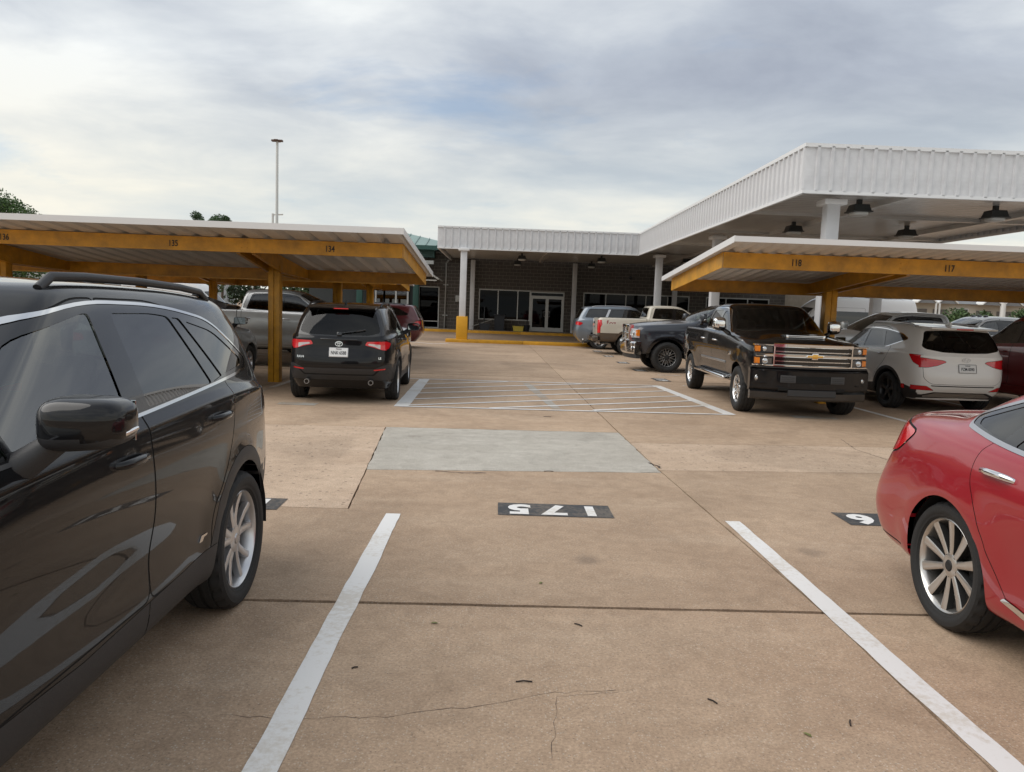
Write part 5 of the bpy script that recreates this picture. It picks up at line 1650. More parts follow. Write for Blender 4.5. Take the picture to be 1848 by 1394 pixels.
    for s in (1, -1):
        if S.get('mirror', True):
            mirror(car, sh, S.get('mx', .40), S.get('mz', 1.17), s, P, S.get('mlow') or M_black_plastic(), (.085, .125, .085), .075)
        if S.get('rails', True):
            roof_rail(car, sh, S.get('railx', [-.10, -.18, -.4, -.85, -1.3, -1.55, -1.64]), .60, S.get('railmat') or M_black_plastic(), S.get('raillift', .03), s, .018)
    add_interior(car, .62, -1.9, .32, .76, S.get('seatcol', .03), (-.18, -1.0), .42)
    add_wheels(car, S)
    return car, sh
def build_sedan(name, S):
    """Mid-size four-door saloon with a bright line round the side glass."""
    car = empty(name)
    P = S['paint']
    rows = [
        dict(xr=-2.20, xf=2.10, z=.21, w=.76),
        dict(xr=-2.36, xf=2.26, z=[(-2.4, .33), (-1.9, .26), (-1, .215), (1, .215), (2.3, .20)], w=.875, crease=.3, br=.08),
        dict(xr=-2.47, xf=2.34, z=[(-2.4, .47), (-1, .40), (1, .40), (2.3, .38)], w=.905, br=.10, bf=.18),
        dict(xr=-2.495, xf=2.36, z=[(-2.4, .64), (2.3, .55)], w=[(-2.4, .89), (-1.4, .935), (0, .925), (1.4, .93), (2.3, .86)], br=.12, cr=.22, bf=.22),
        dict(xr=-2.45, xf=2.33, z=[(-2.4, .85), (-1.3, .845), (0, .80), (1.4, .745), (2.3, .66)], w=[(-2.4, .84), (-1.4, .935), (0, .932), (1.4, .92), (2.2, .80)], br=.14, cr=.26, bf=.25, crease=.35),
        dict(xr=-2.44, xf=2.20, z=[(-2.45, 1.045), (-2.1, 1.045), (-1.5, 1.0), (0, .945), (1, .92), (1.7, .86), (2.2, .76)], w=[(-2.4, .74), (-1.9, .82), (-1.2, .89), (0, .89), (1, .865), (1.8, .80), (2.2, .70)], st=[-2.0, -1.40, -.65, .05, .85, 1.60], br=.10, cr=.22, bf=.22, crease=.25),
        dict(xr=-1.86, xf=1.20, z=[(-1.86, 1.09), (-1.4, 1.045), (-.6, 1.0), (0, .985), (.8, .965), (1.2, 1.02)], w=[(-1.9, .60), (-1.5, .78), (-1.1, .845), (0, .855), (.8, .83), (1.2, .76)], st=[-1.66, -1.36, -.65, .05, .62, .86], br=.06, cr=.10, bf=.16, cf=.14, crease=.35),
        dict(xr=-1.48, xf=.70, z=[(-1.5, 1.28), (-1, 1.25), (0, 1.22), (.7, 1.23)], w=[(-1.5, .58), (-1, .72), (0, .745), (.7, .66)], st=[-1.33, -1.06, -.55, -.02, .32, .50], br=.05, cr=.10, bf=.14, cf=.10),
        dict(xr=-1.02, xf=.28, z=[(-1.05, 1.415), (-.6, 1.44), (-.2, 1.445), (.28, 1.41)], w=[(-1.1, .53), (-.4, .585), (.28, .55)], st=[-.88, -.68, -.42, -.12, .02, .09], bf=.10, cf=.08, crease=.2),
    ]
    def extra(co):
        d = np.exp(-((co[:, 2] - .50) / .13) ** 2) * np.clip(1.0 - np.abs(co[:, 0]) / 1.05, 0, 1) ** .7
        co[:, 1] -= np.sign(co[:, 1]) * .030 * d * (np.abs(co[:, 1]) > .6)
        w = np.clip((-2.18 - co[:, 0]) / .2, 0, 1) * np.clip((co[:, 2] - .96) / .06, 0, 1)
        co[:, 2] += .035 * w                      # kick-up of the boot lid
        co[:, 0] -= .03 * w
        return co
    sh = Shell(rows, S.get('level', 3), .03, flares(S, .018, .07, extra))
    R, af, ar = S['R'], S['ax_f'], S['ax_r']
    DF = rpoly([(1.02, .30), (1.0, .70), (.95, .95, .02), (.36, 1.30, .10), (-.1, 1.42, .2), (-.185, 1.42, .02), (-.20, .30)], .05)
    DR = rpoly([(-.212, .30), (-.197, 1.42, .02), (-.75, 1.38, .2), (-1.02, 1.27, .08), (-1.20, 1.045, .05), (-1.235, .94, .12), (-1.21, .84, .1), (-.98, .47, .2), (-.86, .30)], .05)
    sh.panel(DF, 'y', 'door_f', SIDE, gap=.005); sh.panel(DR, 'y', 'door_r', SIDE, gap=.005)
    DLO = rpoly([(.95, .995, .02), (.38, 1.285, .15), (-.05, 1.385, .3), (-.55, 1.39, .3), (-1.00, 1.305, .2), (-1.56, 1.125, .05), (-1.53, 1.085, .04), (-1.1, 1.035, .3), (-.3, .995, .4)], .05, 5)
    sh.cut(opoly(DLO, .020), 'y', 'chrome', SIDE2)
    sh.cut(DLO, 'y', 'dlo', SIDE2)
    for k, pl in dict(
            pane_c=rpoly([(.86, 1.006), (.70, 1.09), (.67, 1.005)], .012),
            pane_f=rpoly([(.65, 1.01), (.67, 1.115), (.385, 1.255, .08), (-.05, 1.355, .1), (-.14, 1.37, .02), (-.15, 1.005)], .02),
            pane_r=rpoly([(-.27, 1.012), (-.25, 1.372, .03), (-.55, 1.36, .1), (-.84, 1.31, .03), (-1.05, 1.035)], .02),
            pane_q=rpoly([(-1.16, 1.045, .02), (-.97, 1.285, .02), (-1.02, 1.275, .03), (-1.485, 1.118, .03), (-1.46, 1.092, .02)], .02)).items():
        sh.cut(pl, 'y', k, SIDE2)
    sh.arch(af, R, S['arch_r'], .05, .03); sh.arch(ar, R, S['arch_r'], .05, .03)
    # rear lamps, boot lid, bumper line
    sh.panel(rpoly([(.36, .90), (.55, .86), (1.0, .80), (1.0, .99), (.60, .995), (.42, .965)], .03), 'x', 'tail', REAR_S, gap=.011)
    sh.panel(rpoly([(-2.6, .79), (-2.6, 1.0), (-2.20, 1.01, .04), (-1.90, .975, .05), (-2.04, .845, .05), (-2.25, .80, .04)], .03), 'y', 'tail', lambda f: f.normal.x >= -.62 and f.normal.y > 0, gap=.011)
    sh.panel(rpoly([(-.2, .62), (.42, .62), (.50, .80), (.62, .98), (.60, 1.2), (-.2, 1.2)], .05), 'x', 'boot', REAR_S, gap=.005, only=['body'])
    sh.cut(rpoly([(-2.5, .335), (-2.5, .325), (-1.86, .305), (-1.86, .315)], 0), 'y', 'gap', SIDE)
    sh.cut(rpoly([(-2.28, .455), (-2.12, .545), (-2.05, .555), (-2.14, .49), (-2.27, .435)], .02), 'y', 'dent', SIDE)
    sh.cut(rpoly([(-.2, 1.12), (.56, 1.12), (.56, 1.40), (-.2, 1.42)], .06), 'x', 'rear_glass', lambda f: f.normal.x < -.15 and f.normal.z > .1 and f.calc_center_median().x > -1.95)
    sh.cut(rpoly([(-.2, 1.035), (.64, 1.03), (.70, 1.055), (.54, 1.365, .06), (-.2, 1.40)], .02), 'x', 'windshield', lambda f: f.normal.x > .12 and f.calc_center_median().x < 1.3)
    sh.panel(rpoly([(2.16, -.2), (2.12, .45), (1.95, .62), (1.15, .75), (1.12, .70), (1.20, -.2)], .04), 'z', 'hood', lambda f: f.normal.z > .4, gap=.005, only=['body'])
    sh.panel(rpoly([(.42, .62), (1.0, .60), (1.0, .76), (.50, .72)], .02), 'x', 'head', lambda f: f.normal.x > .35, gap=.005)
    sh.panel(rpoly([(2.5, .60), (2.5, .76), (1.85, .80, .02), (2.0, .66)], .02), 'y', 'head', lambda f: f.normal.x <= .36 and f.normal.y > .3, gap=.005)
    sh.panel(rpoly([(-.2, .36), (.44, .36), (.36, .66), (-.2, .68)], .03), 'x', 'grille', lambda f: f.normal.x > .3, gap=.005)
    # bright strip low on the sill
    sh.cut(rpoly([(.9, .255), (.9, .285), (-.62, .30, .02), (-.90, .345, .01), (-.93, .325, .01), (-.62, .265, .02)], .01), 'y', 'sillchrome', SIDE)
    sh.body('body', car, [('body', P), ('dent', P), ('gap', M_gap()), ('lip', P), ('dlo', M_gloss_black())])
    df = sh.part('door_f', 'door', P, car); dr = sh.part('door_r', 'door', P, car)
    for k, D in (('pane_f', df), ('pane_c', df), ('pane_r', dr)):
        for o, d in zip(sh.part(k, 'window_pane', G_front() if D is df else S['gd'], car, off=-.004), D):
            o.parent = d
    sh.part('pane_q', 'quarter_window', S['gd'], car, off=-.003)
    sh.part('chrome', 'window_trim', M_satin(), car, off=.003)
    sh.part('sillchrome', 'sill_trim', M_chrome(), car, off=.006)
    sh.part('windshield', 'windshield', G_screen(), car, 'c'); sh.part('rear_glass', 'rear_window', S['gd'], car, 'c')
    sh.part('boot', 'boot_lid', P, car, 'c'); sh.part('hood', 'hood', P, car, 'c')
    sh.part('head', 'headlight', M_lamp(), car); sh.part('grille', 'grille', M_gloss_black(), car, 'c', off=-.01)
    sh.part('tail', 'taillight', M_red(), car, off=.004)
    for (x, z), D in zip(((-.04, .875), (-1.02, .90)), (df, dr)):
        for d, s in zip(D, (1, -1)):
            handle(car, sh, x, z, M_chrome(), d, s, .23, .032)
    for s in (1, -1):
        mirror(car, sh, .70, .94, s, P, M_gloss_black(), (.08, .11, .07), .06)
    add_interior(car, .75, -1.6, .25, .72, .03, (-.05, -.92), .28)
    add_wheels(car, S)
    return car, sh
def build_pickup(name, S):
    """Crew-cab pickup; S chooses paint, lower two-tone, front and rear dress."""
    car = empty(name)
    P = S['paint']; P2 = S.get('paint2', P)
    zl = S.get('lift', 0.0)
    rows = [
        dict(xr=-2.95, xf=2.70, z=.46, w=.84),
        dict(xr=-2.97, xf=2.80, z=[(-3, .56), (-1, .50), (1.2, .50), (2.8, .46)], w=.95, crease=.35, bf=.14),
        dict(xr=-2.985, xf=2.90, z=[(-3, .76), (2.9, .72)], w=.99, br=.02, cr=.08, bf=.14),
        dict(xr=-2.99, xf=2.90, z=[(-3, .98), (2.9, .96)], w=1.0, br=.02, cr=.08, bf=.12, cf=.20),
        dict(xr=-2.985, xf=2.885, z=[(-3, 1.20), (2.9, 1.16)], w=1.0, br=.02, cr=.08, bf=.12, cf=.20, crease=.2),
        dict(xr=-2.97, xf=2.82, z=[(-3, 1.40), (-1, 1.385), (0, 1.345), (1.2, 1.325), (2.3, 1.29), (2.8, 1.25)], w=[(-3, .955), (-1, .965), (0, .96), (1.3, .95), (2.8, .90)], st=[-2.7, -1.75, -1.06, .1, 1.0, 2.1], br=.02, cr=.07, bf=.14, cf=.18, crease=.5),
        dict(xr=-1.04, xf=1.32, z=[(-1.04, 1.405), (-.5, 1.40), (.1, 1.385), (.9, 1.37), (1.3, 1.43)], w=[(-1.04, .91), (0, .93), (.9, .905), (1.3, .84)], st=[-.955, -.85, -.50, .10, .70, .96], br=.02, cr=.05, bf=.16, cf=.13, crease=.6),
        dict(xr=-1.0, xf=.92, z=[(-1, 1.68), (0, 1.67), (.9, 1.68)], w=[(-1, .84), (0, .845), (.55, .82), (.9, .76)], st=[-.93, -.83, -.52, .05, .42, .60], br=.02, cr=.05, bf=.14, cf=.11),
        dict(xr=-.92, xf=.40, z=[(-.95, 1.90), (-.4, 1.935), (.1, 1.925), (.4, 1.89)], w=[(-.95, .71), (-.3, .735), (.4, .69)], st=[-.86, -.76, -.50, -.12, .08, .20], br=.02, cr=.05, bf=.10, cf=.08, crease=.3),
    ]
    def extra(co):
        d = np.exp(-((co[:, 2] - .80) / .10) ** 2) * np.clip(1.3 - np.abs(co[:, 0]), 0, .3) / .3
        co[:, 1] -= np.sign(co[:, 1]) * .018 * d * (np.abs(co[:, 1]) > .7)
        # the bonnet swells in the middle
        w = np.clip((co[:, 0] - 1.2) / .3, 0, 1) * np.clip((co[:, 2] - 1.22) / .05, 0, 1)
        co[:, 2] += w * .055 * np.exp(-(np.abs(co[:, 1]) / .62) ** 4)
        return co
    sh = Shell(rows, S.get('level', 2), .025, flares(S, S.get('flare', .03), .10, extra))
    R, af, ar = S['R'] - zl, S['ax_f'], S['ax_r']
    DF = rpoly([(1.06, .56), (1.08, 1.0), (1.04, 1.34, .03), (.48, 1.80, .10), (.2, 1.87, .1), (.02, 1.87, .02), (.01, .56)], .05)
    DR = rpoly([(-.003, .56), (.008, 1.87, .02), (-.80, 1.85, .10), (-.94, 1.38, .05), (-.94, .56, .05)], .04)
    sh.panel(DF, 'y', 'door_f', SIDE, gap=.008); sh.panel(DR, 'y', 'door_r', SIDE, gap=.008)
    sh.cut([(-1.05, .5), (-1.05, 1.42), (-1.065, 1.42), (-1.065, .5)], 'y', 'gap', SIDE)
    DLO = rpoly([(.98, 1.385, .02), (.40, 1.80, .10), (.1, 1.845, .2), (-.72, 1.83, .06), (-.845, 1.42, .04)], .05, 5)
    if S.get('chrome_dlo'):
        sh.cut(opoly(DLO, .018), 'y', 'chrome', SIDE)
    sh.cut(DLO, 'y', 'dlo', SIDE)
    for k, pl in dict(pane_f=rpoly([(.88, 1.41), (.40, 1.755, .08), (.1, 1.80, .1), (.08, 1.415)], .03),
                      pane_r=rpoly([(-.06, 1.418), (-.04, 1.805, .04), (-.68, 1.79, .05), (-.79, 1.435, .03)], .03)).items():
        sh.cut(pl, 'y', k, SIDE)
    if S.get('two_tone'):
        sh.cut([(-3.2, .3), (-3.2, .80), (3.2, .80), (3.2, .3)], 'y', 'lower', lambda f: True, only=['body', 'door_f', 'door_r'])
    if S.get('arch_clad'):
        for ax in (af, ar):
            c = S['arch_r'] + .09
            sh.panel([(ax + c, .3)] + circ(ax, R, c, 0, 180, 24) + [(ax - c, .3)], 'y', 'clad', lambda f: f.calc_center_median().y > .5, gap=.003)
    sh.arch(af, R, S['arch_r'], .25); sh.arch(ar, R, S['arch_r'], .25)
    sh.cut(rpoly([(-.2, 1.42), (.72, 1.41), (.80, 1.435), (.66, 1.83, .06), (-.2, 1.885)], .02), 'x', 'windshield', lambda f: f.normal.x > .12 and f.calc_center_median().x < 1.45)
    sh.cut(rpoly([(-.2, 1.47), (.66, 1.47), (.60, 1.83), (-.2, 1.85)], .06), 'x', 'rear_glass', lambda f: f.normal.x < -.5 and f.calc_center_median().x > -1.2)
    sh.cut([(-2.90, -.2), (-2.90, .80), (-1.10, .80), (-1.10, -.2)], 'z', 'hole', lambda f: f.normal.z > .5 and f.calc_center_median().z < 1.5)
    sh.panel(rpoly([(2.80, -.2), (2.78, .60), (2.65, .80), (1.25, .88), (1.18, .80), (1.33, -.2)], .04), 'z', 'hood', lambda f: f.normal.z > .4, gap=.007, only=['body'])
    if S.get('tail'):
        sh.panel(rpoly([(-.2, .72), (.76, .72), (.76, 1.37), (-.2, 1.38)], .03), 'x', 'gate', REAR_S, gap=.008)
        sh.panel(rpoly([(.79, .80), (1.1, .80), (1.1, 1.30), (.79, 1.30)], .03), 'x', 'tail', REAR_S, gap=.006)
        sh.panel(rpoly([(-3.2, .80), (-3.2, 1.30), (-2.82, 1.30, .02), (-2.80, 1.12, .02), (-2.86, 1.02), (-2.86, .80)], .01), 'y', 'tail', lambda f: f.normal.x > -.62 and f.calc_center_median().y > .5, gap=.006)
    lowm = P2
    sh.body('body', car, [('body', P), ('lower', P2), ('gap', M_gap()), ('clad', S.get('cladmat') or M_black_plastic()), ('lip', S.get('cladmat') or P2), ('dlo', M_gloss_black())])
    df = sh.part('door_f', 'door', P, car); dr = sh.part('door_r', 'door', P, car)
    gf, gd = S.get('gf') or G_front(), S.get('gd') or G_dark()
    for k, D, m in (('pane_f', df, gf), ('pane_r', dr, gd)):
        for o, d in zip(sh.part(k, 'window_pane', m, car, off=-.006), D):
            o.parent = d
    sh.part('chrome', 'window_trim', M_chrome(), car, off=.003)
    sh.part('windshield', 'windshield', G_screen(), car, 'c'); sh.part('rear_glass', 'rear_window', gd, car, 'c')
    sh.part('hood', 'hood', P, car, 'c'); sh.part('gate', 'tailgate', P, car, 'c')
    sh.part('tail', 'taillight', M_red(), car, off=.006)
    bm = bmesh.new()
    add_box(bm, -2.90, -1.10, -.80, .80, .86, .90); add_box(bm, -2.94, -2.89, -.80, .80, .88, 1.38); add_box(bm, -1.12, -1.07, -.80, .80, .88, 1.38)
    for s in (-1, 1):
        add_box(bm, -2.90, -1.10, s * .80 - .02, s * .80 + .02, .88, 1.385)
    obj('cargo_bed', bm_mesh('cargo_bed', bm, pmat('bed_liner_black', (.02, .02, .02), .8)), None, car)
    for x, D in ((.16, df), (-.83, dr)):
        for d, s in zip(D, (1, -1)):
            handle(car, sh, x, 1.20, S.get('handlemat', P), d, s, .24, .03)
    for s in (1, -1):
        ms = S.get('mirror_size', (.075, .12, .14))
        mirror(car, sh, .88, 1.40, s, S.get('mirrormat', P), M_gloss_black(), ms, .09)
    fr = pmat('chassis_black', (.012, .012, .012), .7)
    bm = bmesh.new()
    for s in (-1, 1):
        add_box(bm, -2.8, 2.5, s * .42 - .04, s * .42 + .04, .40, .54)
    for ax in (af, ar):
        add_tube(bm, [(ax, -.85, R + zl * 0), (ax, .85, R)], .05, 8)
    add_tube(bm, [(ar - .0, 0, R - .02), (ar, .12, R)], .14, 10)
    obj('chassis', bm_mesh('chassis', bm, fr), None, car)
    bm = bmesh.new(); add_box(bm, -2.9, 2.6, -.86, .86, .50, .56); obj('underbody', bm_mesh('underbody', bm, fr), None, car)
    add_interior(car, .95, -.95, .62, .82, S.get('seatcol', .03), (.25, -.40), .72)
    S2 = dict(S); S2['R'] = S['R']
    add_wheels(car, S2)
    if zl:
        for c in car.children:
            if c.name.split('.')[0] not in ('wheel', 'wheel_well'):
                c.location.z += zl
    return car, sh

def bowtie(w, h):
    return [(-w, -h * .42), (-w * .92, h * .42), (-w * .34, h * .42), (-w * .30, h), (w * .36, h), (w * .32, h * .42), (w, h * .42), (w * .92, -h * .42), (w * .34, -h * .42), (w * .30, -h), (-w * .36, -h), (-w * .32, -h * .42)]

def slab(name, poly, axis, a, b, mat, parent, bev=.006):
    bm = bmesh.new(); add_prism(bm, poly, axis, a, b)
    if bev:
        bmesh.ops.bevel(bm, geom=list(bm.edges), offset=bev, segments=2, profile=.5, affect='EDGES', clamp_overlap=True)
    return obj(name, bm_mesh(name, bm, mat, .7), None, parent)

def curved_bar(name, y0, y1, z0, z1, x_at, depth, mat, parent, n=10, bev=.012):
    """bar that follows the bowed nose: x_at(y) is the skin, the bar stands proud by depth."""
    bm = bmesh.new()
    rings = []
    for k in range(n + 1):
        y = y0 + (y1 - y0) * k / n
        x = x_at(y)
        c = min(bev, (z1 - z0) * .3)
        rings.append([bm.verts.new((x - .05, y, z0)), bm.verts.new((x + depth - c, y, z0)), bm.verts.new((x + depth, y, z0 + c)), bm.verts.new((x + depth, y, z1 - c)), bm.verts.new((x + depth - c, y, z1)), bm.verts.new((x - .05, y, z1))])
    for A, B in zip(rings, rings[1:]):
        for k in range(6):
            bm.faces.new((A[k], A[(k + 1) % 6], B[(k + 1) % 6], B[k]))
    bm.faces.new(rings[0]); bm.faces.new(rings[-1][::-1])
    bmesh.ops.recalc_face_normals(bm, faces=bm.faces)
    return obj(name, bm_mesh(name, bm, mat, .6), None, parent)

def round_lamp(name, p, r, mat_rim, mat_in, parent, depth=.03, axis='x'):
    bm = bmesh.new()
    add_lathe(bm, [(r, 0), (r, depth), (r * .92, depth + .004), (r * .86, depth - .004)], 'x', 20, mi=0)
    add_lathe(bm, [(r * .86, depth - .004), (r * .5, depth + .006), (.001, depth + .010)], 'x', 20, mi=1)
    bmesh.ops.recalc_face_normals(bm, faces=bm.faces)
    return obj(name, bm_mesh(name, bm, [mat_rim, mat_in], .8), None, parent, p)

def dress_bar_front(car, sh):
    """Chrome framed nose with stacked lamps, bow-tie badge, body-coloured bumper and bonnet scoop."""
    X = lambda y: sh.front(min(.9, abs(y)) * (1 if y >= 0 else -1), 1.05)[0].x
    ch, bk, gl = M_chrome(), M_gloss_black(), M_lamp()
    P = MATS['truck_black_paint']
    curved_bar('grille', -.64, .64, .885, 1.235, X, .012, bk, car)
    g = car.children[-1] if False else None
    curved_bar('grille_bar', -.66, .66, 1.195, 1.262, X, .050, ch, car)
    curved_bar('grille_bar', -.66, .66, .868, .905, X, .045, ch, car)
    curved_bar('grille_bar', -.92, .92, 1.032, 1.085, X, .050, ch, car, 16)
    for z in (1.125, .965):
        curved_bar('grille_slat', -.62, .62, z - .010, z + .010, X, .032, ch, car)
    for s in (-1, 1):
        curved_bar('grille_post', s * .655, s * .635, .87, 1.25, X, .046, ch, car, 1)
        # lamps: two stacked boxes each with a projector and an amber corner
        for z0, z1 in ((1.10, 1.215), (.90, 1.02)):
            curved_bar('headlight', s * .67, s * .93, z0, z1, X, .020, pmat('lamp_bowl_dark', (.10, .10, .105), .15, .7, coat=1), car, 6)
            curved_bar('turn_signal', s * .855, s * .93, z0 + .008, z1 - .008, X, .030, M_amber(), car, 2)
            p, n = sh.front(s * .775, (z0 + z1) / 2)
            round_lamp('headlight_projector', (p.x + .012, s * .775, (z0 + z1) / 2), .048, ch, gl, car)
        curved_bar('headlight_trim', s * .66, s * .95, .872, .898, X, .036, ch, car, 6)
        curved_bar('headlight_trim', s * .66, s * .95, 1.216, 1.240, X, .036, ch, car, 6)
        p, n = sh.front(s * .86, .66)
        round_lamp('fog_lamp', (p.x + .055, s * .855, .665), .060, ch, gl, car, .02)
    p, n = sh.front(0, 1.06)
    gold = pmat('badge_gold', (.75, .42, .08), .25, .6, coat=.5)
    slab('bowtie_badge', [(a, b + 1.06) for a, b in bowtie(.150, .052)], 'x', p.x + .05, p.x + .066, ch, car, .003)
    slab('bowtie_badge', [(a, b + 1.06) for a, b in bowtie(.132, .038)], 'x', p.x + .06, p.x + .072, gold, car, .003)
    B = lambda y: sh.front(min(.9, abs(y)) * (1 if y >= 0 else -1), .72)[0].x
    b = curved_bar('front_bumper', -.99, .99, .46, .845, B, .07, P, car, 18, .05)
    curved_bar('bumper_cap', -.97, .97, .845, .868, B, .055, M_black_plastic(), car, 18)
    curved_bar('air_intake', -.28, .28, .60, .735, B, .076, M_gap(), car)
    for s in (-1, 1):
        curved_bar('plate_bracket', s * .29, s * .53, .605, .735, B, .080, pmat('bracket_grey', (.05, .05, .052), .5), car, 3)
        for k in range(3):
            curved_bar('bracket_rib', s * .31, s * .51, .63 + k * .03, .640 + k * .03, B, .086, M_black_plastic(), car, 3)
        curved_bar('tow_hook_slot', s * .40, s * .55, .47, .54, B, .074, M_gap(), car, 3)
        curved_bar('fog_lamp_shelf', s * .76, s * .94, .575, .592, B, .090, P, car, 3)
    curved_bar('air_dam', -.97, .97, .31, .47, B, .045, M_gloss_black(), car, 18, .03)
    curved_bar('skid_recess', -.40, .40, .38, .50, B, .066, M_black_plastic(), car, 10)
    # bonnet scoop
    bm = bmesh.new()
    z0 = sh.top(2.35, 0)[0].z - .035
    add_prism(bm, rpoly([(1.98, z0 - .02), (2.42, z0 - .04), (2.46, z0 + .02, .02), (2.38, z0 + .075, .02), (2.05, z0 + .05, .05)], .01), 'y', -.34, .34)
    bmesh.ops.bevel(bm, geom=list(bm.edges), offset=.012, segments=2, profile=.5, affect='EDGES', clamp_overlap=True)
    sc = obj('hood_scoop', bm_mesh('hood_scoop', bm, P, .7), None, car)
    for s, (a, b_, c, d) in ((0, (-.31, .31, .050, .064)), (0, (-.31, .31, .010, .022)), (0, (-.31, .31, .030, .040))):
        slab('scoop_trim', [(a, z0 + c), (b_, z0 + c), (b_, z0 + d), (a, z0 + d)], 'x', 2.40, 2.452, ch, sc, .002)
    for s in (-1, 1):
        slab('scoop_trim', [(s * .29, z0 + .004), (s * .325, z0 + .004), (s * .335, z0 + .07), (s * .30, z0 + .07)], 'x', 2.36, 2.452, ch, sc, .002)
        # running board, side moulding, mud flap, badge
        bm = bmesh.new(); add_box(bm, -1.18, 1.28, .93, 1.08, .50, .575, .03, 3)
        rb = obj('running_board', bm_mesh('running_board', bm, ch, .8), None, car)
        for v in rb.data.vertices:
            v.co.y *= s
        bm = bmesh.new(); add_box(bm, -1.05, 1.15, s * .985, s * 1.06, .573, .582)
        obj('step_pad', bm_mesh('step_pad', bm, M_black_plastic()), None, rb)
        for x in (-.9, -.3, .3, .9):
            bm = bmesh.new(); add_box(bm, x - .04, x + .04, min(s * .5, s * 1.0), max(s * .5, s * 1.0), .49, .53)
            obj('step_bracket', bm_mesh('step_bracket', bm, M_black_plastic()), None, rb)
        bm = bmesh.new(); add_box(bm, -.90, 1.05, s * .985 - .015, s * .985 + .02, .795, .835, .008, 2)
        obj('side_moulding', bm_mesh('side_moulding', bm, M_satin(), .7), None, car)
        slab('mud_flap', [(-2.50, .30), (-2.46, .30), (-2.42, .62), (-2.48, .62)], 'y', s * .70, s * .98, M_black_plastic(), car, .004)
        p, n = sh.side(1.35, .98, s)
        slab('fender_badge', [(1.27, .965), (1.44, .975), (1.42, 1.04), (1.30, 1.03)], 'y', p.y - s * .004, p.y + s * .008, ch, car, .002)
    # roof marker / aerial fin, wipers
    for y in (-.3, 0, .3):
        pass
    p = sh.top(-.75, 0)[0]
    slab('aerial_fin', rpoly([(-.84, p.z - .01), (-.66, p.z - .01), (-.80, p.z + .06, .01), (-.84, p.z + .06, .01)], .01), 'y', -.018, .018, P, car, .006)

def dress_crosshair_front(car, sh, P):
    """Big chrome grille with a cross, chrome bumper, pale lamps with amber corners."""
    ch, bk, gl = M_chrome(), M_gloss_black(), pmat('pale_lamp', (.70, .72, .74), .1, .35, coat=1)
    X = lambda y: sh.front(min(.9, abs(y)) * (1 if y >= 0 else -1), 1.05)[0].x
    curved_bar('grille', -.54, .54, .90, 1.29, X, .03, bk, car)
    curved_bar('grille_bar', -.57, .57, 1.25, 1.335, X, .085, ch, car)
    curved_bar('grille_bar', -.52, .52, .885, .93, X, .075, ch, car)
    curved_bar('grille_bar', -.55, .55, 1.065, 1.11, X, .085, ch, car)
    curved_bar('grille_bar', -.03, .03, .90, 1.28, X, .085, ch, car, 1)
    for z in (.965, 1.0, 1.035, 1.14, 1.175, 1.21):
        curved_bar('grille_slat', -.52, .52, z - .007, z + .007, X, .05, ch, car)
    for s in (-1, 1):
        curved_bar('grille_bar', s * .60, s * .53, .90, 1.32, X, .08, ch, car, 1)
        curved_bar('headlight', s * .61, s * .95, .97, 1.22, X, .028, gl, car, 6)
        round_lamp('headlight_projector', (X(.75) + .02, s * .74, 1.09), .075, ch, gl, car)
        curved_bar('turn_signal', s * .88, s * .955, 1.02, 1.20, X, .034, M_amber(), car, 3)
    B = lambda y: sh.front(min(.9, abs(y)) * (1 if y >= 0 else -1), .72)[0].x
    curved_bar('front_bumper', -1.0, 1.0, .50, .86, B, .13, ch, car, 18, .05)
    curved_bar('air_intake', -.45, .45, .56, .70, B, .137, bk, car)
    for s in (-1, 1):
        curved_bar('bumper_horn', s * .50, s * .72, .60, .90, B, .16, ch, car, 4)
        p = B(.82)
        round_lamp('fog_lamp', (p + .12, s * .82, .66), .06, ch, gl, car, .02)
    curved_bar('air_dam', -.95, .95, .38, .51, B, .06, M_black_plastic(), car, 18)
    for y in (-.5, -.25, 0, .25, .5):
        p = sh.top(.22, y)[0]
        bm = bmesh.new(); superquad(bm, (0, 0, 0), (.06, .035, .02), 2.4, 4)
        obj('cab_marker_lamp', bm_mesh('cab_marker_lamp', bm, pmat('marker_lens_pale', (.75, .68, .5), .2, coat=1), 3.2), None, car, (.22, y, p.z + .01))

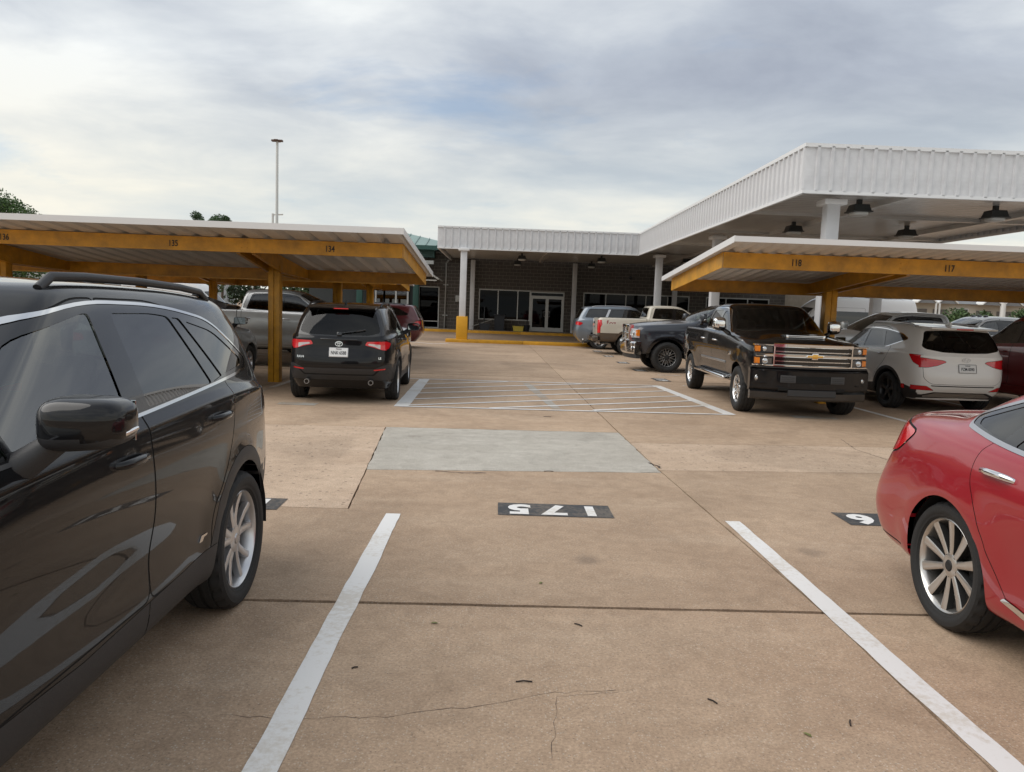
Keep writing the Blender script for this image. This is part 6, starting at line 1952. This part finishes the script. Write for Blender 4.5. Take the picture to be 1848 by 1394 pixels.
def dress_truck_rear(car, sh, P, badge=None, chrome=True):
    ch = M_chrome() if chrome else M_black_plastic()
    X = lambda y: sh.rear(min(.9, abs(y)) * (1 if y >= 0 else -1), 1.0)[0].x
    bm = bmesh.new()
    add_box(bm, -3.16, -2.93, -.98, .98, .52, .72, .03, 3)
    obj('rear_bumper', bm_mesh('rear_bumper', bm, P, .7), None, car)
    bm = bmesh.new(); add_box(bm, -3.18, -2.95, -.45, .45, .722, .735)
    obj('bumper_step', bm_mesh('bumper_step', bm, M_black_plastic()), None, car)
    x = X(0)
    slab('gate_handle', rpoly([(-.16, 1.20), (.16, 1.20), (.14, 1.28), (-.14, 1.28)], .02), 'x', x - .015, x + .02, M_black_plastic(), car, .004)
    bm = bmesh.new(); superquad(bm, (0, 0, 0), (.012, .11, .045), 2.2, 8)
    obj('oval_badge', bm_mesh('oval_badge', bm, pmat('badge_blue_grey', (.12, .13, .15), .2, .6, coat=1), 3.2), None, car, (x - .006, 0, 1.08))
    # hitch with a bright ball mount
    bm = bmesh.new(); add_box(bm, -3.28, -2.9, -.04, .04, .44, .52, .006); add_box(bm, -3.46, -3.26, -.035, .035, .40, .47, .006)
    obj('tow_hitch', bm_mesh('tow_hitch', bm, pmat('hitch_black', (.02, .02, .02), .5), .6), None, car)
    bm = bmesh.new(); superquad(bm, (-3.42, 0, .53), (.035, .035, .035), 2, 6); add_tube(bm, [(-3.42, 0, .36), (-3.42, 0, .50)], .02, 8)
    add_tube(bm, [(-3.40, -.06, .42), (-3.40, .06, .42)], .014, 8)
    obj('hitch_ball', bm_mesh('hitch_ball', bm, ch, 1), None, car)
    for s in (-1, 1):
        bm = bmesh.new(); add_tube(bm, [(-2.5, s * .55, .45), (-2.75, s * .62, .44), (-2.85, s * .72, .42)], .04, 10)
        obj('tailpipe', bm_mesh('tailpipe', bm, M_satin(), 1), None, car)
SEDAN_WHEEL = dict(R=.36, rim=.235, tw=.235, wheel='plain', ax_f=1.345, ax_r=-1.345, track=.80, arch_r=.41, clad_r=.47, well_y=.90)

def build_van(name, S):
    """High-roofed panel van; S: length scale comes from the root, paint, dark band or not."""
    car = empty(name); P = S['paint']
    rows = [
        dict(xr=-2.9, xf=2.6, z=.32, w=.82),
        dict(xr=-2.95, xf=2.78, z=.42, w=.93, crease=.3),
        dict(xr=-2.97, xf=2.86, z=.72, w=.98, br=.02, cr=.07, bf=.15),
        dict(xr=-2.97, xf=2.84, z=1.0, w=.985, br=.02, cr=.07, bf=.15),
        dict(xr=-2.96, xf=2.55, z=[(-3, 1.22), (1.5, 1.2), (2.5, 1.12)], w=.98, br=.02, cr=.07, bf=.2, crease=.2),
        dict(xr=-2.95, xf=2.05, z=[(-3, 1.42), (1, 1.38), (2.05, 1.42)], w=.96, br=.02, cr=.07, bf=.2, st=[-2.7, -1.7, -.7, .3, 1.3, 1.6], crease=.3),
        dict(xr=-2.92, xf=1.55, z=[(-3, 1.95), (1.5, 1.95)], w=.92, br=.02, cr=.08, bf=.18, st=[-2.7, -1.7, -.7, .2, .95, 1.2]),
        dict(xr=-2.85, xf=1.10, z=[(-3, 2.42), (.6, 2.44), (1.1, 2.36)], w=.82, br=.03, cr=.08, bf=.18, st=[-2.6, -1.7, -.8, .0, .6, .8]),
        dict(xr=-2.78, xf=.80, z=[(-3, 2.52), (.4, 2.54), (.8, 2.50)], w=.70, br=.03, cr=.08, bf=.18, st=[-2.5, -1.7, -.8, -.1, .4, .55]),
    ]
    sh = Shell(rows, 2, .03, flares(S, .01))
    sh.panel(rpoly([(1.75, .55), (1.75, 1.3), (1.25, 2.05), (.62, 2.05), (.60, .55)], .08), 'y', 'door_f', SIDE)
    sh.panel(rpoly([(.55, .55), (.55, 2.1), (-.75, 2.1), (-.75, .55)], .06), 'y', 'door_r', SIDE)
    sh.cut(rpoly([(1.52, 1.40), (1.12, 1.95), (.72, 1.95), (.72, 1.36)], .05), 'y', 'pane_f', SIDE)
    if S.get('band'):
        sh.cut(rpoly([(.48, 1.42), (.48, 1.95), (-2.75, 1.95), (-2.75, 1.42)], .08), 'y', 'pane_b', SIDE)
    sh.cut(rpoly([(-.2, 1.45), (.80, 1.42), (.74, 2.05), (-.2, 2.12)], .05), 'x', 'windshield', lambda f: f.normal.x > .3)
    sh.cut(rpoly([(.06, 1.45), (.74, 1.45), (.70, 2.05), (.06, 2.05)], .06), 'x', 'rear_glass', REAR_S)
    sh.panel(rpoly([(.80, .85), (1.1, .85), (1.1, 1.35), (.80, 1.35)], .03), 'x', 'tail', REAR_S)
    sh.panel(rpoly([(.48, .90), (1.1, .90), (1.1, 1.12), (.60, 1.12)], .03), 'x', 'head', lambda f: f.normal.x > .4)
    sh.panel(rpoly([(-.2, .70), (.42, .70), (.50, 1.08), (-.2, 1.08)], .03), 'x', 'grille', lambda f: f.normal.x > .4)
    sh.arch(S['ax_f'], S['R'], S['arch_r'], .15); sh.arch(S['ax_r'], S['R'], S['arch_r'], .15)
    sh.body('body', car, [('body', P), ('gap', M_gap()), ('lip', P)])
    df = sh.part('door_f', 'door', P, car); sh.part('door_r', 'sliding_door', P, car)
    for o, d in zip(sh.part('pane_f', 'window_pane', G_dark(), car, off=-.004), df): o.parent = d
    sh.part('pane_b', 'side_window', G_dark(), car, off=-.004); sh.part('windshield', 'windshield', G_dark(), car, 'c'); sh.part('rear_glass', 'rear_window', G_dark(), car)
    sh.part('tail', 'taillight', M_red(), car, off=.005); sh.part('head', 'headlight', M_lamp(), car); sh.part('grille', 'grille', M_gloss_black(), car, 'c')
    for s in (1, -1): mirror(car, sh, 1.35, 1.42, s, M_black_plastic(), M_black_plastic(), (.07, .10, .16), .08)
    bm = bmesh.new(); add_box(bm, -2.8, 2.5, -.85, .85, .34, .40); obj('underbody', bm_mesh('underbody', bm, M_gap()), None, car)
    add_wheels(car, S)
    if S.get('rack'):
        bm = bmesh.new()
        for s in (-1, 1): add_tube(bm, [(-2.5, s * .62, 2.66), (.5, s * .62, 2.66)], .03, 6)
        for x in (-2.4, -1.7, -1.0, -.3, .4): add_box(bm, x - .03, x + .03, -.64, .64, 2.60, 2.66)
        add_box(bm, -2.1, -1.2, -.4, .4, 2.60, 2.80, .04); add_box(bm, -.5, .2, -.35, .35, 2.60, 2.76, .04)
        obj('roof_rack', bm_mesh('roof_rack', bm, M_black_plastic(), .6), None, car)
        for s in (1, -1):
            p, n = sh.side(-1.2, 2.16, s)
            slab('side_mark', rpoly([(-1.35, 2.16), (-.95, 2.165), (-.93, 2.195), (-1.2, 2.20), (-1.33, 2.235)], .01), 'y', p.y - s * .02, p.y + s * .006, M_gap(), car, 0)
    return car, sh
# ------------------------------------------------------------------ vehicles, nearest last in the list of builders
HALF = math.pi / 2
def place(car, x, y, rz, label, cat, scale=None, name=None, group='vehicles parked in the lot'):
    car.location = (x, y, 0); car.rotation_euler = (0, 0, rz)
    if scale: car.scale = scale
    tag(car, label, cat, group)
    return car
SILVER = lambda: pmat('silver_wheel', (.62, .62, .63), .3, .85)
DARKW = lambda: pmat('dark_wheel', (.06, .06, .062), .35, .6)
S = dict(paint=paint('crossover_black_paint', (.006, .006, .007)), R=.36, rim=.256, tw=.225, wheel='five_split', rimmat=SILVER(), ax_f=1.345, ax_r=-1.345, track=.80, arch_r=.415, clad_r=.49, well_y=.90, chrome_dlo='top', rear='full', level=3, grear=glassmat('rear_screen_glass', (.13, .14, .14), 1.42), gf=glassmat('green_tint_reflective', (.42, .50, .45), 2.3), gd=glassmat('privacy_reflective', (.06, .065, .065), 2.2))
rav, rav_sh = build_suv('black_crossover', S)
# tailgate dress, shared by both crossovers
ch = M_chrome()
def emblem_rings(car, sh):
    p, n = sh.rear(0, 1.0)
    bm = bmesh.new(); ellipse_ring(bm, .062, .043, .009); ellipse_ring(bm, .020, .036, .007, c=(0, 0)); ellipse_ring(bm, .040, .018, .007, c=(0, .018))
    stick('rear_emblem', bm_mesh('rear_emblem', bm, ch, .8), p, n, car, .004)
emblem_rings(rav, rav_sh)
licence_plate(rav, rav_sh, 0, .86, 'TEXAS', 'NNK\u00b76588')
for t, y, z, s in (('RAV4', .62, .775, .055), ('LE', -.66, .775, .05)):
    p, n = rav_sh.rear(y, z); stick('badge', text_mesh(t, s, ch, .003, bold=.001), p, n, rav, .004)
p, n = rav_sh.rear(0, 1.08)
bm = bmesh.new(); add_box(bm, -.30, .30, -.012, .012, 0, .022, .008); stick('gate_garnish', bm_mesh('gate_garnish', bm, M_gloss_black(), .7), rav_sh.rear(0, 1.07)[0], rav_sh.rear(0, 1.07)[1], rav, 0)
p = rav_sh.top(-1.86, 0)[0]
bm = bmesh.new()
add_prism(bm, rpoly([(-1.72, p.z + .010), (-2.10, p.z - .035, .02), (-2.08, p.z - .060, .02), (-1.90, p.z - .06)], .01), 'y', -.56, .56)
obj('roof_spoiler', bm_mesh('roof_spoiler', bm, S['paint'], .7), None, rav)
slab('high_stop_lamp', [(-.12, p.z - .058), (.12, p.z - .058), (.12, p.z - .042), (-.12, p.z - .042)], 'x', -2.104, -2.06, M_red(), rav, .002)
pr = rav_sh.rear(.05, 1.17)
bm = bmesh.new(); add_tube(bm, [(-.02, 0, .02), (.30, .06, .022), (.42, .09, .012)], .010, 6); add_box(bm, -.04, .04, -.03, .03, 0, .03, .008)
stick('rear_wiper', bm_mesh('rear_wiper', bm, M_gloss_black(), .8), rav_sh.rear(.0, 1.155)[0], rav_sh.rear(0, 1.155)[1], rav, 0)
for s in (-1, 1):
    bm = bmesh.new(); add_lathe(bm, [(.040, -.10), (.040, .02), (.034, .02), (.034, -.08)], 'x', 16)
    obj('exhaust_tip', bm_mesh('exhaust_tip', bm, M_satin(), .8), None, rav, (-2.24, s * .52, .37), (0, 0, math.pi))
bm = bmesh.new(); add_box(bm, -1.9, 2.0, -.72, .72, .24, .30); obj('underbody', bm_mesh('underbody', bm, M_gap()), None, rav)
p = rav_sh.top(-1.5, 0)[0]
slab('aerial_fin', rpoly([(-1.62, p.z - .01), (-1.42, p.z - .01), (-1.58, p.z + .055, .01), (-1.62, p.z + .055, .01)], .01), 'y', -.018, .018, S['paint'], rav, .006)
# second copy before the near one is given its own extras
rav2 = copy_tree(rav)
place(rav2, -2.75, 14.92, HALF + .05, 'black crossover parked nose-in under the carport beam marked 134', 'car')
place(rav, -2.31, 2.75, -HALF + .0, 'glossy black hybrid crossover filling the left foreground', 'car', (1.04, 1.03, 1.035))
p, n = rav_sh.side(1.02, .84, 1); stick('hybrid_badge', text_mesh('HYBRID', .060, ch, .003, bold=.001), p, n, rav, .004)
p, n = rav_sh.side(-.78, .53, 1); stick('side_badge', prism_mesh('side_badge', rpoly([(-.035, -.012), (.0, -.012), (.012, .004), (.045, .006), (.05, .014), (-.01, .016)], .004), 'z', 0, .003, ch), p, n, rav, .002)
# ---- red saloon
S = dict(paint=paint('saloon_red_paint', (.33, .006, .016), .15), R=.338, rim=.250, tw=.215, wheel='two_tone', rimmat=pmat('machined_wheel', (.62, .60, .57), .28, .9), ax_f=1.40, ax_r=-1.40, track=.80, arch_r=.365, well_y=.88, gd=glassmat('saloon_glass', (.10, .11, .115), 1.8), level=3)
red, red_sh = build_sedan('red_saloon', S)
place(red, 3.42, 2.66, -HALF, 'deep red saloon with ten-spoke alloy wheel in the right foreground', 'car', (1.04, 1.03, 1.045))
# ---- black pickup
S = dict(paint=paint('truck_black_paint', (.006, .006, .007)), R=.405, rim=.25, tw=.275, wheel='six_chrome', rimmat=M_chrome(), ax_f=1.95, ax_r=-1.95, track=.87, arch_r=.475, well_y=.97, chrome_dlo=True, handlemat=M_chrome(), mirrormat=M_chrome(), tail=True)
trk, trk_sh = build_pickup('black_pickup', S); dress_bar_front(trk, trk_sh)
place(trk, 5.30, 15.6, -HALF - .03, 'black crew-cab pickup with chrome grille and gold bow-tie badge', 'pickup truck')
# ---- dark blue pickup with the big chrome grille
S = dict(paint=paint('pickup_navy_paint', (.018, .022, .032), .2), R=.44, rim=.26, tw=.30, wheel='mesh_dark', rimmat=pmat('machined_black', (.35, .35, .35), .25, .8), ax_f=1.85, ax_r=-1.85, track=.88, arch_r=.52, well_y=.97, tail=True, lift=.06, arch_clad=True, cladmat=M_gloss_black(), flare=.05)
ram, ram_sh = build_pickup('navy_pickup', S); dress_crosshair_front(ram, ram_sh, S['paint'])
place(ram, 6.62, 22.9, math.pi, 'dark navy pickup with big chrome grille and bumper facing left', 'pickup truck')
# ---- two-tone white and brown pickup
S = dict(paint=paint('pickup_ivory_paint', (.60, .56, .48)), paint2=paint('pickup_brown_paint', (.095, .07, .052), .2), two_tone=True, R=.42, rim=.25, tw=.28, wheel='mesh_dark', rimmat=SILVER(), ax_f=1.95, ax_r=-1.75, track=.87, arch_r=.49, well_y=.97, tail=True, lift=.05, arch_clad=True, flare=.03)
S['cladmat'] = S['paint2']
ford, ford_sh = build_pickup('ivory_pickup', S); dress_truck_rear(ford, ford_sh, S['paint2'])
fx = pmat('decal_dark_red', (.25, .02, .03), .4)
for s in (1, -1):
    p, n = ford_sh.side(-2.45, 1.27, s); stick('bed_decal', text_mesh('FX4', .17, fx, .002, sx=1.25, bold=.006), p, n, ford, .006)
place(ford, 6.75, 31.1, 0, 'ivory and brown two-tone pickup with red tail lamps and bed decal', 'pickup truck')
# ---- grey-blue large crossover beyond it
big_dlo = rpoly([(.74, 1.13, .02), (.22, 1.50, .10), (-.20, 1.565, .2), (-1.75, 1.545, .08), (-1.92, 1.20, .05), (-.3, 1.16, .4)], .05, 5)
S = dict(SEDAN_WHEEL, paint=paint('suv_greyblue_paint', (.17, .20, .235), .55), rimmat=SILVER(), dlo=big_dlo, rear='none', railmat=M_satin(), raillift=.02, clad=False,
         panes=dict(pane_f=rpoly([(.58, 1.155), (.22, 1.46, .06), (-.15, 1.525), (-.16, 1.17)], .02), pane_r=rpoly([(-.27, 1.17), (-.25, 1.525), (-.80, 1.52), (-.94, 1.19)], .02), pane_q=rpoly([(-1.20, 1.20), (-1.06, 1.515), (-1.70, 1.505), (-1.83, 1.215)], .02)))
exp_, exp_sh = build_suv('greyblue_crossover', S)
for s in (1, -1):
    p1, n1 = exp_sh.side(-.98, 1.16, s); p2, n2 = exp_sh.side(-.86, 1.52, s)
    bm = bmesh.new(); V = []
    for (xa, za) in ((-1.16, 1.18), (-1.07, 1.18), (-.92, 1.53), (-1.01, 1.53)):
        q, nn = exp_sh.side(xa, za, s); V.append(bm.verts.new(q + nn * .006))
    bm.faces.new(V); obj('bright_pillar', bm_mesh('bright_pillar', bm, M_satin()), None, exp_)
place(exp_, 5.95, 35.2, 0, 'tall grey-blue sport utility with red tail lamp beyond the ivory pickup', 'car', (1.16, 1.09, 1.16))
# ---- white crossover seen from behind
def sf_rear(sh):
    pass
S = dict(SEDAN_WHEEL, level=3, paint=paint('crossover_white_paint', (.80, .79, .77)), rimmat=DARKW(), rear='wide', grear=glassmat('rear_screen_glass', (.13, .14, .14), 1.42), chrome_dlo='top', railmat=M_satin(), handlemat=M_satin(),
         dlo=rpoly([(.74, 1.12, .02), (.16, 1.49, .12), (-.22, 1.555, .3), (-.85, 1.54, .3), (-1.45, 1.46, .10), (-1.68, 1.37, .05), (-1.35, 1.27, .2), (-1.1, 1.19, .3), (-.3, 1.155, .4)], .05, 5),
         panes=dict(pane_f=rpoly([(.45, 1.14), (.47, 1.24), (.165, 1.445, .08), (-.18, 1.52, .1), (-.21, 1.16)], .02), pane_r=rpoly([(-.29, 1.17), (-.25, 1.51, .03), (-.75, 1.51, .1), (-.98, 1.205)], .02), pane_q=rpoly([(-1.05, 1.215, .02), (-.85, 1.505, .03), (-1.40, 1.44, .08), (-1.60, 1.37, .03), (-1.32, 1.295, .1)], .02)))
sf, sf_sh = build_suv('white_crossover', S)
place(sf, 8.52, 16.4, HALF + .05, 'white crossover seen from behind beside the black pickup', 'car', (1.0, 1.07, 1.0))
licence_plate(sf, sf_sh, -.02, .86, 'TEXAS', 'PZM-0090')
p, n = sf_sh.rear(0, 1.02)
bm = bmesh.new(); ellipse_ring(bm, .075, .045, .009)
for s in (-1, 1): add_box(bm, s * .028 - .008, s * .028 + .008, -.030, .030, 0, .006, M=Matrix.Rotation(-.3, 4, 'Z'))
add_box(bm, -.03, .03, -.007, .007, 0, .006, M=Matrix.Rotation(.35, 4, 'Z'))
stick('rear_emblem', bm_mesh('rear_emblem', bm, M_satin(), .8), p, n, sf, .004)
pt = sf_sh.top(-1.86, 0)[0]
bm = bmesh.new(); add_prism(bm, rpoly([(-1.70, pt.z + .012), (-2.16, pt.z - .02, .02), (-2.15, pt.z - .055, .02), (-1.90, pt.z - .06)], .01), 'y', -.60, .60)
obj('roof_spoiler', bm_mesh('roof_spoiler', bm, S['paint'], .7), None, sf)
slab('high_stop_lamp', [(-.15, pt.z - .052), (.15, pt.z - .052), (.15, pt.z - .028), (-.15, pt.z - .028)], 'x', -2.165, -2.1, M_red(), sf, .002)
slab('shark_fin_aerial', rpoly([(-1.72, pt.z), (-1.50, pt.z), (-1.68, pt.z + .085, .01), (-1.72, pt.z + .085, .01)], .01), 'y', -.02, .02, S['paint'], sf, .006)
# ---- the others
def simple(name, x, y, rz, col, label, metal=.3, scale=None, **kw):
    S = dict(SEDAN_WHEEL, paint=paint(name + '_paint', col, metal), rimmat=kw.pop('rimmat', None) or SILVER(), rear=kw.pop('rear', 'none'), **kw)
    c, sh = build_suv(name, S)
    return place(c, x, y, rz, label, 'car', scale), sh
mdx, _ = simple('grey_crossover', -6.22, 14.95, HALF, (.26, .265, .265), 'grey crossover parked nose-in left of the yellow carport post', .6, (1.03, 1.04, 1.0), handlemat=M_satin(), clad=False, gd=G_front())
crv, _ = simple('dark_red_crossover', -5.35, 30.6, math.pi, (.10, .008, .012), 'dark red crossover with its tail toward the drive aisle', .2, (1.0, 1.0, 1.02))
wht, _ = simple('white_saloon', -5.22, 25.6, 0, (.66, .66, .67), 'white car nosing out between the black and dark red crossovers', .1, (1.0, 1.0, .93), clad=False)
dks, _ = simple('dark_saloon', -8.9, 20.2, math.pi, (.02, .021, .022), 'dark car behind the grey crossover under the left carport', .2, (1.02, 1.0, .93), clad=False)
rsv, _ = simple('red_sport_utility', 11.35, 15.9, HALF, (.22, .008, .012), 'tall dark red vehicle under the carport at the right edge', .1, (1.15, 1.06, 1.14), clad=False, mirror=False)
def truck(name, x, y, rz, col, label, metal=.3, tail=False, **kw):
    S = dict(paint=paint(name + '_paint', col, metal), R=.40, rim=.24, tw=.27, wheel='plain', rimmat=SILVER(), ax_f=1.87, ax_r=-1.87, track=.87, arch_r=.47, well_y=.97, tail=tail, **kw)
    c, sh = build_pickup(name, S)
    return place(c, x, y, rz, label, 'pickup truck'), sh
slv, slv_sh = truck('silver_pickup', -5.55, 20.4, 0, (.42, .43, .43), 'silver crew-cab pickup standing side-on behind the yellow post', .5, handlemat=M_satin(), gf=G_dark(), chrome_dlo=False)
s2, s2_sh = truck('pale_silver_pickup', 10.3, 20.0, math.pi, (.40, .40, .39), 'pale silver pickup cab behind the black pickup and white column', .5, tail=False)
fw, fw_sh = truck('white_work_pickup', 14.6, 23.2, math.pi, (.68, .68, .68), 'white pickup with dark roof lamps behind the white crossover', .0)
for y in (-.3, 0, .3):
    q = fw_sh.top(.15, y)[0]; bm = bmesh.new(); superquad(bm, (0, 0, 0), (.07, .05, .03), 2.4, 4); obj('cab_marker_lamp', bm_mesh('cab_marker_lamp', bm, M_gloss_black(), 3.2), None, fw, (.15, y, q.z + .015))
VS = dict(R=.36, rim=.21, tw=.235, wheel='plain', rimmat=SILVER(), ax_f=1.85, ax_r=-1.85, track=.84, arch_r=.42, well_y=.95)
rv, _ = build_van('camper_van', dict(VS, paint=paint('van_white_paint', (.68, .68, .68)), band=True, rack=True))
place(rv, 14.6, 33.5, math.pi, 'long white camper van with dark roof rack under the canopy', 'van', (1.08, 1.0, 1.05))
wv, _ = build_van('white_van', dict(VS, paint=paint('van_white_paint', (.68, .68, .68)), band=False))
place(wv, -15.2, 37.5, .0, 'white high-roofed van far behind the carport posts at left', 'van', (.95, 1, .95))
# ------------------------------------------------------------------ litter on the concrete
tw = pmat('twig_dark', (.03, .022, .018), .8); lf = pmat('leaf_green_dry', (.16, .17, .05), .7)
for i, (x, y, ln, a) in enumerate(((.16, 3.33, .075, .05), (.47, 3.98, .05, -.7), (1.52, 3.05, .05, 1.2), (.98, 3.2, .05, -.9), (-.62, 3.42, .03, .5), (.55, 7.9, .10, .1), (.78, 12.0, .12, .0))):
    o = obj('twig', tube_mesh('twig', [(-ln / 2, 0, 0), (0, ln * .06, .002), (ln / 2, 0, 0)], .0035, tw, 5), None, None, (x, y, .0045), (0, 0, a))
    tag(o, ('short dark twig lying on the concrete in the middle foreground', 'thin dark twig right of centre in front of the open joint', 'small twig near the lower right foreground', 'little twig left of the lower right stripe', 'tiny twig beside the left white stripe', 'dark twig lying on the grey concrete patch', 'dark twig just before the hatched box')[i], 'twig', 'twigs on the concrete')
for i, (x, y) in enumerate(((-.30, 3.95), (.30, 4.6), (1.3, 2.95))):
    bm = bmesh.new(); pl = [(-.02, 0), (-.008, .008), (.012, .007), (.022, 0), (.012, -.007), (-.008, -.008)]; vv = [bm.verts.new((p[0], p[1], .004 * abs(p[1]) / .008)) for p in pl]; bm.faces.new(vv)
    o = obj('fallen_leaf', bm_mesh('fallen_leaf', bm, lf), None, None, (x, y, .003), (0, 0, i * 1.1))
    tag(o, ('small green leaf right of the left white stripe', 'small green leaf behind the open joint', 'small green leaf in the lower right foreground')[i], 'leaf', 'leaves on the concrete')
